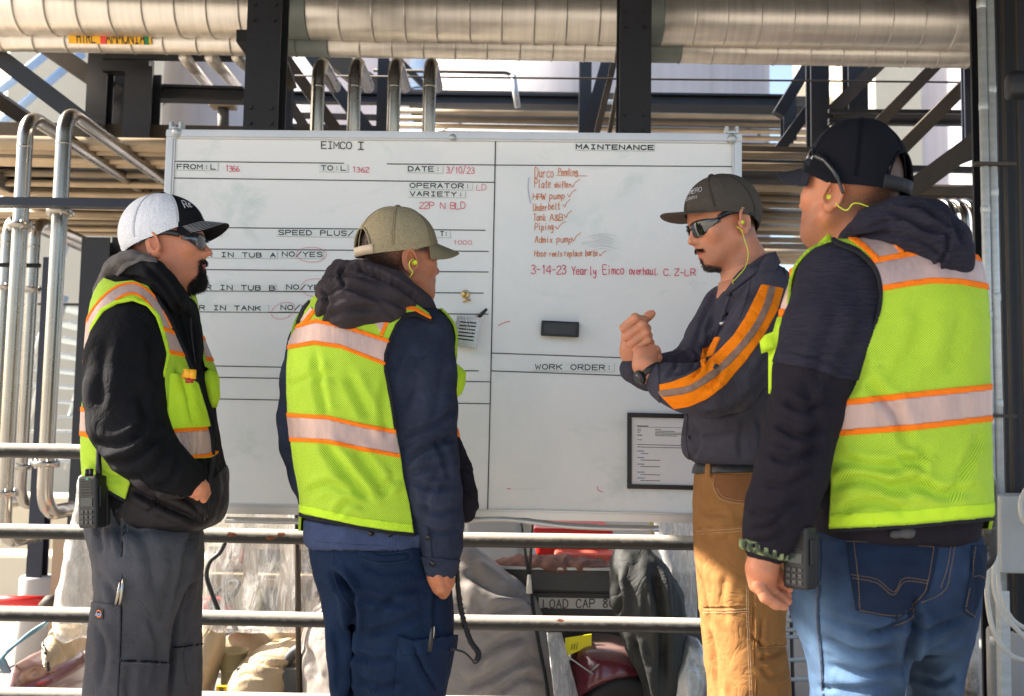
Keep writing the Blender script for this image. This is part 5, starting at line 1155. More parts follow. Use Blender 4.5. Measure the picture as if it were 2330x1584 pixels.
# ================================================================ people
def box_of(fig, x0, x1, y0, y1, d0, d1):
    a = fig.W(x0, y1, 0); b = fig.W(x1, y0, 0); return np.array([a[0], fig.Y+d0, min(a[2], fig.W(x1, y1)[2])]), np.array([b[0], fig.Y+d1, max(b[2], fig.W(x0, y0)[2])])
def vest_cut(o_list): pass
def make(fig, f, bx, h=.006, disp=(), cr=(), rl=2, post=None, lim=None):
    V, F = surf(f, bx[0], bx[1], h); V = relax(V, F, rl, .5); N = vnorm(V, F); D = np.zeros(len(V))
    for (amp, sc, st, sd) in disp: D += cloth_disp(V, N, amp, sc, st, sd)
    D += cloth_disp(V, N, .0013, 26, (1, 1, 1.3), 201, .8)
    if cr: D += creases(V, N, cr)
    if post: D += post(V, N)
    if lim is not None: D = np.maximum(D, lim)
    V = V+N*D[:, None]; V = relax(V, F, 1, .25); return V, F, vnorm(V, F)
def cyl_uv(V, c): return np.c_[np.arctan2(V[:, 0]-c[0], -(V[:, 1]-c[1]))*.2, V[:, 2]]
def band_s(V, top, bot):
    """field >0 between two px polylines given as [(x,y)...]"""
    px, py = px24(V); t = np.interp(px, [p[0] for p in top], [p[1] for p in top]); b = np.interp(px, [p[0] for p in bot], [p[1] for p in bot]); return np.minimum(py-t, b-py)
def off(l, d): return [(x, y+d) for x, y in l]
def front(N, V, sgn=1): c = np.array([0, 0, CAMZ])-V; return (N*c).sum(1)/np.linalg.norm(c, axis=1)
def pleat(fig, line, n, w, dep): return [([(x0, y0), (x1, y1)], w, dep) for (x0, y0, x1, y1) in line]
def seam(mb_name, fig, V, F, N, pts, w, m, parent, out=.0018, inn=-.001):
    px, py = px24(V); d, t = line_d(px, py, pts); s = w-d; s = np.where(front(N, V) > .02, s, -5.); return sub(mb_name, V, F, N, s, m, parent, out, inn)
def stitch(fig, V, F, N, pts, m, parent, gap=5, r=.0007, lift=.0015, dashed=True, name='stitching'):
    """sewn thread following the cloth: nearest surface point under each pixel"""
    q = spline(pts, 12) if len(pts) > 2 else np.linspace(pts[0], pts[1], 40); px, py = px24(V); fr_ = front(N, V) > .05; idx = np.where(fr_)[0]
    xy = np.c_[px[idx], py[idx]]; dist = np.linalg.norm(V[idx]-np.array([0, 0, CAMZ]), axis=1); P3 = []
    for a in q:
        d = np.hypot(xy[:, 0]-a[0], xy[:, 1]-a[1]); near = np.argsort(d)[:8]; mn = dist[near].min(); near = near[dist[near] < mn+.03]; w_ = 1/(d[near]+.5); Y_ = (V[idx[near], 1]*w_).sum()/w_.sum(); p = P(a[0]*K24, a[1]*K24, Y_); n = N[idx[near[0]]]; P3.append(p+n*lift)
    P3 = np.array(P3); k = np.ones(3)/3
    if len(P3) > 6: P3[1:-1] = (P3[:-2]+P3[1:-1]+P3[2:])/3
    mb = MB(); L_ = np.r_[0, np.cumsum(np.linalg.norm(np.diff(P3, axis=0), axis=1))]
    if not dashed: mb.tube(P3, r, 5)
    else:
        t = 0
        while t < L_[-1]-.003:
            a = [np.interp(t, L_, P3[:, c]) for c in range(3)]; b = [np.interp(t+.0035, L_, P3[:, c]) for c in range(3)]; mb.tube([a, b], r, 4, caps=False); t += .0052
    return mb.obj(name, m, parent, kind=None) if False else tag(mb.obj(name, m, parent), kind='stuff')
def leg_rows(fig, rows, zend, xe, re, dye): return rows
# ---------------------------------------------------------------- man nearest us: black cap, lime vest, jeans (seen from behind)
g4 = Fig(2.05, 'big man in a black cap, lime safety vest and blue jeans seen from behind', 2000)
T4 = g4.loft([(540, 1940, 2120, .06, .0), (572, 1885, 2190, .10), (606, 1840, 2221, .135), (655, 1800, 2236, .155), (740, 1775, 2244, .168), (850, 1758, 2244, .172), (950, 1762, 2245, .176), (1050, 1772, 2248, .18), (1150, 1785, 2251, .18), (1200, 1797, 2240, .172), (1222, 1802, 2236, .165)], 2.5, inset=18, hem=1235)
a4p, a4r = g4.chain([(1900, 645, 92, -.06), (1878, 760, 99, -.10), (1846, 850, 85, -.12), (1827, 935, 77, -.14), (1810, 1005, 74, -.15), (1797, 1070, 76, -.16), (1770, 1150, 72, -.16), (1752, 1205, 60, -.16), (1741, 1236, 48, -.16)])
b4p, b4r = g4.chain([(2140, 640, 66, .06), (2135, 760, 64, .12), (2125, 900, 60, .18), (2105, 1010, 52, .21), (2070, 1090, 46, .24)])
neck4 = [g4.W(1955, 500, .01), g4.W(1985, 570, .02)]
hood_c = g4.W(2110, 560, -.12)
def hood4(p):
    a = rc(p, [g4.W(1925, 545, -.03), g4.W(1975, 505, -.085), g4.W(2040, 490, -.10), g4.W(2110, 500, -.05), g4.W(2130, 540, .04), g4.W(2050, 560, .12), g4.W(1950, 570, .10)], [.020, .030, .038, .042, .045, .04, .03])
    b = rc(p, [g4.W(2000, 535, -.07), g4.W(2080, 545, -.12), g4.W(2140, 570, -.13), g4.W(2158, 590, -.13)], [.035, .050, .055, .042]); c = rc(p, [g4.W(2060, 510, -.08), g4.W(2120, 520, -.10), g4.W(2150, 545, -.08)], [.03, .042, .045])
    return smin(smin(a, b, .02), c, .02)
M_hood4 = cloth('heather_navy_knit', (.022, .021, .032), var=.32, vscale=40, stretch=(1, 1, 6), bump=.4, bscale=90)
M_slv4 = cloth('dark_navy_fleece', (.014, .012, .017), var=.15)
cr4 = [([(1800, 800), (1860, 815), (1930, 850)], 6, .003), ([(1775, 905), (1830, 930), (1885, 905)], 9, .007), ([(1760, 960), (1820, 990), (1870, 965)], 9, .007), ([(1745, 1030), (1800, 1045), (1860, 1010)], 9, .006),
  ([(1730, 1095), (1790, 1100), (1850, 1060)], 8, .005), ([(1700, 1150), (1750, 1165), (1820, 1130)], 8, .006), ([(1700, 1205), (1750, 1190), (1800, 1150)], 7, .006), ([(1695, 1225), (1740, 1228), (1780, 1205)], 6, .004), ([(1830, 870), (1850, 960), (1840, 1050)], 14, .004),
  ([(1900, 700), (1870, 780), (1850, 860)], 16, .004), ([(1960, 700), (1930, 790), (1890, 870)], 12, .004)]
f4 = lambda p: smin(smin(T4(p), rc(p, a4p, a4r, .02), .03), rc(p, b4p, b4r, .02), .03)
V, F, N = make(g4, f4, box_of(g4, 1640, 2440, 500, 1262, -.36, .34), .0058, [(.0035, 9, (1, 1, .6), 4)], cr4)
bt = g4.W(1745, 1241, -.16)[2]
hd = mobj('hoodie', V, F, M_slv4, g4.root)
px, py = px24(V)
s = np.where((px < 2010) & (front(N, V) > -.2), np.interp(px, [1700, 1757, 1850, 1900, 1990], [822, 822, 838, 858, 870])-py, -1.); sub('sleeve_top', V, F, N, np.minimum(s, 2010-px), M_hood4, hd, .0022, -.004)
V2, F2, N2 = make(g4, hood4, box_of(g4, 1880, 2230, 430, 660, -.26, .24), .0045, [(.004, 16, (1, 1, 1), 7)],
  [([(2015, 478), (2070, 500), (2105, 520), (2150, 525)], 7, .009), ([(1930, 545), (2000, 530), (2090, 545), (2150, 590)], 6, .005), ([(2060, 465), (2100, 480), (2120, 500), (2165, 515)], 6, .010), ([(2150, 520), (2148, 570), (2120, 615)], 5, .007),
   ([(1960, 520), (2030, 500), (2080, 505)], 5, .004), ([(2130, 470), (2160, 500), (2190, 560)], 6, .006)])
mobj('hood', V2, F2, M_hood4, hd)
# vest
fv4 = lambda p: smin(T4(p), rc(p, a4p[:1]+[a4p[0]+[0, 0, -.05]], [a4r[0]*.92]*2), .04)-.017
crv = [([(1960, 860), (2030, 930), (2060, 1010)], 14, .006), ([(2100, 700), (2070, 800), (2000, 900)], 20, .005), ([(2190, 700), (2150, 850)], 18, .004), ([(1900, 1040), (1990, 1060), (2080, 1045), (2100, 1020)], 12, .008), ([(1890, 1100), (1960, 1085), (2040, 1110), (2110, 1100)], 12, .009),
  ([(2000, 1130), (2060, 1090), (2130, 1120), (2210, 1110)], 12, .008), ([(1900, 1160), (1980, 1140), (2060, 1160)], 10, .006), ([(2230, 980), (2190, 1060), (2150, 1140)], 12, .006), ([(1960, 790), (1950, 850), (1920, 900)], 12, .005), ([(2030, 1030), (2090, 1060), (2070, 1090)], 9, .006)]
V, F, N = make(g4, fv4, box_of(g4, 1700, 2300, 500, 1262, -.30, .28), .0056, [(.003, 8, (1, 1, .5), 14)], crv, lim=-.009)
px, py = px24(V); fr_ = front(N, V)
back = [(1887, 528), (1896, 548), (1947, 570), (1985, 608), (1998, 650), (1997, 694), (1984, 738), (1955, 788), (1930, 843), (1911, 905), (1897, 960), (1889, 1003), (1882, 1025), (1886, 1090), (1883, 1150), (1880, 1205), (2070, 1195), (2258, 1177), (2400, 1150), (2400, 400), (1990, 480), (1915, 520)]
frontp = [(1700, 560), (1887, 520), (2400, 400), (2400, 1200), (1880, 1205), (1700, 1205)]
s_all = np.where(fr_ > -.05, poly_sd(px, py, back), 5.)
s_all = np.where((fr_ <= -.05), np.minimum(poly_sd(px, py, frontp), 50), s_all)
uv = cyl_uv(V, g4.W(2010, 900, 0)); vs4 = sub('safety_vest', V, F, N, s_all, LIME, g4.root, .0, -.006, uv=uv); vs4['label'] = 'lime mesh safety vest with orange edged silver bands'
g_ = lambda s: np.minimum(s, s_all-1)
T = [(1880, 911), (1917, 907), (2080, 889), (2244, 872), (2300, 866)]; B = [(1880, 991), (2080, 976), (2243, 957), (2300, 952)]
def tapes(V, F, N, T, B, w, parent, lim, pl=(), ow=.0025):
    sub('orange_binding', V, F, N, lim(band_s(V, T, off(T, w))), ORG, parent, ow, .0); sub('orange_binding', V, F, N, lim(band_s(V, off(B, -w), B)), ORG, parent, ow, .0)
    A, Fq, Nn = V, F, N
    sub('reflective_tape', V, F, N, lim(band_s(V, off(T, w), off(B, -w))), SILV, parent, ow*.7, .0)
tapes(V, F, N, T, B, 13, vs4, g_)
T = [(1960, 590), (1985, 586), (2074, 570), (2160, 566), (2260, 590)]; B = [(1990, 663), (2000, 661), (2060, 650), (2116, 643), (2180, 645), (2239, 656), (2280, 668)]
tapes(V, F, N, T, B, 12, vs4, lambda s: np.where(fr_ > 0, g_(s), -1))
up4 = 592
s = np.where(fr_ > 0, np.minimum(poly_sd(px, py, [(1924, 528), (1997, 590), (2046, 572), (2008, 520)]), s_all), -1.); sub('reflective_tape', V, F, N, s, SILV, vs4, .0016, 0)
for q in ([(1918, 530), (1955, 556), (1990, 588)], [(2008, 526), (2030, 550), (2046, 572)]): 
    d, _ = line_d(px, py, q); sub('orange_binding', V, F, N, np.where(fr_ > 0, np.minimum(5.5-d, s_all), -1.), ORG, vs4, .003, 0)
d, _ = line_d(px, py, back[:13]); sub('edge_binding', V, F, N, np.where(fr_ > -.05, 4-d, -1.), PIPING, vs4, .003, -.004)
d, _ = line_d(px, py, [(1880, 1205), (2070, 1195), (2258, 1177)], False); sub('edge_binding', V, F, N, np.where(fr_ > -.05, 4-d, -1.), PIPING, vs4, .002, -.006)
d, _ = line_d(px, py, [(1880, 1182), (2070, 1172), (2258, 1155)], False); sub('hem', V, F, N, np.where(fr_ > -.05, np.minimum(14-np.abs(d), s_all-1), -1.), LIMEF, vs4, .0012, 0)
# front edge of the vest that peeps past the left arm
V, F = tube_vf(spline([g4.W(1806, 622, .0), g4.W(1784, 680, .04), g4.W(1770, 735, .05), g4.W(1757, 762, .05)], 6), [.012]*19, 10, sq=.35, up=(1, 0, 0))
pk = thing('vest_front', g4.W(1760, 760, .05), None, None); pk.parent = g4.root; pk.location = tuple(g4.W(1760, 760, .05)-wloc(g4.root))
def slab_px(fig, poly, dy, th, m, parent, name, bulge=0.):
    q = np.array(poly, float); c = q.mean(0); V = []; n = len(q); rings = [1, .75, .4]
    for k in rings: V += [fig.W(c[0]+(x-c[0])*k, c[1]+(y-c[1])*k, dy-bulge*(1-k*k)) for x, y in q]
    V += [fig.W(c[0], c[1], dy-bulge)]; nb = len(V); V += [v+np.array([0, th, 0]) for v in V[:n]]
    F = [(r*n+j, r*n+(j+1) % n, (r+1)*n+(j+1) % n, (r+1)*n+j) for r in range(len(rings)-1) for j in range(n)]+[((len(rings)-1)*n+j, (len(rings)-1)*n+(j+1) % n, nb-1) for j in range(n)]
    F += [(nb+j, nb+(j+1) % n, (j+1) % n, j) for j in range(n)]+[tuple(nb+j for j in range(n))]; return mobj(name, V, F, m, parent)
slab_px(g4, [(1800, 625), (1816, 640), (1800, 700), (1790, 745), (1772, 745), (1778, 690)], .03, .02, SILV, pk, 'reflective_tape', .01)
slab_px(g4, [(1796, 608), (1812, 600), (1812, 626), (1798, 628)], .028, .02, ORG, pk, 'orange_binding', .01)
slab_px(g4, [(1773, 700), (1796, 705), (1794, 722), (1772, 718)], .026, .02, ORG, pk, 'orange_binding', .01)
slab_px(g4, [(1772, 716), (1800, 722), (1792, 800), (1780, 900), (1752, 892), (1752, 800), (1746, 790), (1736, 800), (1732, 772), (1744, 757), (1762, 750)], .03, .03, LIMEF, pk, 'front_panel', .015)
slab_px(g4, [(1805, 620), (1828, 585), (1880, 530), (1896, 545), (1850, 590), (1815, 650)], .0, .02, LIMEF, pk, 'shoulder_strap', .012)
# jeans
J4 = g4.loft([(1200, 1800, 2235, .15, 0), (1240, 1795, 2236, .165), (1300, 1792, 2232, .175), (1360, 1796, 2222, .172), (1420, 1806, 2210, .155), (1460, 1830, 2195, .12)], 2.4)
L4a = g4.loft([(1330, 1795, 2070, .13, -.01), (1400, 1802, 2075, .135, -.01), (1480, 1822, 2068, .13, -.01), (1560, 1836, 2050, .122, -.01), (1700, 1842, 2020, .105, 0), (1950, 1850, 2000, .085, .02), (2200, 1850, 2000, .08, .03), (2262, 1850, 2000, .08, .03)], 2.2)
L4b = g4.loft([(1330, 1990, 2222, .13, .03), (1400, 2020, 2212, .13, .04), (1480, 2052, 2196, .12, .05), (1570, 2060, 2183, .115, .06), (1700, 2050, 2170, .10, .08), (1950, 2050, 2165, .085, .1), (2200, 2050, 2165, .08, .1), (2262, 2050, 2165, .08, .1)], 2.2)
fj = lambda p: smin(smin(J4(p), L4a(p), .03), L4b(p), .03)
crj = [([(1960, 1440), (2010, 1430), (2060, 1400), (2080, 1350)], 8, .012), ([(2060, 1580), (2058, 1500), (2075, 1430), (2080, 1380)], 12, .02), ([(2060, 1430), (2120, 1425), (2190, 1400)], 8, .008), ([(1870, 1450), (1950, 1480), (2040, 1470)], 9, .008), ([(1880, 1510), (1960, 1530), (2040, 1510)], 9, .007),
 ([(1850, 1560), (1930, 1565), (2010, 1550)], 9, .006), ([(1860, 1390), (1930, 1420), (1990, 1425)], 8, .006), ([(2090, 1480), (2140, 1470), (2185, 1440)], 8, .006), ([(2080, 1530), (2130, 1550), (2170, 1530)], 8, .006), ([(2200, 1250), (2215, 1330), (2205, 1400)], 8, .004), ([(1880, 1580), (1940, 1600), (2000, 1590)], 8, .006)]
V, F, N = make(g4, fj, (np.array([g4.W(1760, 1500)[0], 1.75, .03]), np.array([g4.W(2270, 1500)[0], 2.4, g4.W(2000, 1190)[2]])), .0064, [(.003, 9, (1, 1, 1.6), 24)], crj)
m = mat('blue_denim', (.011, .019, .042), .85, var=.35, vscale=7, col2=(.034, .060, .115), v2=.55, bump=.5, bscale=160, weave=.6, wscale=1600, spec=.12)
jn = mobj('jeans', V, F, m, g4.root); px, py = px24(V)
sun_patch = sum(a*np.exp(-(((px-cx)/rx)**2+((py-cy)/ry)**2)) for cx, cy, rx, ry, a in ((1905, 1530, 85, 130, 1.), (1850, 1400, 40, 60, .5), (2120, 1560, 60, 90, .7))); attr(jn, 'falloff', np.clip(sun_patch, 0, 1)*np.clip(.75+.5*fbm(V*30, 3, 3), 0, 1))  # paler thighs: sunlight painted into the denim colour, along with some wear
t = m.node_tree; b_ = t.nodes['Principled BSDF']; src = b_.inputs['Base Color'].links[0].from_socket; at = NN(t, 'Attribute', attribute_name='falloff'); mx = NN(t, 'Mix', data_type='RGBA'); t.links.new(at.outputs['Fac'], mx.inputs[0]); t.links.new(src, mx.inputs[6]); mx.inputs[7].default_value = (.10, .17, .28, 1); t.links.new(mx.outputs[2], b_.inputs['Base Color']); M_den2 = mat('dark_denim', (.010, .018, .038), .85, var=.35, vscale=9, bump=.5, bscale=160, weave=.6, wscale=1600, spec=.12)
TH = mat('tan_thread', (.20, .12, .05), .8, var=.1)
px, py = px24(V); fr_ = front(N, V)
pk1 = [(1919, 1213), (2132, 1226), (2115, 1315), (2105, 1345), (2070, 1385), (2035, 1405), (1942, 1385), (1930, 1300)]
sub('back_pocket', V, F, N, np.where(fr_ > 0, poly_sd(px, py, pk1), -1.), M_den2, jn, .0035, -.001)
pk2 = [(2204, 1238), (2240, 1240), (2232, 1330), (2206, 1402), (2184, 1385), (2200, 1310)]
sub('back_pocket', V, F, N, np.where(fr_ > 0, poly_sd(px, py, pk2), -1.), M_den2, jn, .0035, -.001)
for q in ([(1921, 1218), (2030, 1224), (2130, 1232)], [(1922, 1230), (2030, 1236), (2120, 1243)], [(1934, 1304), (1990, 1315), (2028, 1343), (2050, 1312), (2105, 1318)], [(1936, 1312), (1990, 1323), (2026, 1350), (2052, 1320), (2104, 1324)], [(1938, 1228), (1948, 1310), (1952, 1380)], [(1952, 1384), (2035, 1398), (2066, 1378), (2098, 1340), (2118, 1240)],
          [(2166, 1225), (2155, 1290), (2140, 1340), (2090, 1368)], [(2158, 1225), (2147, 1288), (2132, 1334)], [(2206, 1308), (2220, 1305), (2232, 1314)], [(2188, 1382), (2200, 1392), (2208, 1400)], [(2078, 1380), (2060, 1410), (2030, 1425)], [(2210, 1242), (2202, 1310), (2188, 1380)]):
    stitch(g4, V, F, N, q, TH, jn, lift=.0045, r=.0007)
for q in ([(1856, 1225), (1856, 1320), (1853, 1400), (1862, 1500), (1865, 1600)],): stitch(g4, V, F, N, q, TH, jn, lift=.001, r=.0008)
seam('side_seam', g4, V, F, N, [(1862, 1225), (1861, 1320), (1858, 1400), (1866, 1500), (1870, 1600)], 2.4, MATS['blue_denim'], jn, .0022)
c = g4.W(1853, 1224, -.15); 
shoe(g4, g4.W(1925, 2250)[0], 2.07, -60, M_black); shoe(g4, g4.W(2105, 2250)[0], 2.15, -45, M_black)
# head
skin4 = skin_mat('tan_skin_nearest_man', (.50, .205, .105), (.03, .022, .018))
def hair4(V):
    x, y, z = V.T; nape = np.clip((z+.048)/.03, 0, 1)*np.clip((.018-y)/.02, 0, 1)*np.clip(1.6-np.abs(x)/.058, 0, 1); side = np.clip((z-.022)/.012, 0, 1)*np.clip((.052-y)/.012, 0, 1)
    st = np.clip((y-.018)/.02, 0, 1)*np.clip((-.005-z)/.035, 0, 1)*.38
    return np.clip(np.maximum(np.maximum(nape*.9, side*.9)*((np.abs(x) < .0765)), st*(z > -.12)), 0, 1)
h4 = Head(g4, g4.W(1938, 464, .02), -41, pitch=7, w=1.16, fat=.018, k=1.03, neck=[(g4.W(1953, 490, .03), .066), (g4.W(1975, 570, .03), .075), (g4.W(1990, 620, .03), .075)], hairf=hair4)
core4 = body_core(g4, [([g4.W(1990, 620, .02), g4.W(2000, 850, .02), g4.W(2010, 1100, .02), g4.W(2010, 1230, .02)], [.09, .11, .09, .06]), (a4p, [.05, .05, .045, .04, .04, .038, .034, .03]), (b4p, [.035, .035, .03, .025]),
   ([g4.W(1940, 1350), g4.W(1935, 1800), g4.W(1925, 2200)], [.03, .04, .03]), ([g4.W(2125, 1350, .05), g4.W(2128, 1800, .08), g4.W(2118, 2200, .1)], [.02, .02, .02])])
wr = g4.W(1730, 1250, -.16)
HW4 = lambda x, y, d=-.16: g4.W(x, y, d)
palm = [([HW4(1737, 1225), HW4(1735, 1262), HW4(1728, 1290, -.165)], [.030, .029, .028]), ([HW4(1718, 1290), HW4(1722, 1325), HW4(1738, 1345)], [.016, .018, .015]), ([HW4(1745, 1285, -.155), HW4(1745, 1315, -.15)], [.018, .016])]
fing = [([HW4(1722, 1328, -.175), HW4(1738, 1355, -.18), HW4(1760, 1370, -.175), HW4(1780, 1376, -.165)], [.0125, .0112, .010, .008]), ([HW4(1732, 1322, -.16), HW4(1752, 1342, -.155), HW4(1772, 1356, -.145), HW4(1788, 1364, -.135)], [.0125, .011, .010, .008]),
        ([HW4(1740, 1312, -.14), HW4(1758, 1328, -.13), HW4(1776, 1342, -.12), HW4(1788, 1352, -.11)], [.012, .0108, .0095, .008]), ([HW4(1745, 1300, -.12), HW4(1760, 1314, -.11), HW4(1774, 1330, -.10)], [.0105, .0095, .0075]),
        ([HW4(1752, 1278, -.135), HW4(1762, 1302, -.13), HW4(1775, 1322, -.135), HW4(1790, 1336, -.14)], [.015, .0125, .011, .0085])]
skin_obj(h4, skin4, core4+[hand_mesh(palm, fing, .0016, .0014)])
CAPB = cloth('black_cap_cloth', (.013, .015, .021), var=.1, bscale=300, bump=.5); CAPM = cloth('black_cap_mesh', (.010, .011, .016), var=.2, vscale=3, stretch=(60, 60, 60), bump=.6, bscale=500); CAPH = cloth('heather_charcoal', (.022, .024, .032), var=.3, vscale=160)
cap_build(h4, CAPH, CAPM, CAPH, CAPB, opening=True, strap_m=mat('matte_strap', (.010, .010, .012), .75), label='black mesh-backed cap with heather peak', rad=(.088, .108, .132), edge=(.026, .45, .06), ctr=(0, .002, .042), boxy=.12, brimk=.95, btilt=-.006)
LENSD = mat('dark_lens', (.008, .009, .012), .06, spec=.8, var=.02, coat=1.); GLF = mat('black_glasses_frame', (.010, .011, .013), .25, var=.05)
rt = np.array(Matrix.Rotation(R(33), 3, 'X')); glasses(h4, LENSD, GLF, label='dark sunglasses pushed up on the cap peak', up=lambda q: (q-np.array([0, -.02, .02])) @ rt.T*np.array([1.17, 1.06, 1.03])+np.array([0, -.02, .026]))
earplug(h4, -1, M_plug, [g4.W(1890, 452, -.045), g4.W(1905, 470, -.06), g4.W(1922, 477, -.07), g4.W(1935, 463, -.08), g4.W(1950, 462, -.085), g4.W(1980, 472, -.088), g4.W(2008, 476, -.085)])
V_, F_ = tube_vf(spline([g4.W(2056, 446, -.02), g4.W(2066, 452, -.03), g4.W(2076, 458, -.03)], 4), .0011, 6); mobj('cord', V_, F_, M_plug, g4.root)
# camo watch band and wrist
def band_ring(fig, c, ax, r1, r2, w_, m, name, parent, n=26):
    ax = np.array(ax, float); ax /= np.linalg.norm(ax); u = np.cross(ax, [0, 1, 0]); u /= np.linalg.norm(u); v = np.cross(ax, u); V = []
    for (rr, o) in ((0, -w_/2), (.004, -w_/2), (.004, w_/2), (0, w_/2)):
        for j in range(n): a = 2*math.pi*j/n; V.append(c+u*(r1+rr)*math.cos(a)+v*(r2+rr)*math.sin(a)+ax*o)
    F = [(k*n+j, k*n+(j+1) % n, ((k+1) % 4)*n+(j+1) % n, ((k+1) % 4)*n+j) for k in range(4) for j in range(n)]; return mobj(name, V, F, m, parent)
CAMO = mat('camo_band', (.05, .075, .035), .7, var=.5, vscale=60, col2=(.22, .26, .12), v2=.1)
wt4 = thing('wristwatch', HW4(1735, 1250), None, None); wt4.parent = g4.root; wt4.location = tuple(HW4(1735, 1250)-wloc(g4.root))
band_ring(g4, HW4(1735, 1247, -.162), (.25, 0, 1), .0385, .036, .020, CAMO, 'watch_band', wt4)
for k in range(9):
    a = math.pi+.35*k; c = HW4(1735, 1247, -.162)+np.array([math.cos(a)*.043, math.sin(a)*.041, -math.cos(a)*.043*.25]); mb = MB(); mb.bbox(c-[.004, .004, .008], c+[.004, .004, .008], .0015, 1); mb.obj('link', CAMO, wt4)
# radio on his belt
def radio(name_label, c, th, sc=1., tilt=0., antenna=True, keys_side=-1, screen=True):
    """handheld radio: local x = width, y = depth, z = height; faces -y"""
    t = thing('handheld_radio', c, name_label, 'radio'); Mx = np.array(Matrix.Rotation(R(th), 3, 'Z') @ Matrix.Rotation(R(tilt), 3, 'Y')); G = lambda q: (np.asarray(q, float)*sc) @ Mx.T+np.array(c)
    def blk(lo, hi, m, nm, bev=.003, par=t):
        mb = MB(); mb.bbox(lo, hi, bev); V = G(np.concatenate(mb.V)); return mobj(nm, V, mb.F, m, par, smooth=False)
    RB = mat('radio_black', (.006, .006, .0065), .5, var=.15, vscale=60); RK = mat('radio_keys', (.035, .035, .038), .3, var=.1)
    blk((-.028, -.018, 0), (.028, .020, .125), RB, 'housing', .006); blk((-.024, .0205, .004), (.024, .034, .11), RB, 'battery', .004)
    for k in range(6): blk((-.018, -.0205, .080+k*.0065), (.018, -.0183, .0828+k*.0065), MATS['black_rubber'], 'speaker_slot', .0008)
    if screen: blk((-.018, -.0196, .052), (.018, -.0183, .072), mat('radio_screen', (.035, .045, .04), .2), 'screen', .0004)
    for i in range(3):
        for j in range(3): blk((-.0185+.0135*i, -.0205, .010+.0125*j), (-.0185+.0135*i+.010, -.0183, .018+.0125*j), RK, 'key', .0009)
    if antenna:
        V_, F_ = tube_vf([G((.016, .004, .122)), G((.016, .004, .15)), G((.016, .004, .155)), G((.016, .004, .235))], [.0075*sc, .0075*sc, .0062*sc, .0055*sc], 12); mobj('antenna', V_, F_, RB, t)
    for x in (-.018, -.006):
        V_, F_ = tube_vf([G((x, .002, .122)), G((x, .002, .142))], [.0058*sc, .005*sc], 12); mobj('knob', V_, F_, RB, t)
    V_, F_ = tube_vf([G((.003, -.0186, .1165)), G((.003, -.0196, .1165))], .0042*sc, 14); mobj('green_dot', V_, F_, fw('#1f9a68', 'radio_green'), t)
    blk((.0285, -.008, .05), (.0325, .010, .10), RB, 'side_button', .0012)
    return t
radio('black handheld radio on the belt of the man in blue jeans', g4.W(1815, 1336, -.185), -50, .92, antenna=False)
gv = g4.W(2058, 1208, -.178); fgl = lambda p: smin(ell(p, gv, (.016, .011, .012)), ell(p, gv+[-.020, .0, -.004], (.012, .009, .008)), .006)
V_, F_ = surf(fgl, gv-.05, gv+.05, .003); V_ = V_+vnorm(V_, F_)*cloth_disp(V_, vnorm(V_, F_), .002, 60, (1, 1, 1), 3)[:, None]
tag(mobj('rolled_glove', V_, F_, mat('grey_glove', (.05, .05, .052), .8, var=.2, vscale=30, bump=.5, bscale=90)), 'grey balled glove sticking out of the back pocket of the blue jeans', 'glove')
# ---------------------------------------------------------------- man with the khaki cap, navy work jacket and lime vest, back to us
g2 = Fig(2.5, 'man in a khaki cap, navy jacket and lime vest seen from behind', 870)
T2 = g2.loft([(640, 770, 950, .08), (680, 712, 985, .12), (725, 676, 1000, .15), (780, 658, 1006, .16), (850, 652, 1010, .168), (950, 656, 1010, .17), (1050, 668, 1010, .17), (1130, 682, 1008, .165), (1190, 690, 1000, .16), (1236, 692, 985, .155)], 2.5, inset=13, hem=1200)
a2p, a2r = g2.chain([(962, 765, 68, -.06), (966, 850, 68, -.09), (970, 930, 66, -.10), (974, 985, 60, -.11), (980, 1050, 60, -.12), (988, 1120, 57, -.12), (999, 1185, 49, -.12), (1003, 1240, 41, -.12), (1001, 1284, 34, -.12)])
b2p, b2r = g2.chain([(700, 775, 46, .05), (692, 860, 52, .08), (685, 950, 52, .09), (690, 1010, 50, .09), (705, 1080, 44, .08), (722, 1140, 38, .07), (735, 1190, 34, .06)])
NAVY = cloth('navy_duck_cloth', (.015, .020, .036), var=.3, vscale=7, col2=(.036, .043, .070)); GREYB = cloth('washed_brown_grey_cotton', (.042, .034, .037), var=.2, vscale=8)
f2 = lambda p: smin(smin(T2(p), rc(p, a2p, a2r, .02), .022), rc(p, b2p, b2r, .02), .022)
cr2 = [([(1030, 930), (990, 960), (915, 990)], 7, .006), ([(1035, 990), (980, 1010), (925, 1040)], 8, .008), ([(1030, 1045), (980, 1060), (930, 1075)], 7, .006), ([(935, 1090), (980, 1110), (1035, 1100)], 7, .006), ([(950, 1150), (1000, 1165), (1040, 1150)], 7, .005),
   ([(960, 1200), (1005, 1210), (1042, 1195)], 6, .005), ([(975, 760), (940, 850), (920, 930)], 14, .004), ([(1010, 800), (1000, 880), (985, 950)], 12, .003), ([(650, 900), (640, 950), (660, 1000)], 8, .004), ([(640, 1000), (660, 1020), (690, 1010)], 7, .005), ([(1000, 1060), (970, 1120), (960, 1180)], 8, .004),
   ([(990, 1000), (1010, 1040), (1020, 1090)], 8, .004), ([(945, 800), (915, 860)], 8, .004)]
V, F, N = make(g2, f2, box_of(g2, 590, 1070, 620, 1300, -.30, .30), .0056, [(.0035, 9, (1, 1, .6), 44)], cr2)
jk = mobj('jacket', V, F, NAVY, g2.root); px, py = px24(V); fr_ = front(N, V)
sub('cuff', V, F, N, np.where((px > 955) & (py > 1230), py-np.interp(px, [960, 1045], [1263, 1270]), -1.), NAVY, jk, .004, -.003)
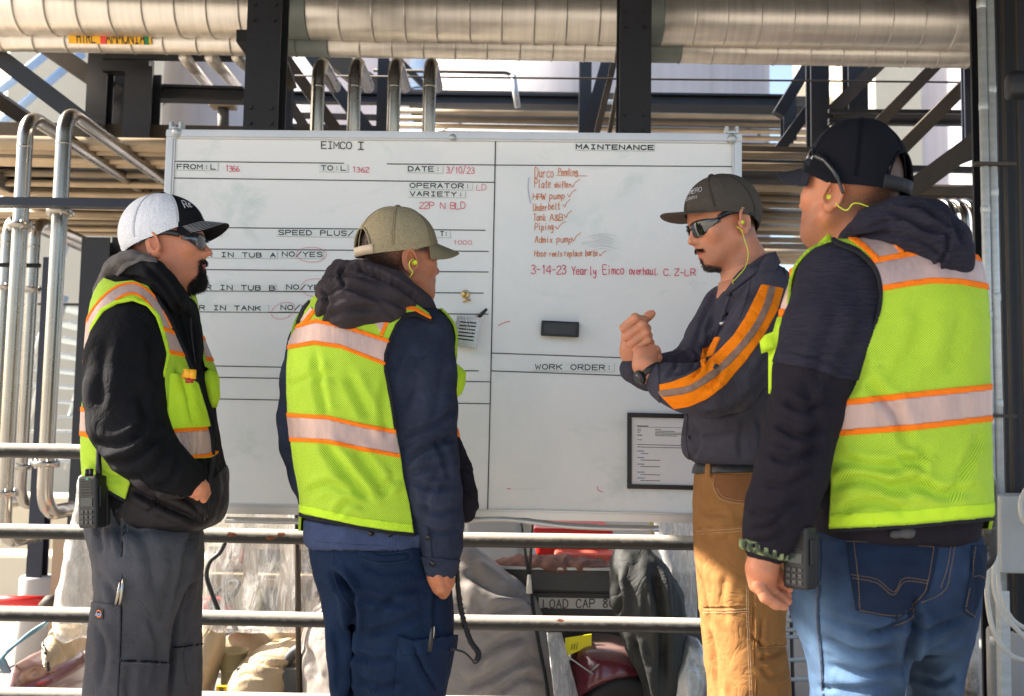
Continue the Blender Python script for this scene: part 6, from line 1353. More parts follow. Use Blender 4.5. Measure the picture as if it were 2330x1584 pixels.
s = np.minimum(py-np.interp(px, [690, 745, 800, 945], [1180, 1190, 1196, 1212]), 952-px); sub('waistband', V, F, N, np.where((fr_ > -.1) & (py < 1245), s, -1.), cloth('faded_navy_band', (.045, .062, .125), var=.25, vscale=9), jk, .004, -.002)
BTN = mat('dark_button', (.012, .012, .014), .3, var=.05)
def button(fig, V, N, x, y, r, par, m=None):
    px, py = px24(V); fr_ = front(N, V) > .05; i = np.where(fr_)[0]; j = i[np.argmin(np.hypot(px[i]-x, py[i]-y)+0*i)]; d = np.hypot(px[i]-x, py[i]-y); c_ = i[d < d.min()+6]; j = c_[np.argmin(np.linalg.norm(V[c_]-[0, 0, CAMZ], axis=1))]; p, n = V[j], N[j]
    V_, F_ = tube_vf([p+n*.002, p+n*.0065, p+n*.0068, p+n*.0050], [r, r, r*.8, r*.7], 14); mobj('button', V_, F_, m or BTN, par)
for x, y in ((845, 1217), (884, 1219), (978, 1282), (968, 1222)): button(g2, V, N, x, y, .0072, jk)
stitch(g2, V, F, N, [(700, 1226), (800, 1234), (940, 1240)], NAVY, jk, dashed=False, lift=.004)
seam('sleeve_placket', g2, V, F, N, [(966, 1200), (972, 1235), (974, 1262)], 7, NAVY, jk, .003)
# hood
def hood2(p):
    a = rc(p, [g2.W(772, 612, .0), g2.W(820, 622, -.085), g2.W(890, 650, -.11), g2.W(955, 695, -.06), g2.W(972, 722, .02), g2.W(900, 740, .12), g2.W(800, 660, .10)], [.026, .034, .040, .034, .028, .03, .03])
    b = rc(p, [g2.W(748, 660, -.11), g2.W(800, 684, -.155), g2.W(875, 694, -.14), g2.W(930, 690, -.095)], [.034, .056, .048, .030]); c = rc(p, [g2.W(748, 700, -.14), g2.W(788, 714, -.175), g2.W(838, 702, -.165)], [.034, .034, .028]); e = rc(p, [g2.W(765, 625, -.04), g2.W(745, 670, -.07)], [.03, .03])
    return smin(smin(smin(a, b, .02), c, .02), e, .02)
crh = [([(800, 592), (775, 620), (780, 645)], 5, .008), ([(735, 655), (745, 690), (722, 730)], 5, .008), ([(800, 605), (880, 640), (960, 690)], 7, .008), ([(760, 650), (840, 665), (930, 700)], 9, .006), ([(740, 720), (800, 700), (860, 700)], 8, .006), ([(780, 640), (850, 680), (900, 720)], 8, .004), ([(815, 598), (820, 620)], 4, .005), ([(850, 610), (848, 635)], 4, .004), ([(895, 630), (890, 650)], 4, .004), ([(938, 660), (925, 680)], 4, .004), ([(720, 680), (760, 660), (790, 630)], 6, .005)]
V, F, N = make(g2, hood2, box_of(g2, 690, 1010, 560, 775, -.30, .22), .0042, [(.004, 14, (1, 1, 1), 57)], crh); hd = mobj('hood', V, F, GREYB, g2.root)
stitch(g2, V, F, N, [(722, 738), (728, 700), (745, 668), (775, 645), (778, 618)], mat('brown_thread', (.03, .022, .02), .9), hd, dashed=False, r=.001)
# vest
fv2 = lambda p: smin(T2(p), rc(p, a2p[:1]+[a2p[0]+[0, 0, -.04]], [a2r[0]*.92]*2), .04)-.016
crv = [([(715, 800), (730, 900), (740, 940)], 10, .005), ([(790, 850), (840, 950)], 12, .005), ([(730, 1000), (790, 1080), (840, 1140)], 12, .008), ([(800, 1010), (850, 1080), (880, 1130)], 12, .006), ([(690, 1120), (750, 1100), (800, 1120)], 10, .005), ([(860, 1120), (900, 1080)], 10, .005), ([(660, 880), (700, 860), (760, 850)], 10, .004), ([(760, 1170), (790, 1140), (830, 1150)], 8, .005), ([(880, 860), (870, 920), (880, 1000)], 10, .004)]
V, F, N = make(g2, fv2, box_of(g2, 600, 1060, 620, 1250, -.26, .26), .0052, [(.003, 8, (1, 1, .5), 34)], crv, lim=-.009)
px, py = px24(V); fr_ = front(N, V)
back = [(708, 670), (688, 703), (677, 731), (655, 775), (560, 790), (560, 1170), (671, 1163), (687, 1171), (760, 1186), (816, 1198), (880, 1208), (940, 1214), (929, 1142), (916, 1086), (910, 1039), (899, 978), (888, 905), (875, 841), (875, 805), (886, 770), (901, 737), (922, 714), (948, 711), (982, 728), (973, 710), (945, 690), (905, 640), (760, 600)]
s_all = np.where(fr_ > -.05, poly_sd(px, py, back), np.minimum(1205-py, py-700)); uv = cyl_uv(V, g2.W(830, 900, 0))
v2 = sub('safety_vest', V, F, N, s_all, LIME, g2.root, 0, -.006, uv=uv); v2['label'] = 'lime safety vest with dull silver bands and black hem'
def lm(s): return np.minimum(s, s_all-1)
tapes(V, F, N, [(600, 748), (640, 744), (668, 739), (717, 724), (760, 733), (796, 742), (885, 771), (960, 800)], [(600, 800), (640, 794), (655, 792), (714, 782), (774, 791), (872, 829), (960, 850)], 8.5, v2, lambda s: np.where(fr_ > 0, lm(s), -1))
tapes(V, F, N, [(600, 932), (661, 938), (743, 943), (816, 960), (901, 976), (960, 990)], [(600, 1000), (665, 1002), (743, 1006), (816, 1022), (907, 1039), (960, 1050)], 9, v2, lm)
for poly in ([(843, 722), (866, 758), (905, 702), (940, 694), (905, 690)], [(708, 695), (681, 728), (690, 735), (712, 712)]): sub('reflective_tape', V, F, N, np.where(fr_ > 0, np.minimum(poly_sd(px, py, poly), s_all), -1.), SILV, v2, .0016, 0)
for q in ([(866, 760), (880, 728), (905, 704), (935, 700), (975, 722)], [(690, 734), (712, 708)]):
    d, _ = line_d(px, py, q); sub('orange_binding', V, F, N, np.where(fr_ > 0, np.minimum(4.0-d, s_all), -1.), ORG, v2, .003, 0)
for q in ([(671, 1163), (687, 1171), (760, 1186), (816, 1198), (880, 1208), (940, 1214)], back[15:24], [(677, 731), (688, 703), (700, 685)]):
    d, _ = line_d(px, py, q, False); sub('edge_binding', V, F, N, np.where(fr_ > -.05, 4-d, -1.), PIPING, v2, .002, -.007)
d, _ = line_d(px, py, [(671, 1152), (760, 1172), (816, 1184), (940, 1200)], False); sub('hem', V, F, N, np.where(fr_ > -.05, np.minimum(9-np.abs(d), s_all-1), -1.), LIMEF, v2, .0012, 0)
pk = thing('vest_front', g2.W(1045, 860, 0), None, None); pk.parent = g2.root; pk.location = tuple(g2.W(1045, 860, 0)-wloc(g2.root))
slab_px(g2, [(1020, 815), (1040, 828), (1056, 842), (1054, 870), (1046, 892), (1036, 900), (1015, 900)], .02, .05, LIMEF, pk, 'chest_pocket', .02)
slab_px(g2, [(1026, 960), (1040, 975), (1044, 1000), (1030, 1010)], .02, .03, ORG, pk, 'orange_binding', .01)
JB = cloth('black_jacket_front', (.016, .014, .018), var=.2)
def fpk(p): return smin(rc(p, [g2.W(1035, 1000, -.02), g2.W(1050, 1060, -.02), g2.W(1058, 1120, -.03), g2.W(1058, 1165, -.03)], [.012, .022, .028, .022]), rc(p, [g2.W(1060, 1130, -.02), g2.W(1078, 1148, -.03)], [.02, .009]), .01)
V_, F_, N_ = make(g2, fpk, box_of(g2, 1000, 1110, 970, 1220, -.12, .1), .004, [(.003, 20, (1, 1, 1), 3)], [([(1050, 1060), (1070, 1075)], 4, .006), ([(1045, 1110), (1075, 1130)], 4, .006)]); mobj('jacket_front', V_, F_, JB, pk)
# trousers
J2 = g2.loft([(1190, 712, 995, .145), (1240, 702, 1002, .15), (1290, 709, 1012, .155), (1350, 728, 1020, .15), (1400, 740, 1020, .13)], 2.4)
La = g2.loft([(1300, 715, 870, .11, .0), (1350, 732, 850, .12, 0), (1400, 738, 812, .12, 0), (1480, 742, 812, .115, 0), (1580, 753, 812, .105, 0), (1750, 765, 860, .095, .02), (2000, 775, 870, .09, .03), (2100, 775, 870, .09, .03)], 2.2)
Lb = g2.loft([(1300, 800, 1015, .13, 0), (1400, 792, 1029, .13, 0), (1450, 792, 1027, .13, 0), (1520, 792, 1016, .125, 0), (1580, 790, 1004, .12, 0), (1750, 800, 980, .105, .0), (2000, 810, 960, .095, 0), (2100, 810, 960, .095, 0)], 2.2)
fj = lambda p: smin(smin(J2(p), La(p), .02), Lb(p), .02)
crj = [([(795, 1600), (796, 1500), (800, 1400), (790, 1340), (760, 1300)], 9, .020), ([(800, 1345), (860, 1365), (930, 1370)], 9, .006), ([(745, 1300), (790, 1330), (820, 1370)], 8, .007), ([(830, 1440), (900, 1420), (980, 1380)], 9, .006), ([(805, 1480), (850, 1500), (900, 1490)], 8, .008), ([(960, 1330), (900, 1350), (850, 1400)], 8, .006),
   ([(810, 1540), (870, 1560), (920, 1540)], 8, .006), ([(755, 1420), (770, 1500), (765, 1570)], 8, .004), ([(935, 1460), (960, 1520), (990, 1570)], 7, .005), ([(990, 1330), (985, 1400), (995, 1440)], 6, .005), ([(820, 1280), (880, 1300), (940, 1290)], 8, .004)]
V, F, N = make(g2, fj, (np.array([g2.W(660, 1500)[0], 2.2, .03]), np.array([g2.W(1060, 1500)[0], 2.8, g2.W(900, 1185)[2]])), .0062, [(.003, 9, (1, 1, 1.5), 64)], crj)
TWILL = cloth('navy_twill', (.007, .015, .038), var=.25, vscale=5, col2=(.014, .028, .064)); tr = mobj('trousers', V, F, TWILL, g2.root)
px, py = px24(V); fr_ = front(N, V); DT = mat('navy_thread', (.03, .05, .09), .9)
sub('pocket_welt', V, F, N, np.where(fr_ > 0, poly_sd(px, py, [(813, 1246), (870, 1262), (925, 1258), (925, 1270), (870, 1275), (812, 1262)]), -1.), TWILL, tr, .004, 0)
sub('cargo_pocket', V, F, N, np.where(fr_ > 0, poly_sd(px, py, [(905, 1446), (960, 1480), (1010, 1478), (1040, 1460), (1010, 1600), (895, 1600)]), -1.), TWILL, tr, .007, -.002)
sub('pocket_flap', V, F, N, np.where(fr_ > 0, poly_sd(px, py, [(903, 1438), (935, 1452), (1030, 1440), (1040, 1470), (1000, 1482), (915, 1482)]), -1.), TWILL, tr, .012, 0)
for q in ([(754, 1232), (756, 1300), (770, 1345), (795, 1385)], [(810, 1245), (868, 1258), (926, 1252), (927, 1272), (870, 1280), (812, 1266)], [(912, 1444), (905, 1520), (893, 1590)]): stitch(g2, V, F, N, q, DT, tr, r=.0007, lift=.002)
seam('side_seam', g2, V, F, N, [(990, 1335), (985, 1400), (975, 1480), (960, 1600)], 2, TWILL, tr, .0018)
shoe(g2, g2.W(820, 2100)[0], 2.5, 20, M_black); shoe(g2, g2.W(890, 2100)[0], 2.5, 40, M_black)
# head and hand
skin2 = skin_mat('brown_skin_khaki_cap_man', (.42, .165, .080), (.018, .013, .012))
def hair2(V):
    x, y, z = V.T; nape = np.clip((z+.052)/.035, 0, 1)*np.clip((.012-y)/.015, 0, 1)*np.clip(1.8-np.abs(x)/.055, 0, 1); side = np.clip((z-.026)/.012, 0, 1)*np.clip((.055-y)/.012, 0, 1); return np.clip(np.maximum(nape, side)*(np.abs(x) < .0765), 0, 1)
h2 = Head(g2, g2.W(899, 606, .0), 54, pitch=0, w=1.05, fat=.004, k=1.0, neck=[(g2.W(892, 640, .02), .060), (g2.W(880, 700, .03), .07), (g2.W(870, 740, .02), .075)], hairf=hair2)
HG = lambda x, y, d=-.12: g2.W(x, y, d)
pm = [([HG(1000, 1270), HG(1000, 1305)], [.030, .030]), ([HG(998, 1300), HG(1002, 1330, -.115)], [.028, .024])]
fg = [([HG(984, 1308, -.135), HG(1000, 1338, -.13), HG(1004, 1350, -.10)], [.012, .011, .010]), ([HG(996, 1308, -.145), HG(1006, 1336, -.135), HG(1008, 1350, -.10)], [.012, .011, .01]), ([HG(1010, 1306, -.14), HG(1014, 1330, -.13), HG(1012, 1345, -.1)], [.012, .011, .01]), ([HG(1020, 1302, -.125), HG(1022, 1322, -.12), HG(1016, 1338, -.1)], [.011, .010, .009]), ([HG(978, 1296, -.115), HG(984, 1322, -.105), HG(992, 1340, -.09)], [.013, .012, .010])]
core = body_core(g2, [([g2.W(880, 690, .02), g2.W(840, 850), g2.W(845, 1050), g2.W(850, 1280)], [.08, .1, .1, .1]), (a2p, [.05, .045, .04, .035, .03]), (b2p, [.04, .04, .03]), ([g2.W(785, 1300), g2.W(782, 1560), g2.W(820, 2080)], [.04, .03, .03]), ([g2.W(900, 1300), g2.W(895, 1600), g2.W(885, 2080)], [.05, .04, .03])])
skin_obj(h2, skin2, core+[hand_mesh(pm, fg, .0017, .0018)])
KH = cloth('khaki_cloth', (.20, .165, .10), var=.12, bscale=300); KM = cloth('khaki_mesh', (.33, .27, .16), var=.3, vscale=260, bump=.6, bscale=500)
cap_build(h2, KH, KM, KH, KH, opening=True, strap_m=mat('tan_plastic_strap', (.46, .36, .25), .5), label='khaki mesh cap with a pale plastic snap strap', rad=(.086, .107, .108), edge=(.033, .33, .16), ctr=(0, 0, .045), boxy=.12, brimk=1.0, curve=1.3, btilt=-.014)
hair_tufts(h2, lambda V: hair2(V)*(V[:, 1] < -.02), 2600, .006, mat('black_hair', (.012, .009, .008), .6), g2.root, name='hair', down=.4, rad=.0005)
earplug(h2, 1, M_plug, [g2.W(938, 588, -.08), g2.W(930, 594, -.09), g2.W(929, 606, -.09), g2.W(936, 618, -.09), g2.W(930, 630, -.085)])
# coiled speaker-microphone cord hanging from his side
cr = thing('coiled_cord', g2.W(1040, 1300, -.05), 'black coiled microphone cord hanging beside the navy trousers', 'cord')
P_ = spline([g2.W(1036, 1270, -.04), g2.W(1040, 1340, -.05), g2.W(1050, 1400, -.05), g2.W(1068, 1455, -.05), g2.W(1086, 1482, -.05), g2.W(1082, 1500, -.05)], 60); n = len(P_); t = np.arange(n); tn = np.gradient(P_, axis=0); tn /= np.linalg.norm(tn, axis=1)[:, None]; u = np.cross(tn, [0, 1, 0]); v = np.cross(tn, u)
L_ = np.r_[0, np.cumsum(np.linalg.norm(np.diff(P_, axis=0), axis=1))]; ph = L_/.0046*2*np.pi; mb = MB(); mb.tube(P_+(u*np.cos(ph)[:, None]+v*np.sin(ph)[:, None])*.0062, .0019, 5); mb.obj('coil', M_black, cr)
mb = MB(); mb.tube(P_, .005, 8); mb.obj('coil_core', M_black, cr)
mb = MB(); mb.tube(spline([g2.W(1088, 1478, -.05), g2.W(1090, 1494, -.05), g2.W(1078, 1506, -.05), g2.W(1070, 1496, -.05), g2.W(1052, 1480, -.06), g2.W(1022, 1472, -.08)], 8), .0026, 8); mb.obj('lead', M_black, cr)
pn = thing('pocket_pen', g2.W(976, 1450, -.17), 'black pen clipped in the thigh pocket of the navy trousers', 'pen'); V_, F_ = tube_vf([g2.W(974, 1478, -.155), g2.W(982, 1422, -.155)], .0052, 10); mobj('barrel', V_, F_, MATS['black_plastic'], pn)
V_, F_ = tube_vf([g2.W(984, 1450, -.163), g2.W(986, 1424, -.163), g2.W(983, 1421, -.158)], .0013, 6); mobj('clip', V_, F_, M_inox, pn)
# ---------------------------------------------------------------- bearded man at the left: black and white cap, black hoodie, lime vest, grey work trousers
g1 = Fig(2.66, 'bearded man in a black and white cap, black hoodie and lime vest, in profile', 330)
T1 = g1.loft([(618, 262, 400, .07), (655, 226, 425, .12), (700, 207, 438, .16), (760, 198, 450, .185), (850, 191, 480, .195), (950, 187, 492, .2), (1020, 185, 503, .2), (1080, 190, 514, .195), (1130, 202, 516, .19), (1172, 228, 508, .18), (1196, 262, 490, .16)], 2.4, inset=14, hem=1120, right=0)
a1p, a1r = g1.chain([(292, 765, 82, -.12), (285, 820, 85, -.16), (284, 890, 88, -.18), (292, 960, 84, -.20), (318, 1010, 74, -.22), (356, 1050, 62, -.23), (396, 1076, 50, -.22), (424, 1086, 38, -.20)])
b1p, b1r = g1.chain([(360, 760, 70, .12), (370, 880, 66, .16), (390, 980, 60, .18), (430, 1050, 50, .17), (470, 1080, 40, .12)])
BLK = cloth('black_fleece', (.0085, .0085, .010), var=.3, vscale=12, bump=.4); BLKJ = cloth('black_nylon', (.014, .011, .013), var=.2, rough=.6, spec=.3)
f1 = lambda p: smin(smin(T1(p), rc(p, a1p, a1r, .02), .02), rc(p, b1p, b1r, .02), .03)
cr1 = [([(215, 1000), (260, 1010), (330, 980)], 10, .007), ([(240, 1050), (300, 1040), (360, 990)], 9, .008), ([(290, 1085), (340, 1070), (385, 1010)], 8, .007), ([(350, 1105), (385, 1090), (410, 1040)], 7, .006), ([(380, 960), (400, 990), (430, 1010)], 6, .005), ([(350, 740), (345, 820), (360, 880)], 12, .005), ([(240, 760), (230, 850), (225, 930)], 14, .004),
  ([(300, 1110), (380, 1150), (460, 1185)], 9, .009), ([(330, 1100), (360, 1130), (340, 1165)], 7, .006), ([(470, 1040), (478, 1110), (465, 1185)], 6, .008), ([(500, 1060), (510, 1110), (490, 1160)], 7, .006), ([(410, 1120), (440, 1150), (455, 1180)], 7, .006), ([(320, 900), (330, 960), (300, 1000)], 10, .004), ([(452, 880), (475, 960), (480, 1030)], 4, .004)]
V, F, N = make(g1, f1, box_of(g1, 150, 560, 600, 1215, -.36, .34), .0058, [(.004, 9, (1, 1, .7), 84)], cr1)
px, py = px24(V); hd = mobj('hoodie', V, F, BLK, g1.root); fr_ = front(N, V)
d, _ = line_d(px, py, [(437, 850), (462, 930), (476, 985), (480, 1060), (468, 1130), (462, 1185)]); sub('zip', V, F, N, np.where(fr_ > -.3, 5-d, -1.), BLKJ, hd, .004, 0)
s = np.where(fr_ > -.4, poly_sd(px, py, [(300, 1068), (345, 1112), (400, 1124), (470, 1100), (540, 1030), (540, 1230), (200, 1230), (280, 1140)]), -1.); s = np.where(V[:, 1] > g1.Y-.215, s, s)
dd = rc(V, a1p, a1r); s = np.minimum(s, (dd-.004)*800); sub('jacket_hem', V, F, N, s, BLKJ, hd, .002, -.004)
# hood and grey lining
def hood1(p):
    a = rc(p, [g1.W(425, 712, -.03), g1.W(398, 672, -.11), g1.W(352, 622, -.125), g1.W(300, 600, -.085), g1.W(268, 612, .0), g1.W(300, 620, .09), g1.W(360, 650, .12), g1.W(420, 705, .06)], [.022, .030, .034, .034, .034, .034, .03, .022])
    b = rc(p, [g1.W(300, 605, -.05), g1.W(262, 625, -.02), g1.W(238, 660, .02)], [.034, .034, .026]); c = rc(p, [g1.W(422, 700, -.01), g1.W(432, 790, -.02), g1.W(438, 860, -.02)], [.03, .034, .02]); return smin(smin(a, b, .02), c, .02)
V, F, N = make(g1, hood1, box_of(g1, 180, 490, 550, 890, -.24, .24), .0044, [(.0045, 15, (1, 1, 1), 97)], [([(330, 600), (375, 650), (415, 720)], 6, .008), ([(290, 590), (255, 630), (225, 690)], 6, .008), ([(320, 585), (270, 600), (238, 640)], 5, .006), ([(420, 700), (435, 760), (437, 840)], 6, .008), ([(268, 640), (300, 630), (340, 640)], 5, .006), ([(345, 640), (380, 690), (400, 760)], 6, .006)])
hh = mobj('hood', V, F, BLK, g1.root); px, py = px24(V); fr_ = front(N, V)
sub('grey_lining', V, F, N, np.where(fr_ > -.6, poly_sd(px, py, [(195, 720), (205, 600), (260, 545), (335, 550), (358, 596), (322, 592), (290, 606), (262, 634), (246, 668), (236, 715)]), -1.), cloth('grey_sweat_fabric', (.125, .112, .105), var=.2, vscale=30), hh, .003, 0)
V_, F_ = tube_vf(spline([g1.W(432, 720, -.075), g1.W(436, 770, -.085), g1.W(444, 830, -.08)], 6), .0022, 6); mobj('drawcord', V_, F_, BLKJ, hh)
# vest
fv1 = lambda p: T1(p)-.018
V, F, N = make(g1, fv1, box_of(g1, 140, 560, 600, 1215, -.28, .28), .0052, [(.003, 9, (1, 1, .5), 71)], [([(200, 1050), (240, 1080), (280, 1090)], 7, .006), ([(195, 1090), (230, 1100)], 6, .006), ([(400, 830), (420, 900), (430, 960)], 7, .005), ([(388, 975), (398, 1030)], 3, .006), ([(410, 975), (422, 1030)], 3, .006), ([(450, 975), (446, 1030)], 3, .006), ([(215, 1060), (200, 1100)], 6, .005)], lim=-.008)
px, py = px24(V); fr_ = front(N, V)
near = [(150, 600), (262, 640), (300, 636), (335, 648), (355, 675), (383, 723), (417, 796), (437, 848), (462, 930), (476, 985), (481, 1025), (540, 1015), (560, 900), (470, 830), (452, 760), (440, 690), (430, 640), (470, 600), (600, 600), (600, 1034), (500, 1026), (480, 1038), (430, 1041), (395, 1040), (383, 1060), (302, 1070), (282, 1136), (250, 1118), (214, 1094), (186, 1088), (150, 1088)]
hole = [(203, 789), (209, 742), (231, 704), (263, 685), (301, 678), (336, 691), (358, 716), (371, 754), (383, 802), (372, 850), (345, 900), (310, 935), (260, 930), (220, 890), (206, 850)]
s_all = np.minimum(np.minimum(poly_sd(px, py, near), 496-px), np.where(fr_ > -.1, -poly_sd(px, py, hole), 50)); uv = cyl_uv(V, g1.W(340, 900, 0))
v1 = sub('safety_vest', V, F, N, s_all, LIME, g1.root, 0, -.006, uv=uv); v1['label'] = 'lime mesh safety vest, open at the front with a chest pocket'
lm = lambda s: np.minimum(s, s_all-1)
tapes(V, F, N, [(150, 918), (190, 924), (280, 945), (368, 974), (469, 966), (492, 964), (540, 955)], [(150, 985), (190, 990), (280, 1015), (368, 1038), (430, 1044), (469, 1041), (500, 1026), (540, 1018)], 10.5, v1, lambda s: np.where(px < 600, lm(s), -1))
d, t = line_d(px, py, [(165, 830), (197, 762), (226, 706), (262, 668), (300, 655), (330, 668), (352, 692), (370, 728), (388, 770), (400, 810)]); w0 = np.interp(t, [0, .3, .55, 1], [14, 10.5, 8, 8]); sub('reflective_tape', V, F, N, np.where((fr_ > -.2) & ((py < 743) | (px < 330)), lm(w0-d), -1), SILV, v1, .0016, 0)
sub('orange_binding', V, F, N, np.where((fr_ > -.2) & ((py < 743) | (px < 330)), lm(np.minimum(w0+4.5-d, d-w0)), -1), ORG, v1, .0026, 0)
tapes(V, F, N, [(340, 738), (366, 740), (397, 752), (440, 764)], [(340, 795), (383, 803), (423, 811), (470, 820)], 9, v1, lambda s: np.where((fr_ > -.3) & (px > 352), lm(s), -1))
sub('chest_pocket', V, F, N, np.where(fr_ > 0, lm(poly_sd(px, py, [(384, 848), (398, 850), (446, 872), (455, 885), (468, 940), (475, 968), (384, 974), (378, 930)])), -1.), LIMEF, v1, .010, -.002)
d, _ = line_d(px, py, hole+[hole[0]], False); sub('edge_binding', V, F, N, np.where(fr_ > -.1, 3.2-d, -1), LIMEF, v1, .002, -.004)
d, _ = line_d(px, py, [(355, 675), (383, 723), (417, 796), (437, 848), (462, 930), (478, 985), (483, 1030)]); sub('edge_binding', V, F, N, np.where(fr_ > -.3, 3.6-d, -1), PIPING, v1, .003, -.006)
d, _ = line_d(px, py, [(186, 1088), (214, 1094), (250, 1118), (282, 1136)]); sub('edge_binding', V, F, N, np.where(fr_ > -.3, 3-d, -1), PIPING, v1, .002, -.006)
slab_px(g1, [(456, 850), (474, 838), (488, 852), (490, 900), (482, 925), (470, 900)], .0, .04, LIMEF, thing('vest_front', g1.W(470, 880), None, None) if False else v1, 'front_panel', .012)
pen1 = thing('marker_cutter', g1.W(430, 855, -.19), 'yellow and red marker tool clipped in the lime chest pocket', 'marker')
for (pa, pb, r, m, nm) in (((425, 858), (427, 838), .011, fw('#e8a516', 'tool_yellow'), 'handle'), ((436, 860), (438, 839), .009, fw('#e8a516', 'tool_yellow'), 'handle'), ((430, 869), (430, 859), .010, mat('dark_red_plastic', (.35, .02, .02), .4), 'clip'), ((414, 852), (421, 854), .007, mat('orange_plastic', (.75, .22, .05), .4), 'cap')):
    V_, F_ = tube_vf([g1.W(*pa, -.205), g1.W(*pb, -.205)], r, 12); mobj(nm, V_, F_, m, pen1)
# trousers
J1 = g1.loft([(1110, 208, 470, .17), (1160, 200, 475, .18), (1200, 195, 462, .18), (1260, 206, 462, .175), (1320, 214, 458, .165)], 2.3)
La = g1.loft([(1200, 194, 445, .14, -.07), (1262, 212, 440, .14, -.08), (1320, 216, 420, .13, -.09), (1364, 212, 412, .125, -.09), (1430, 203, 392, .12, -.09), (1500, 198, 382, .115, -.09), (1584, 192, 376, .11, -.09), (1800, 200, 360, .10, -.09), (2035, 210, 350, .10, -.09)], 2.3)
Lb = g1.loft([(1200, 300, 462, .12, .10), (1320, 320, 461, .12, .11), (1420, 330, 458, .115, .11), (1584, 322, 457, .11, .11), (1800, 300, 440, .10, .12), (2010, 300, 430, .09, .12)], 2.3)
fj = lambda p: smin(smin(J1(p), La(p), .03), Lb(p), .012)
crj = [([(424, 1270), (402, 1340), (390, 1430), (380, 1580)], 7, .012), ([(440, 1200), (425, 1240), (408, 1300)], 7, .010), ([(265, 1140), (268, 1200), (275, 1262)], 6, .008), ([(235, 1150), (225, 1210), (230, 1260)], 8, .006), ([(460, 1230), (440, 1290), (420, 1340)], 8, .007), ([(300, 1180), (340, 1260), (350, 1340)], 14, .004), ([(215, 1300), (250, 1330), (270, 1390)], 8, .004),
   ([(215, 1410), (240, 1470), (230, 1560)], 9, .005), ([(450, 1250), (430, 1330), (415, 1400)], 7, .005), ([(300, 1500), (290, 1560), (300, 1600)], 10, .004), ([(440, 1420), (420, 1480), (430, 1560)], 7, .005), ([(340, 1400), (360, 1470), (350, 1560)], 9, .004)]
V, F, N = make(g1, fj, (np.array([g1.W(150, 1500)[0], 2.3, .03]), np.array([g1.W(520, 1500)[0], 3.0, g1.W(330, 1110)[2]])), .0062, [(.0032, 8, (1, 1, 1.5), 104)], crj)
GR = cloth('charcoal_twill', (.058, .056, .060), var=.2, vscale=4, col2=(.088, .088, .098)); tr = mobj('trousers', V, F, GR, g1.root); px, py = px24(V); fr_ = front(N, V)
GT = mat('grey_thread', (.16, .17, .18), .8)
sub('tool_pocket', V, F, N, np.where(fr_ > 0, poly_sd(px, py, [(208, 1365), (240, 1370), (275, 1372), (274, 1450), (266, 1600), (150, 1600), (150, 1365)]), -1.), GR, tr, .0045, 0)
sub('knee_panel', V, F, N, np.where(fr_ > 0, poly_sd(px, py, [(274, 1500), (383, 1506), (376, 1640), (266, 1640)]), -1.), GR, tr, .002, 0)
for q in ([(282, 1140), (284, 1180), (276, 1262), (276, 1380), (274, 1500), (268, 1600)], [(274, 1499), (330, 1500), (384, 1504)], [(392, 1470), (430, 1466), (458, 1461)]): seam('seam', g1, V, F, N, q, 1.6, BLK, tr, .0048 if len(q) == 3 else .0012)
for q in ([(208, 1372), (240, 1377), (274, 1378)], [(274, 1505), (330, 1506), (384, 1510)], [(289, 1150), (290, 1190), (282, 1270)]): stitch(g1, V, F, N, q, GT, tr, r=.0006, lift=.004 if q[0][0] == 208 else .0022)
bl = g1.W(243, 1118, -.17); sub('belt', V, F, N, np.where(fr_ > -.2, 12-np.abs(py-(1126+(px-240)*.05)), -1), M_black, tr, .006, 0)
# pocket badge: black square, orange horseshoe, blue letters across
c = g1.W(230, 1395, -.245); q_i = np.argmin(np.hypot(px-230, py-1395)+np.where(fr_ > .3, 0, 900)); pn_, nn_ = V[q_i], N[q_i]; ux = np.cross([0, 0, 1], nn_); ux /= np.linalg.norm(ux); ux = -ux if ux[0] < 0 else ux; uz = np.cross(nn_, ux); uz = uz if uz[2] > 0 else -uz
bdg = lambda a, b, o: pn_+ux*a+uz*b+nn_*(.0065+o)
mobj('pocket_badge', [bdg(-.0125, -.0125, 0), bdg(.0125, -.0125, 0), bdg(.0125, .0125, 0), bdg(-.0125, .0125, 0), bdg(-.0125, -.0125, -.003), bdg(.0125, -.0125, -.003), bdg(.0125, .0125, -.003), bdg(-.0125, .0125, -.003)], [(0, 1, 2, 3), (0, 4, 5, 1), (1, 5, 6, 2), (2, 6, 7, 3), (3, 7, 4, 0)], M_black, tr, smooth=False)
a_ = np.linspace(0, 2*np.pi, 20); V_, F_ = tube_vf([bdg(.0075*math.cos(a), .0078*math.sin(a)+.0005, .0006) for a in a_], .0017, 6); mobj('badge_ring', V_, F_, mat('badge_orange', (.75, .20, .05), .6), tr)
V_, F_ = tube_vf([bdg(x, .0035*math.sin(x*900)*.6-.001, .0018) for x in np.linspace(-.0095, .0095, 24)], .0016, 6); mobj('badge_lettering', V_, F_, mat('badge_blue', (.25, .38, .62), .6), tr)
for (pa, pb, lb, m) in (((263, 1372), (274, 1322), 'shorter silver tool in the thigh pocket of the grey trousers', M_inox), ((272, 1372), (281, 1314), 'longer silver tool in the thigh pocket of the grey trousers', M_inox)):
    tag(mobj('pocket_tool', *tube_vf([g1.W(*pa, -.235), g1.W(*pb, -.235)], .0042, 10), m), lb, 'tool')
shoe(g1, g1.W(290, 2035)[0], 2.57, 85, M_black); shoe(g1, g1.W(370, 2035)[0], 2.78, 85, M_black)
radio('black handheld radio clipped at the back hip of the bearded man', g1.W(210, 1198, -.225), -22, 1.0, tilt=-4)
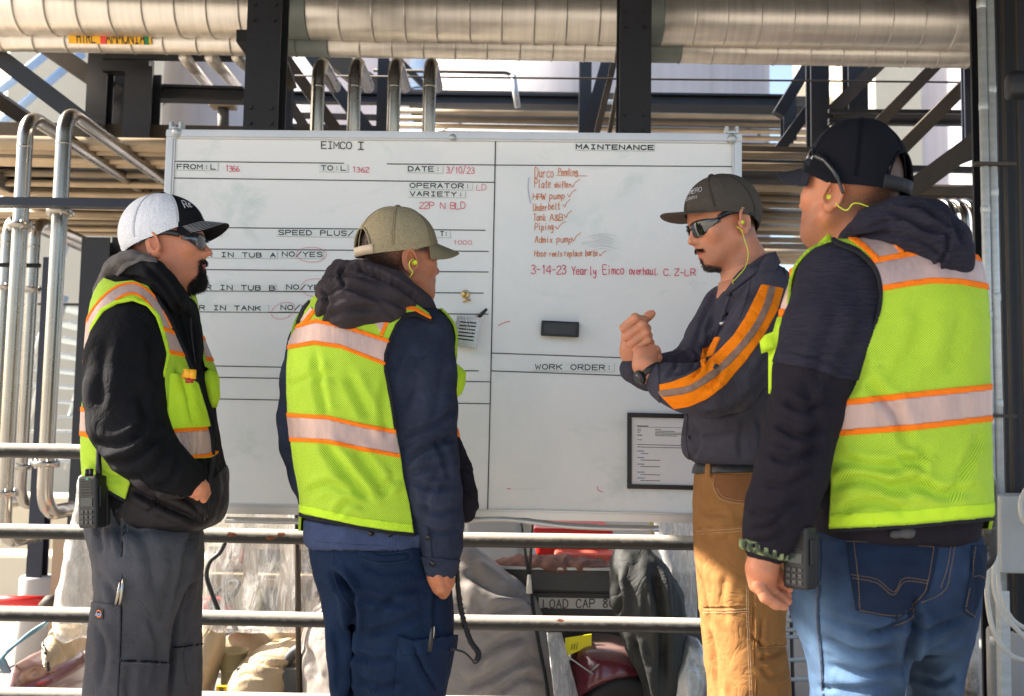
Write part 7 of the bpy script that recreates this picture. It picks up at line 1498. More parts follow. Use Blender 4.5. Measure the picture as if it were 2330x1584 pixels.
# head
skin1 = skin_mat('tan_skin_bearded_man', (.60, .245, .135), (.012, .009, .008))
def beard1(V):
    x, y, z = V.T; x = x/1.13; ch = np.clip(1.25-np.hypot(x/.030, (z+.072)/.034), 0, 1)*(y > .045)*np.clip((z+.125)/.02, 0, 1); side = np.clip(1.2-np.abs(np.abs(x)-.024)/.0085, 0, 1)*np.clip((z+.075)/.015, 0, 1)*np.clip((-.024-z)/.006, 0, 1)*(y > .07)
    ms = np.clip(1.2-np.abs(z+.024-np.abs(x)*-.18)/.0062, 0, 1)*np.clip((.029-np.abs(x))/.004, 0, 1)*(y > .078); lip = np.hypot(x/.021, (z+.038)/.0085) < 1; return np.where(lip, 0, np.clip((ch+side+ms)*.95, 0, 1))*np.clip(.72+.5*fbm(V*260, 2, 4), 0, 1)
def hair1(V):
    x, y, z = V.T; nape = np.clip((z+.042)/.04, 0, 1)*np.clip((.012-y)/.02, 0, 1)*.42; side = np.clip((z-.03)/.012, 0, 1)*np.clip((.055-y)/.012, 0, 1)*.5; return np.clip(np.maximum(np.maximum(nape, side)*(np.abs(x) < .082), np.maximum(beard1(V), .22*np.clip((-.02-z)/.03, 0, 1)*np.clip((y-.0)/.04, 0, 1)*(z > -.1))), 0, 1)
h1 = Head(g1, g1.W(368, 571, .0), 80, pitch=1, w=1.13, fat=.012, k=1.02, neck=[(g1.W(362, 600, .0), .068), (g1.W(352, 660, .0), .075), (g1.W(345, 720, .03), .070)], hairf=hair1)
GH = lambda x, y, d=-.20: g1.W(x, y, d)
core = body_core(g1, [([g1.W(335, 730), g1.W(330, 850), g1.W(340, 1000), g1.W(340, 1200)], [.07, .10, .12, .12]), (a1p, [.06, .06, .05, .04, .035]), (b1p, [.05, .04, .03]), ([g1.W(300, 1250, -.08), g1.W(285, 1600, -.09), g1.W(280, 2020, -.09)], [.06, .045, .03]), ([g1.W(390, 1250, .1), g1.W(390, 1600, .11), g1.W(365, 2000, .12)], [.05, .04, .03])])
pm = [([GH(410, 1080), GH(432, 1096), GH(446, 1106, -.195)], [.030, .030, .028])]; fg = [([GH(440+4*k, 1100-5*k, -.21+.015*k), GH(456+3*k, 1118-5*k, -.19+.015*k), GH(462+3*k, 1134-5*k, -.17+.015*k)], [.011, .010, .009]) for k in range(4)]+[([GH(428, 1094, -.215), GH(440, 1114, -.205), GH(448, 1128, -.19)], [.012, .011, .009])]
skin_obj(h1, skin1, core+[hand_mesh(pm, fg, .0018, .0018)])
M_bh = mat('black_beard_hair', (.010, .007, .006), .5, var=.4, vscale=50)
hair_tufts(h1, lambda V: beard1(V)*np.clip((-.052-V[:, 2])/.03, 0, 1), 7000, .027, M_bh, g1.root, down=.9, rad=.00055, curl=.34); hair_tufts(h1, beard1, 4200, .009, M_bh, g1.root, name='moustache', down=.9, rad=.0005, seed=8, curl=.25)
WHM = cloth('white_cap_mesh', (.72, .72, .76), var=.35, vscale=420, bump=.5, bscale=500); BKC = cloth('black_twill_cap', (.010, .010, .012), var=.15, bscale=300); WST = mat('white_stitch', (.55, .55, .56), .8)
cp1, dm1 = cap_build(h1, BKC, WHM, BKC, BKC, label='black fronted trucker cap with white mesh back', rad=(.0865, .110, .108), edge=(.026, .50, .34), ctr=(0, -.002, .045), boxy=.12, stitch=WST, curve=.9, btilt=-.004, brimk=.9, front=62, btn=BKC)
def cap_text(H, dome, cp, txt, a0, a1, t0, h, hw, m, slant=0., tilt=0.):
    def mapper(px, py, off=0): 
        return H.to(dome(px, py, .0022+off))
    n = len(txt); mb = MB()
    for i, ch in enumerate(txt):
        for s in glyph(ch):
            q = spline(s, 4) if len(s) > 2 else s; pts = []
            for k in range(len(q)): u = (i+.12+.76*q[k][0]/6)/n; pts.append(H.to(dome(a0+(a1-a0)*u, t0+tilt*u+h*q[k][1]/10, .0024)))
            mb.tube(pts, hw, 5)
    tag(mb.obj('cap_lettering', m, cp), kind='stuff')
cap_text(h1, dm1, cp1, 'Re', .86, .50, .30, .17, .0011, WST, tilt=.02)
LENSC = mat('smoke_lens', (.03, .035, .04), .05, spec=.8, var=.02, trans=.0, coat=1., alpha=.72); glasses(h1, LENSC, GLF, label='black framed safety glasses', z0=.024)
# ---------------------------------------------------------------- man in sunglasses with clasped hands, dark shirt, orange stripe, tan work trousers
g3 = Fig(2.75, 'man in wraparound sunglasses and dark work shirt clasping his hands, tan trousers', 1690)
T3 = g3.loft([(598, 1668, 1760, .06), (630, 1650, 1795, .10), (680, 1625, 1815, .125), (740, 1605, 1825, .135), (820, 1585, 1825, .145), (900, 1566, 1820, .15), (950, 1556, 1806, .15), (1000, 1550, 1795, .148), (1030, 1553, 1786, .142), (1056, 1580, 1775, .125)], 2.4)
a3p, a3r = g3.chain([(1742, 668, 58, -.10), (1722, 745, 70, -.17), (1690, 815, 74, -.21), (1655, 868, 66, -.24), (1608, 884, 60, -.26), (1560, 882, 52, -.27), (1525, 872, 44, -.27), (1508, 864, 38, -.27)])
b3p, b3r = g3.chain([(1648, 700, 55, .08), (1612, 770, 54, .02), (1570, 828, 46, -.06), (1520, 846, 42, -.12), (1470, 846, 38, -.16), (1438, 838, 31, -.18)])
SH = cloth('charcoal_work_shirt', (.060, .056, .074), var=.2, vscale=8, bump=.25)
f3 = lambda p: smin(smin(T3(p), rc(p, a3p, a3r, .02), .018), rc(p, b3p, b3r, .018), .018)
cr3 = [([(1590, 800), (1570, 835), (1530, 850)], 5, .006), ([(1540, 812), (1530, 840), (1510, 860)], 5, .005), ([(1575, 790), (1590, 830), (1570, 860)], 5, .006), ([(1700, 640), (1640, 740), (1600, 800)], 8, .006), ([(1660, 930), (1700, 900), (1740, 850)], 9, .005), ([(1600, 940), (1650, 935), (1700, 915)], 7, .006), ([(1640, 830), (1620, 870), (1600, 880)], 7, .005),
  ([(1560, 960), (1600, 980), (1680, 970)], 9, .004), ([(1690, 950), (1680, 1000), (1685, 1040)], 8, .004), ([(1590, 980), (1580, 1020), (1570, 1040)], 7, .004), ([(1720, 940), (1730, 1000), (1722, 1050)], 8, .004), ([(1760, 760), (1730, 830), (1700, 870)], 8, .004), ([(1500, 805), (1530, 800), (1550, 790)], 4, .005), ([(1655, 660), (1630, 720), (1600, 760)], 8, .005), ([(1630, 660), (1600, 720), (1580, 780)], 6, .004)]
V, F, N = make(g3, f3, box_of(g3, 1380, 1860, 580, 1070, -.36, .28), .0052, [(.003, 10, (1, 1, .7), 124)], cr3)
sh = mobj('work_shirt', V, F, SH, g3.root); px, py = px24(V); fr_ = front(N, V)
# hem tuck line, cuffs, placket, stripe
st = [(1728, 646), (1712, 680), (1692, 720), (1665, 762), (1628, 800), (1592, 833), (1560, 853), (1520, 868), (1478, 876), (1530, 928), (1565, 922), (1605, 905), (1645, 874), (1692, 820), (1732, 765), (1764, 705), (1778, 655)]
armd = rc(V, a3p, a3r); on = np.where((fr_ > 0) & (armd < .02), poly_sd(px, py, st), -1.); sub('orange_stripe', V, F, N, on, ORGL, sh, .002, -.001)
d, _ = line_d(px, py, [(1753, 650), (1738, 700), (1710, 752), (1672, 800), (1636, 836), (1600, 862), (1560, 884), (1500, 893)]); sub('silver_stripe', V, F, N, np.where((fr_ > 0) & (armd < .02), np.minimum(7.5-d, poly_sd(px, py, st)-2), -1.), mat('worn_silver_stripe', (.26, .16, .12), .6, var=.35, vscale=40, stretch=(1, 1, 1), bump=.3, bscale=80), sh, .0035, -.001)
sub('cuff', V, F, N, np.where(armd < .02, poly_sd(px, py, [(1430, 780), (1494, 815), (1500, 940), (1430, 940)]), -1.), SH, sh, .003, -.004)
sub('chest_pocket', V, F, N, np.where((fr_ > -.3) & (armd > .01), poly_sd(px, py, [(1616, 772), (1660, 760), (1640, 830), (1596, 850), (1600, 800)]), -1.), SH, sh, .004, 0)
for poly in ([(1622, 768), (1636, 766), (1618, 806), (1604, 812)], [(1594, 792), (1608, 788), (1600, 830), (1590, 832)]): sub('orange_stripe', V, F, N, np.where(fr_ > -.5, poly_sd(px, py, poly), -1.), ORGL, sh, .0045, 0)
d, _ = line_d(px, py, [(1652, 668), (1640, 705), (1620, 760), (1600, 810)]); sub('placket', V, F, N, np.where(fr_ > -.4, 7-d, -1), SH, sh, .003, 0)
d, _ = line_d(px, py, [(1556, 945), (1553, 1000), (1560, 1040)]); sub('placket', V, F, N, np.where(fr_ > -.6, 6-d, -1), SH, sh, .003, 0)
for x, y in ((1643, 711), (1560, 995), (1652, 668)): button(g3, V, N, x, y, .0055, sh)
for q in ([(1700, 620), (1702, 640), (1690, 690), (1670, 740)], [(1775, 590), (1782, 620), (1790, 650)]): seam('seam', g3, V, F, N, q, 1.4, SH, sh, .0018)
# collar
def collar(p):
    d = rc(p, [g3.W(1652, 668, -.05), g3.W(1672, 655, -.095), g3.W(1705, 622, -.11), g3.W(1740, 596, -.08), g3.W(1752, 590, .0), g3.W(1720, 610, .08), g3.W(1668, 650, .05)], [.012, .020, .024, .022, .020, .02, .012]); return d
V_, F_, N_ = make(g3, collar, box_of(g3, 1620, 1800, 560, 700, -.18, .14), .0036, [(.002, 20, (1, 1, 1), 8)], [([(1660, 672), (1700, 640), (1745, 605)], 5, .004)]); mobj('collar', V_, F_, SH, g3.root)
slab_px(g3, [(1740, 580), (1760, 570), (1772, 596), (1740, 640), (1700, 672), (1680, 684), (1664, 664), (1700, 636)], -.128, .012, SH, g3.root, 'collar_leaf', .012)
slab_px(g3, [(1656, 652), (1676, 646), (1668, 666), (1660, 672)], -.075, .02, mat('white_undershirt', (.62, .64, .68), .9, var=.04), g3.root, 'undershirt', .01)
# trousers
J3 = g3.loft([(1052, 1582, 1778, .125), (1090, 1575, 1786, .135), (1150, 1573, 1795, .14), (1220, 1576, 1797, .14), (1300, 1580, 1796, .13)], 2.4)
La = g3.loft([(1180, 1600, 1800, .11, -.05), (1300, 1600, 1798, .115, -.06), (1390, 1612, 1780, .11, -.07), (1450, 1622, 1782, .108, -.07), (1500, 1628, 1790, .108, -.07), (1590, 1632, 1797, .105, -.07), (1750, 1640, 1780, .10, -.07), (1985, 1650, 1775, .10, -.07)], 2.3)
Lb = g3.loft([(1180, 1575, 1700, .10, .06), (1300, 1580, 1690, .10, .08), (1400, 1588, 1690, .10, .08), (1500, 1597, 1690, .10, .08), (1590, 1606, 1690, .10, .08), (1970, 1612, 1700, .09, .08)], 2.3)
fj = lambda p: smin(smin(J3(p), La(p), .03), Lb(p), .02)
crj = [([(1790, 1460), (1755, 1490), (1720, 1500)], 6, .010), ([(1725, 1510), (1750, 1540), (1790, 1530)], 6, .006), ([(1580, 1150), (1610, 1165), (1650, 1160)], 7, .004), ([(1590, 1280), (1600, 1350), (1615, 1420)], 7, .006), ([(1610, 1430), (1625, 1500), (1640, 1580)], 6, .006), ([(1700, 1440), (1740, 1470), (1775, 1460)], 6, .006), ([(1585, 1210), (1620, 1230), (1660, 1220)], 8, .004), ([(1650, 1300), (1640, 1360), (1650, 1420)], 10, .003), ([(1730, 1400), (1725, 1450), (1735, 1500)], 5, .005)]
V, F, N = make(g3, fj, (np.array([g3.W(1540, 1500)[0], 2.45, .03]), np.array([g3.W(1840, 1500)[0], 3.0, g3.W(1690, 1050)[2]])), .0058, [(.0028, 9, (1, 1, 1.5), 144)], crj)
DUCK = cloth('tan_duck_canvas', (.285, .135, .047), var=.18, vscale=5, bump=.4); DTH = mat('cream_thread', (.62, .45, .30), .8); tr = mobj('work_trousers', V, F, DUCK, g3.root); px, py = px24(V); fr_ = front(N, V)
sub('pocket_bag', V, F, N, np.where(fr_ > 0, poly_sd(px, py, [(1622, 1076), (1618, 1100), (1632, 1128), (1660, 1138), (1710, 1142), (1720, 1076)]), -1.), cloth('dark_tan_canvas', (.20, .085, .035), var=.1), tr, .0005, -.001)
sub('thigh_panel', V, F, N, np.where(fr_ > 0, poly_sd(px, py, [(1580, 1198), (1700, 1192), (1716, 1192), (1722, 1376), (1595, 1378)]), -1.), DUCK, tr, .0022, 0)
sub('thigh_pocket', V, F, N, np.where(fr_ > 0, poly_sd(px, py, [(1712, 1340), (1795, 1330), (1790, 1462), (1714, 1468)]), -1.), DUCK, tr, .004, 0)
sub('side_seam', V, F, N, np.where(fr_ > 0, 1.8-line_d(px, py, [(1702, 1145), (1704, 1250), (1706, 1400), (1716, 1590)])[0], -1.), DUCK, tr, .0028, 0)
for q in ([(1624, 1080), (1620, 1104), (1634, 1131), (1662, 1141), (1712, 1146)], [(1628, 1108), (1640, 1126), (1664, 1134), (1712, 1139)], [(1694, 1150), (1697, 1250), (1699, 1400), (1708, 1590)], [(1690, 1150), (1693, 1250), (1695, 1400), (1703, 1590)], [(1582, 1206), (1640, 1203), (1698, 1198)], [(1582, 1212), (1640, 1209), (1698, 1204)], [(1598, 1384), (1650, 1384), (1704, 1381)], [(1598, 1390), (1650, 1390), (1704, 1387)], [(1714, 1462), (1750, 1462), (1786, 1457)], [(1716, 1470), (1750, 1470), (1786, 1465)]):
    stitch(g3, V, F, N, q, DTH, tr, r=.0006, lift=.0026)
button(g3, V, N, 1704, 1142, .004, tr, M_brass)
sub('belt', V, F, N, np.where(fr_ > -.6, 11-np.abs(py-(1062-(px-1690)*.02)), -1), mat('black_leather', (.018, .017, .018), .4, var=.2, vscale=40, bump=.3, bscale=200), tr, .008, -.002)
for x in (1612, 1622): sub('belt_loop', V, F, N, np.where((fr_ > 0) & (py < 1082), 4.5-np.abs(px-x), -1) if x == 1612 else np.where((fr_ > 0) & (py < 1080) & (py > 1044), 1-abs(x)+0*px, -1), DUCK, tr, .012, 0) if x == 1612 else None
shoe(g3, g3.W(1705, 1990)[0], 2.68, -95, M_black); shoe(g3, g3.W(1655, 1990)[0], 2.85, -100, M_black)
# head
skin3 = skin_mat('tan_skin_sunglasses_man', (.60, .265, .150), (.022, .017, .015))
def goat3(V):
    x, y, z = V.T; x = x/1.03; ch = np.clip(1.3-np.hypot(x/.021, (z+.081)/.0145), 0, 1)*(y > .055)+np.clip(1.2-np.hypot(x/.006, (z+.056)/.009), 0, 1)*(y > .08)
    ms = np.clip(1.2-np.abs(z+.0245+np.abs(x)*.22)/.0038, 0, .7)*np.clip((.026-np.abs(x))/.004, 0, 1)*(y > .078)*np.clip((np.abs(x)-.001)/.003, .3, 1); lip = np.hypot(x/.022, (z+.038)/.0085) < 1; return np.where(lip, 0, np.clip(ch+ms, 0, 1))*np.clip(.6+.6*fbm(V*300, 2, 4), 0, .85)
def hair3(V):
    x, y, z = V.T; nape = np.clip((z+.045)/.035, 0, 1)*np.clip((.005-y)/.02, 0, 1)*.8; side = np.clip((z-.018)/.02, 0, 1)*np.clip((.045-y)/.012, 0, 1)*.7*np.clip((y+.01)/.01, .5, 1); jaw = .20*np.clip((-.012-z)/.03, 0, 1)*np.clip((y-.005)/.03, 0, 1)*(z > -.10)
    return np.clip(np.maximum(np.maximum(nape, side)*(np.abs(x) < .0785), np.maximum(goat3(V), jaw)), 0, 1)
h3 = Head(g3, g3.W(1656, 519, .0), -101, pitch=-21, w=1.03, fat=.0, k=1.03, kz=1.05, neck=[(g3.W(1668, 540, .01), .056), (g3.W(1688, 600, .0), .062), (g3.W(1700, 650, .0), .070), (g3.W(1680, 680, .0), .065)], hairf=hair3)
# clasped hands: his right fist (knuckles to us, thumb up) held at the wrist by his left
A = lambda x, y, d=-.20: g3.W(x, y, d)
Lh = [([A(1440, 838, -.18), A(1434, 800, -.185)], [.027, .027]), ([A(1427, 790, -.20), A(1426, 758, -.200)], [.021, .018]), ([A(1442, 796, -.188), A(1446, 758, -.190)], [.020, .018]), ([A(1432, 800, -.185), A(1436, 745, -.185)], [.024, .020])]
def finger(k0, k1, k2, d, r): return ([A(*k0, d), A(*k1, d-.012), A(*k2, d+.004), A((k2[0]*.6+k0[0]*.4), (k2[1]*.6+k0[1]*.4)+4, d+.022)], r)
Fg = [finger((1416, 744), (1441, 722), (1458, 727), -.222, [.0122, .0118, .0112, .009]), finger((1421, 764), (1458, 737), (1467, 746), -.226, [.0120, .0118, .0112, .009]), finger((1433, 779), (1465, 755), (1471, 762), -.226, [.0116, .0112, .0106, .009]), finger((1443, 793), (1470, 772), (1476, 778), -.222, [.0106, .0102, .0097, .0085]),
      ([A(1446, 745, -.19), A(1460, 728, -.185), A(1472, 717, -.187), A(1479, 712, -.187)], [.0135, .0118, .0112, .0100])]
R1 = hand_mesh(Lh, Fg, .0015, .0010)
Rh = [([A(1516, 868, -.27), A(1480, 850, -.262), A(1462, 828, -.25)], [.027, .027, .027]), ([A(1462, 830, -.248), A(1456, 806, -.240)], [.026, .022]), ([A(1468, 826, -.25), A(1478, 802, -.24)], [.024, .018])]
Fr = [([A(1478, 806, -.245), A(1488, 795, -.235), A(1492, 800, -.215)], [.0125, .0115, .010]), ([A(1470, 800, -.243), A(1478, 790, -.228), A(1474, 792, -.205)], [.0122, .0112, .009]), ([A(1460, 802, -.240), A(1460, 790, -.222), A(1452, 790, -.20)], [.0115, .0105, .009]), ([A(1450, 812, -.236), A(1446, 802, -.216), A(1440, 800, -.2)], [.0105, .0095, .008]), ([A(1484, 826, -.25), A(1492, 812, -.235), A(1488, 800, -.215)], [.0125, .0115, .0095])]
R2 = hand_mesh(Rh, Fr, .0016, .0022)
core = body_core(g3, [([g3.W(1695, 640), g3.W(1700, 800), g3.W(1690, 950), g3.W(1690, 1150)], [.08, .1, .1, .1]), (a3p, [.045, .045, .04, .035, .028]), (b3p, [.04, .038, .03, .025]), ([g3.W(1700, 1200, -.05), g3.W(1705, 1600, -.06), g3.W(1710, 1960, -.06)], [.05, .04, .03]), ([g3.W(1650, 1200, .06), g3.W(1650, 1600, .07), g3.W(1655, 1960, .08)], [.05, .04, .03])])
skin_obj(h3, skin3, core+[R1, R2])
hair_tufts(h3, lambda V: goat3(V)*np.clip((-.04-V[:, 2])/.01, 0, 1), 2300, .009, mat('salt_pepper_hair', (.055, .045, .04), .6, var=.5, vscale=400), g3.root, down=.9, rad=.00045, curl=.28)
hair_tufts(h3, lambda V: goat3(V)*np.clip((V[:, 2]+.04)/.005, 0, 1), 900, .0045, M_bh, g3.root, name='moustache', down=.7, rad=.00045, curl=.2)
GC = cloth('dark_olive_grey_cap', (.078, .066, .054), var=.12, bscale=260); GU = cloth('taupe_cap_lining', (.13, .10, .085), var=.08)
cp3, dm3 = cap_build(h3, GC, GC, GC, GU, label='dark grey cap with white lettering, peak to the left', rad=(.0865, .106, .098), edge=(.026, .42, .50), ctr=(0, 0, .045), boxy=.10, brimk=.95, curve=.9, btilt=.018)
cap_text(h3, dm3, cp3, 'RMERO', -.05, -.78, .40, .11, .0008, WST); cap_text(h3, dm3, cp3, 'Estates', -.08, -.62, .27, .085, .0006, WST)
glasses(h3, LENSD, GLF, label='black wraparound sunglasses', z0=.024, wrap=1.08)
earplug(h3, -1, M_plug, [g3.W(1672, 515, -.11), g3.W(1682, 522, -.125), g3.W(1690, 545, -.125), g3.W(1698, 575, -.125), g3.W(1692, 605, -.13), g3.W(1672, 630, -.125), g3.W(1662, 642, -.11), g3.W(1672, 645, -.11)])
wt3 = thing('wristwatch', A(1460, 846, -.26), None, None); wt3.parent = g3.root; wt3.location = tuple(A(1460, 846, -.26)-wloc(g3.root))
axw = A(1480, 852, -.26)-A(1462, 828, -.25); band_ring(g3, A(1476, 846, -.258), axw, .0305, .0300, .015, M_black, 'watch_strap', wt3)
axn = axw/np.linalg.norm(axw); sd = np.array([-.75, -.5, -.55]); sd -= axn*sd.dot(axn); sd /= np.linalg.norm(sd); cw = A(1476, 846, -.258)+sd*.032
V_, F_ = tube_vf([cw, cw+sd*.008, cw+sd*.0105, cw+sd*.0105], [.019, .019, .017, .013], 20); mobj('watch_case', V_, F_, MATS['black_plastic'], wt3)
V_, F_ = tube_vf([cw+sd*.0106, cw+sd*.0112], .0135, 20); mobj('watch_face', V_, F_, mat('watch_glass', (.03, .03, .035), .08), wt3)
tag(mobj('pocket_pen', *tube_vf([g3.W(1634, 736, -.13), g3.W(1648, 731, -.13)], .0045, 8), mat('white_metal', (.6, .6, .6), .3, metal=.8)), 'silver pen clip at the shirt pocket of the man in sunglasses', 'pen')
# ================================================================ parked carts and covers behind the rail
YC = 4.0
class Prop:
    def __init__(s, Y): s.Y = Y
    def W(s, x, y, dy=0.): return P(x, y, s.Y+dy)
    def rp(s, r, dy=0.): return r*(s.Y+dy)/FPX
M_bur = mat('burgundy_body', (.115, .018, .028), .22, var=.2, vscale=5, coat=.6, dust=((.30, .24, .20), .55, 1.5, 7))
M_taupe = mat('taupe_tarp', (.255, .225, .205), .42, crinkle=.8, cscale=5., var=.12, vscale=3, bump=.35, bscale=14, bdist=.006, spec=.5)
M_beige = mat('beige_vinyl', (.42, .32, .20), .5, crinkle=.7, cscale=9., var=.12, vscale=5, bump=.3, bscale=25, bdist=.004)
M_charc = mat('charcoal_raincoat', (.018, .019, .018), .72, crinkle=1., cscale=6., var=.3, vscale=4, bump=.4, bscale=14, bdist=.006)
M_redp = mat('red_plastic_crate', (.60, .020, .015), .35, var=.15, vscale=6)
M_wood = mat('weathered_wood', (.38, .28, .18), .8, var=.25, vscale=4, stretch=(1, 1, .15), bump=.3, bscale=30)
M_grbed = mat('cart_bed_grey', (.055, .056, .058), .5, var=.25, vscale=5, bump=.15, bscale=40, dust=((.25, .22, .19), .7, 1.4, 8))
def clear_mat(name, base=.16, streak=.75, sc=9):
    m = bpy.data.materials.new(name); m.use_nodes = True; t = m.node_tree; L = t.links.new; b = t.nodes['Principled BSDF']; b.inputs['Base Color'].default_value = (.75, .73, .70, 1); b.inputs['Roughness'].default_value = .16
    co = NN(t, 'TexCoord'); mp = NN(t, 'Mapping'); mp.inputs['Scale'].default_value = (2.5, 1, .6); L(co.outputs['Object'], mp.inputs[0]); n = NN(t, 'TexNoise', Scale=sc, Detail=9., Roughness=.75, Distortion=1.2); L(mp.outputs[0], n.inputs['Vector'])
    mr = NN(t, 'MapRange'); L(n.outputs['Fac'], mr.inputs[0]); mr.inputs[1].default_value = .46; mr.inputs[2].default_value = .68; mr.inputs[3].default_value = base; mr.inputs[4].default_value = streak; L(mr.outputs[0], b.inputs['Alpha'])
    bp_ = NN(t, 'Bump', Strength=.8, Distance=.012); L(n.outputs['Fac'], bp_.inputs['Height']); L(bp_.outputs[0], b.inputs['Normal']); return m
M_clear = clear_mat('scratched_clear_plastic'); M_clear2 = clear_mat('crumpled_clear_plastic', .35, .95, 14)
def soft(name, m, Y, rows, label=None, cat=None, e=2.3, disp=((.012, 5, (1, 1, 1), 3),), cr=(), h=.011, parent=None, extra=None, group=None):
    """solid soft volume from silhouette rows (py, left, right, half depth, dy)"""
    G = Prop(Y); G.W = lambda x, y, dy=0.: P(x, y, Y+dy); lf = Fig.loft(G, rows, e); k = lf.k; lo = np.array([(k[:, 1]-k[:, 3]).min(), (k[:, 2]-k[:, 4]).min(), k[0, 0]])-.06; hi = np.array([(k[:, 1]+k[:, 3]).max(), (k[:, 2]+k[:, 4]).max(), k[-1, 0]])+.06
    f = lf if extra is None else (lambda p: extra(p, lf(p))); V, F = surf(f, lo, hi, h); V = relax(V, F, 2, .5); N = vnorm(V, F); D = np.zeros(len(V))
    for (a, sc, st, sd) in disp: D += cloth_disp(V, N, a, sc, st, sd)
    if cr: D += creases(V, N, cr)
    V = V+N*D[:, None]; V = relax(V, F, 1, .2); o = mobj(name, V, F, m, parent)
    if label: tag(o, label, cat, group)
    return o, V, F, vnorm(V, F)
# -- taupe tarp over the middle cart
tp, V, F, N = soft('tarp', M_taupe, 4.05, [(1236, 1010, 1075, .06), (1262, 960, 1105, .14), (1300, 850, 1150, .22), (1345, 760, 1208, .28), (1400, 700, 1236, .32), (1470, 684, 1268, .34), (1560, 684, 1300, .35), (1700, 684, 1335, .36), (1900, 684, 1345, .36)],
    'big taupe tarpaulin draped over a cart behind the man in the khaki cap', 'tarp', disp=((.010, 4, (1, 1, .6), 3), (.004, 14, (1, 1, 1), 5)),
    cr=[([(1060, 1300), (1130, 1340), (1205, 1350)], 14, .02), ([(1080, 1500), (1130, 1460), (1190, 1440)], 12, .012), ([(1060, 1560), (1130, 1530), (1210, 1480)], 12, .012), ([(1100, 1400), (1150, 1380), (1200, 1375)], 10, .010), ([(700, 1470), (720, 1540)], 9, .01), ([(1180, 1350), (1215, 1380), (1225, 1420)], 8, .012), ([(1110, 1590), (1170, 1540), (1230, 1540)], 10, .012)])
px, py = proj(V); d, _ = line_d(px, py, [(1208, 1340), (1214, 1400), (1226, 1470), (1240, 1540), (1250, 1620)]); sub('piping', V, F, N, np.where(front(N, V) > -.1, 2.6-d, -1), M_black, tp, .006, 0)
# -- middle-left cart: pole, windscreen, seat, wheel
mc = thing('utility_cart', P(600, 1560, 4.0)*[1, 1, 0], 'open utility cart with beige seat and clear plastic window between the two left men', 'cart')
def W_(x, y, Y=YC): return P(x, y, Y)
mb = MB(); mb.tube([W_(671, 1150, 3.9), W_(677, 1300, 3.9), W_(681, 1640, 3.9)], .011, 10); mb.obj('pole', mat('bronze_pole', (.06, .045, .032), .5, metal=.4), mc)
def sheet(name, m, quad, Y0, Y1=None, n=(22, 22), wob=.012, sc=4., seed=2, parent=None, th=.003, bulge=0.):
    q = [np.array(p, float) for p in quad]; V = []; Y1 = Y1 or Y0
    for i in range(n[0]+1):
        for j in range(n[1]+1):
            u, v = i/n[0], j/n[1]; a = q[0]*(1-u)*(1-v)+q[1]*u*(1-v)+q[2]*u*v+q[3]*(1-u)*v; V.append(P(a[0], a[1], Y0+(Y1-Y0)*u-bulge*4*u*(1-u)*(.3+.7*4*v*(1-v))))
    V = np.array(V); V[:, 1] += wob*fbm(V*[sc*1.6, 0, sc*.7]+seed, 3, seed); F = [(i*(n[1]+1)+j, (i+1)*(n[1]+1)+j, (i+1)*(n[1]+1)+j+1, i*(n[1]+1)+j+1) for i in range(n[0]) for j in range(n[1])]
    o = mobj(name, V, F, m, parent); md = o.modifiers.new('t', 'SOLIDIFY'); md.thickness = th; return o
sheet('windscreen', M_clear, [(455, 1150), (676, 1150), (684, 1440), (455, 1440)], 4.05, 3.92, parent=mc, wob=.02, sc=5)
sheet('windscreen', M_clear, [(684, 1150), (745, 1150), (740, 1420), (686, 1420)], 3.92, 4.05, parent=mc, wob=.02, sc=5, seed=5)
soft('side_panel', M_beige, 4.1, [(1412, 455, 505, .05), (1440, 450, 514, .08), (1500, 448, 508, .10), (1560, 446, 492, .10), (1640, 440, 480, .10)], parent=mc, h=.009, disp=((.004, 8, (1, 1, 1), 3),))
soft('seat_cushion', M_beige, 4.15, [(1462, 640, 690, .10), (1478, 580, 695, .20), (1505, 540, 697, .26), (1540, 518, 698, .27), (1566, 520, 698, .24)], parent=mc, h=.010, disp=((.008, 7, (1, 1, 2), 8),), cr=[([(545, 1500), (610, 1508), (690, 1520)], 5, .012), ([(530, 1545), (560, 1530), (600, 1540)], 6, .01)])
sheet('seat_back', M_beige, [(512, 1460), (700, 1400), (700, 1490), (520, 1490)], 4.45, 4.35, parent=mc, wob=.01, th=.05, bulge=.04)
mb = MB(); mb.tube(spline([W_(632, 1560), W_(648, 1515), W_(668, 1485), W_(700, 1470)], 8), [.022]*25, 10); mb.tube([W_(560, 1566), W_(700, 1560)], .02, 8); mb.obj('armrest', M_grbed, mc)
mb = MB(); a, b = W_(545, 1570, 4.0), W_(698, 1570, 4.0); mb.box((a[0], 3.95, .25), (b[0], 4.4, a[2])); mb.obj('seat_base', M_grbed, mc, smooth=False)
mb = MB(); mb.tube(spline([W_(512, 1235, 3.95), W_(500, 1258, 3.95), (W_(478, 1278, 3.95)), W_(470, 1310, 3.95), W_(482, 1350, 3.95), W_(498, 1392, 3.95)], 8), .009, 10); mb.obj('roof_strap', M_black, mc)
cw_ = W_(512, 1352, 4.25); V = [cw_+np.array([.05*math.cos(a), .10*math.sin(a), .035*math.sin(a)+.02*math.cos(a)]) for a in np.linspace(0, 2*np.pi, 40)]; mb = MB(); mb.tube(V, .010, 8); mb.tube([cw_, cw_-[-.02, -.2, .25]], .012, 8); mb.obj('steering_wheel', M_black, mc)
soft('front_cowl', M_redp, 4.3, [(1358, 462, 500, .05), (1380, 452, 530, .08), (1420, 450, 525, .10), (1445, 450, 500, .1)], parent=mc, h=.01, disp=())
bk = thing('bucket_stack', P(530, 1560, 4.2)*[1, 1, 0]+[0, 0, .2], 'stack of pale yellow buckets beside the beige cart seat', 'buckets')
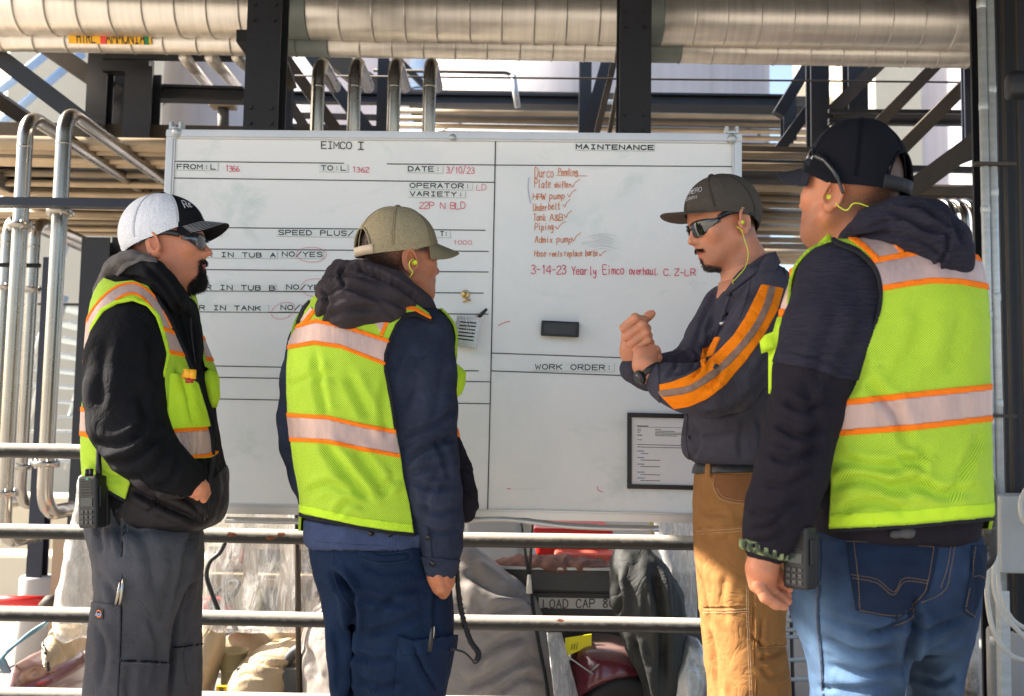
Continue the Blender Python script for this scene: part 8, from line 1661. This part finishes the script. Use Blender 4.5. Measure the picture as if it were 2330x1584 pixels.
for k in range(3):
    c = P(532, 1478+34*k, 4.2); V, F = lathe_vf((c[0], 4.2, c[2]), [(.060-.004*k, 0), (.060-.004*k, -.012), (.056-.004*k, -.013), (.052-.004*k, -.08)], 24); mobj('bucket', V, F[:-2], mat('cream_plastic', (.55, .47, .25), .45, var=.06), bk)
mb = MB(); a, b = P(492, 1562, 3.9), P(514, 1580, 3.9); mb.box((a[0], 3.9, b[2]), (b[0], 3.92, a[2])); o = mb.obj('yellow_tag', Yl, None, smooth=False); tag(o, 'small yellow tag with a black letter at the foot of the beige panel', 'tag')
def letters(txt, x0, x1, yb, h, hw, m, mapper, parent, slope=0.): return write(txt, x0, x1, yb, h, m, hw, mapper=mapper, slope=slope, parent=parent, off0=0.0)
letters('B', 499, 509, 1578, 12, 1.2, M_ink, lambda x, y, off=0: P(x, y, 3.897), o)
# -- left cart with plastic and burgundy hood
lc = thing('covered_cart', P(120, 1560, 4.0)*[1, 1, 0], 'burgundy cart under a beige cover and crumpled clear plastic at the lower left', 'cart')
soft('hood', M_bur, 4.0, [(1462, 60, 110, .12), (1485, 34, 150, .22), (1520, 14, 190, .30), (1560, 2, 200, .34), (1640, -20, 200, .36)], parent=lc, h=.012, disp=(), e=2.)
cvr, V, F, N = soft('cover', M_beige, 3.9, [(1424, 118, 190, .08), (1450, 98, 205, .16), (1490, 102, 215, .22), (1540, 116, 220, .26), (1640, 126, 225, .26)], parent=lc, h=.011, disp=((.010, 5, (1, 1, .5), 8),), cr=[([(125, 1430), (150, 1480), (160, 1550)], 8, .01)])
px, py = proj(V); d, _ = line_d(px, py, [(96, 1455), (108, 1510), (116, 1570)]); sub('cover_piping', V, F, N, np.where(front(N, V) > -.3, 3-d, -1), M_black, cvr, .006, 0)
soft('plastic_curtain', M_clear2, 3.85, [(1080, 180, 212, .03), (1180, 164, 215, .05), (1260, 145, 218, .08), (1340, 134, 218, .10), (1420, 128, 215, .12), (1445, 140, 212, .12)], parent=lc, h=.010, disp=((.028, 9, (1.6, 1.6, .35), 18),))
tag(MB().tube([P(-60, 1366, 4.3), P(128, 1368, 4.3)], .022, 14).obj('red_pipe', M_redp), 'red pipe lying across behind the lower left rail', 'pipe')
tag(MB().tube([P(100, 1384, 4.25), P(112, 1372, 4.25), P(128, 1372, 4.25)], [.03, .034, .034], 12).obj('hose_fitting', M_brown), 'brown ribbed hose fitting at the end of the red pipe', 'fitting')
mb = MB(); a, b = P(122, 1205, 4.4), P(142, 1300, 4.4); mb.box((a[0], 4.4, .2), (b[0], 4.45, a[2])); tag(mb.obj('wooden_post', M_wood, smooth=False), 'short wooden post behind the crumpled plastic at the left', 'post')
M_teal = mat('teal_cord', (.10, .22, .30), .4, var=.2)
for k in range(5):
    pts = [P(112-3*k, 1412+3*k, 3.8+.01*k), P(70-4*k, 1438+4*k, 3.8), P(28-5*k, 1474+4*k, 3.8), P(0+3*k, 1505, 3.8), P(8+4*k, 1530, 3.85)]; tag(mobj('cord', *tube_vf(spline(pts, 6), .0055, 8), M_teal), ['outermost', 'second', 'middle', 'fourth', 'innermost'][k]+' teal cord of the loose bundle over the burgundy hood', 'cord', 'teal cords over the burgundy hood')
# -- right cart: bed with LOAD CAP, burgundy wing, wheel, raincoat
rc_ = thing('flatbed_cart', P(1300, 1560, 4.1)*[1, 1, 0], 'burgundy cart with dark grey load bed marked LOAD CAP behind the rails', 'cart')
a, b = P(1105, 1297, 4.15), P(1420, 1405, 4.15); z1, z0 = P(1300, 1292, 4.15)[2], P(1300, 1410, 4.15)[2]; zm = P(1300, 1346, 4.15)[2]
mb = MB(); mb.bbox((a[0], 4.12, zm), (b[0]+.35, 4.16, z1), .01); mb.obj('bed_side', M_grbed, rc_, smooth=False)
mb = MB(); mb.bbox((a[0], 4.17, z0-.1), (b[0]+.35, 4.9, zm-.004), .008); mb.obj('bed_floor', M_grbed, rc_, smooth=False)
mb = MB(); mb.box((a[0], 4.108, z1-.004), (b[0]+.35, 4.175, z1+.006)); mb.obj('bed_lip', M_galv, rc_, smooth=False)
x0, x1 = P(1226, 1372, 4.165)[0], P(1402, 1372, 4.165)[0]; zt, zb = P(1310, 1361, 4.165)[2], P(1310, 1385, 4.165)[2]; mb = MB(); mb.box((x0, 4.163, zb), (x1, 4.1665, zt)); pl = mb.obj('capacity_plate', mat('pale_plate', (.72, .70, .66), .6, var=.06), rc_, smooth=False)
letters('LOAD CAP 80', 1234, 1400, 1383, 19, 1.2, mat('plate_ink', (.03, .03, .03), .6), lambda x, y, off=0: P(x, y-(x-1310)*.012, 4.1615), pl)
rw_, V, F, N = soft('rear_wing', M_bur, 4.05, [(1452, 1330, 1420, .10), (1466, 1306, 1450, .16), (1490, 1296, 1470, .20), (1530, 1290, 1490, .22), (1580, 1290, 1508, .23), (1660, 1290, 1515, .23)], parent=rc_, h=.010, disp=(), e=2.4,
    extra=lambda p, d: smax(d, -(np.hypot(p[:, 0]-P(1420, 1650, 4.05)[0], p[:, 2]-P(1420, 1650, 4.05)[2])-.232), .02))
for (pa, pb) in (((1292, 1494), (1350, 1534)), ((1345, 1528), (1362, 1512))): mobj('wing_trim', *tube_vf([P(pa[0], pa[1], 3.86), P(pb[0], pb[1], 3.84)], .006, 8, sq=.4), M_galv, rc_)
wc = P(1420, 1640, 4.0); V, F = lathe_vf((wc[0], 0, wc[2]), [(.05, 3.96), (.09, 3.93), (.12, 3.93), (.165, 3.92), (.198, 3.94), (.205, 3.98), (.205, 4.08), (.19, 4.12), (.1, 4.13)], 40, 'y'); wh = mobj('wheel', V, F, M_black, rc_)
for k in range(36):
    a = 2*math.pi*k/36; c = np.array([wc[0]+.205*math.cos(a), 3.97, wc[2]+.205*math.sin(a)]); mobj('tread_lug', *tube_vf([c, c+[0, .10, 0]], .007, 4), M_black, wh, smooth=False)
V, F = lathe_vf((wc[0], 0, wc[2]), [(.02, 3.90), (.08, 3.915), (.10, 3.925), (.105, 3.95)], 24, 'y'); mobj('hub', V, F, M_galv, wh)
mb = MB(); q = [P(1286, 1452, 3.95), P(1346, 1443, 3.95), P(1346, 1470, 3.95), P(1286, 1494, 3.95)]; mb.add(q+[v+[0, .006, 0] for v in q], [(0, 3, 2, 1), (4, 5, 6, 7), (0, 1, 5, 4), (1, 2, 6, 5), (2, 3, 7, 6), (3, 0, 4, 7)]); yt = mb.obj('yellow_tag', fw('#e9dc10', 'tag_yellow'), None, smooth=False); tag(yt, 'bright yellow tag behind the burgundy wing', 'tag')
for k in range(3): mobj('tag_mark', *tube_vf([P(1300+6*k, 1478, 3.947), P(1302+6*k, 1466-2*k, 3.947)], .0012, 5), M_ink, yt)
soft('raincoat', M_charc, 3.85, [(1248, 1405, 1470, .05), (1275, 1396, 1500, .09), (1330, 1393, 1540, .12), (1390, 1400, 1556, .13), (1440, 1412, 1558, .12), (1500, 1440, 1556, .11), (1560, 1462, 1552, .10), (1640, 1475, 1548, .09)], 'charcoal raincoat hanging over the cart left of the tan trousers', 'coat',
    disp=((.022, 5, (1.6, 1.6, .4), 31), (.006, 16, (1, 1, .5), 5)), cr=[([(1400, 1300), (1412, 1370), (1400, 1400)], 7, .02), ([(1480, 1290), (1500, 1400), (1505, 1560)], 9, .02), ([(1440, 1450), (1460, 1520), (1480, 1600)], 8, .02)])
soft('silver_sack', mat('silver_sheeting', (.42, .43, .43), .3, metal=.5, var=.3, vscale=9, bump=.6, bscale=18, bdist=.01), 3.8, [(1455, 1560, 1585, .03), (1490, 1552, 1600, .06), (1540, 1540, 1604, .08), (1600, 1530, 1606, .09), (1680, 1525, 1606, .09)], 'crumpled silver sheeting beside the tan trousers', 'sheeting', disp=((.03, 9, (1.4, 1.4, .6), 77),))
soft('hanging_plastic', M_clear2, 3.95, [(1180, 1490, 1590, .03), (1250, 1500, 1585, .05), (1330, 1530, 1580, .05), (1420, 1545, 1585, .05)], 'clear crumpled plastic hanging below the right end of the whiteboard', 'plastic', disp=((.025, 9, (1.6, 1.6, .35), 28),), h=.009)
for k, (xa, c) in enumerate(((1512, (.05, .14, .45)), (1526, (.05, .14, .45)), (1538, (.45, .46, .46)), (1480, (.55, .40, .10)))):
    tag(mobj('strap', *tube_vf(spline([P(xa, 1180, 4.2), P(xa+4, 1230, 4.2), P(xa-3, 1270, 4.2), P(xa-14+4*k, 1315, 4.2)], 6), .008, 6, sq=.4), mat('strap_%s' % 'abcd'[k], c, .6)), ['left blue strap behind the hanging plastic', 'right blue strap behind the hanging plastic', 'grey strap behind the hanging plastic', 'mustard strap behind the hanging plastic'][k], 'strap')
sheet('plastic_flap', M_clear2, [(1244, 1440), (1276, 1440), (1318, 1600), (1262, 1600)], 3.75, 3.85, parent=rc_, wob=.03, sc=9, th=.004)
ct_ = thing('red_crate', P(1300, 1270, 4.6), 'bright red plastic crate on the load bed under the whiteboard', 'crate')
mb = MB(); a, b = P(1220, 1200, 4.6), P(1384, 1250, 4.6); mb.bbox((a[0], 4.55, b[2]-.03), (b[0], 4.9, a[2]), .015); mb.obj('box', M_redp, ct_, smooth=False)
mb = MB(); mb.bbox((a[0]-.015, 4.53, a[2]-.03), (b[0]+.015, 4.92, a[2]+.004), .01); mb.obj('rim', M_redp, ct_, smooth=False)
mb = MB(); a, b = P(1264, 1258, 4.35), P(1420, 1284, 4.35); mb.bbox((a[0], 4.33, b[2]), (b[0], 4.5, a[2]), .012); tag(mb.obj('red_tray', mat('faded_red', (.62, .11, .07), .5, var=.2, vscale=9), smooth=False), 'faded red tray in front of the red crate', 'tray')
soft('brown_rag', mat('brown_rag', (.20, .10, .08), .9, var=.3, vscale=30, bump=.6, bscale=60), 4.2, [(1266, 1180, 1300, .05), (1278, 1128, 1400, .09), (1290, 1112, 1410, .09), (1298, 1150, 1400, .07)], 'reddish brown rag laid along the edge of the load bed', 'rag', disp=((.018, 14, (1, 1, 1), 9),), h=.008)
for (pa, pb, lb) in (((1180, 1150), (1208, 1345), 'left whip antenna rising behind the second rail'), ((1215, 1150), (1202, 1345), 'right whip antenna rising behind the second rail')): tag(mobj('whip_antenna', *tube_vf([P(pa[0], pa[1], 3.9), P(pb[0], pb[1], 3.9)], [.004, .007], 8), M_black), lb, 'antenna')
tag(mobj('antenna_base', *tube_vf([P(1204, 1308, 3.88), P(1204, 1350, 3.88)], [.007, .013], 10), M_hose), 'white antenna base on top of the taupe tarp', 'antenna base')
# -- clutter far behind
cl = thing('timber_trestle', P(600, 1400, 5.6)*[1, 1, 0], 'pale timber frame seen through the clear plastic window', 'trestle')
for (x0, y0, x1, y1) in ((555, 1240, 572, 1480), (640, 1230, 656, 1480), (555, 1322, 690, 1342), (540, 1235, 700, 1250)):
    mb = MB(); a, b = P(x0, y0, 5.6), P(x1, y1, 5.6); mb.box((a[0], 5.6+random.uniform(-.05, .05), b[2]), (b[0], 5.68, a[2])); mb.obj('timber', M_wood, cl, smooth=False)
pal = [(.30, .22, .15), (.12, .11, .10), (.36, .30, .22), (.20, .05, .04), (.10, .14, .20), (.42, .36, .12), (.22, .21, .20)]; names = ['brown cardboard', 'black plastic', 'tan cardboard', 'dark red', 'dull blue', 'mustard', 'grey metal']
for k in range(18):
    x = 465+ (k % 9)*30+random.uniform(-8, 8); y = (1215 if k < 9 else 1330)+random.uniform(-10, 25); c = pal[k % 7]; a, b = P(x, y, 6.3+.1*(k % 3)), P(x+random.uniform(22, 40), y+random.uniform(60, 110), 6.3+.1*(k % 3))
    mb = MB(); mb.bbox((a[0], a[1], b[2]), (b[0], a[1]+.25, a[2]), .01, 1); tag(mb.obj('storage_box', mat('clutter_%s' % names[k % 7].replace(' ', '_'), c, .7, var=.3, vscale=12), None, smooth=False), names[k % 7]+' box, number %s from the left on the %s shelf behind the plastic window' % (['one', 'two', 'three', 'four', 'five', 'six', 'seven', 'eight', 'nine'][k % 9], 'upper' if k < 9 else 'lower'), 'box', 'boxes on the far shelving')
for y in (1300, 1420):
    mb = MB(); a, b = P(450, y, 6.3), P(745, y, 6.3); mb.box((a[0], 6.2, a[2]-.02), (b[0], 6.7, a[2])); tag(mb.obj('shelf', M_wood, smooth=False), ('upper' if y < 1350 else 'lower')+' board of the far shelving behind the clear plastic window', 'shelf')
ws = thing('wire_shelf', P(1785, 1560, 4.3)*[1, 1, 0], 'wire shelf cart glimpsed between tan trousers and blue jeans', 'shelf')
for y in (1410, 1432, 1448, 1500, 1545):
    mb = MB(); mb.tube([P(1700, y, 4.3), P(1850, y+2, 4.3)], .009, 8); mb.obj('wire', M_galv, ws)
for x in (1776, 1800): 
    mb = MB(); mb.tube([P(x, 1400, 4.32), P(x+6, 1620, 4.32)], .008, 8); mb.obj('upright', M_grbed, ws)
mb = MB(); a, b = P(1060, 1175, 6.0), P(1180, 1300, 6.0); mb.bbox((a[0], 6.0, 0), (b[0], 6.5, a[2]), .02); tag(mb.obj('concrete_block', M_creamd, smooth=False), 'grey concrete block seen under the tray of the whiteboard', 'block')
mb = MB(); a, b = P(1180, 1150, 6.1), P(1215, 1300, 6.1); mb.bbox((a[0], 6.1, 0), (b[0], 6.3, a[2]), .01); tag(mb.obj('pale_post', M_cream, smooth=False), 'pale post behind the whip antennas', 'post')
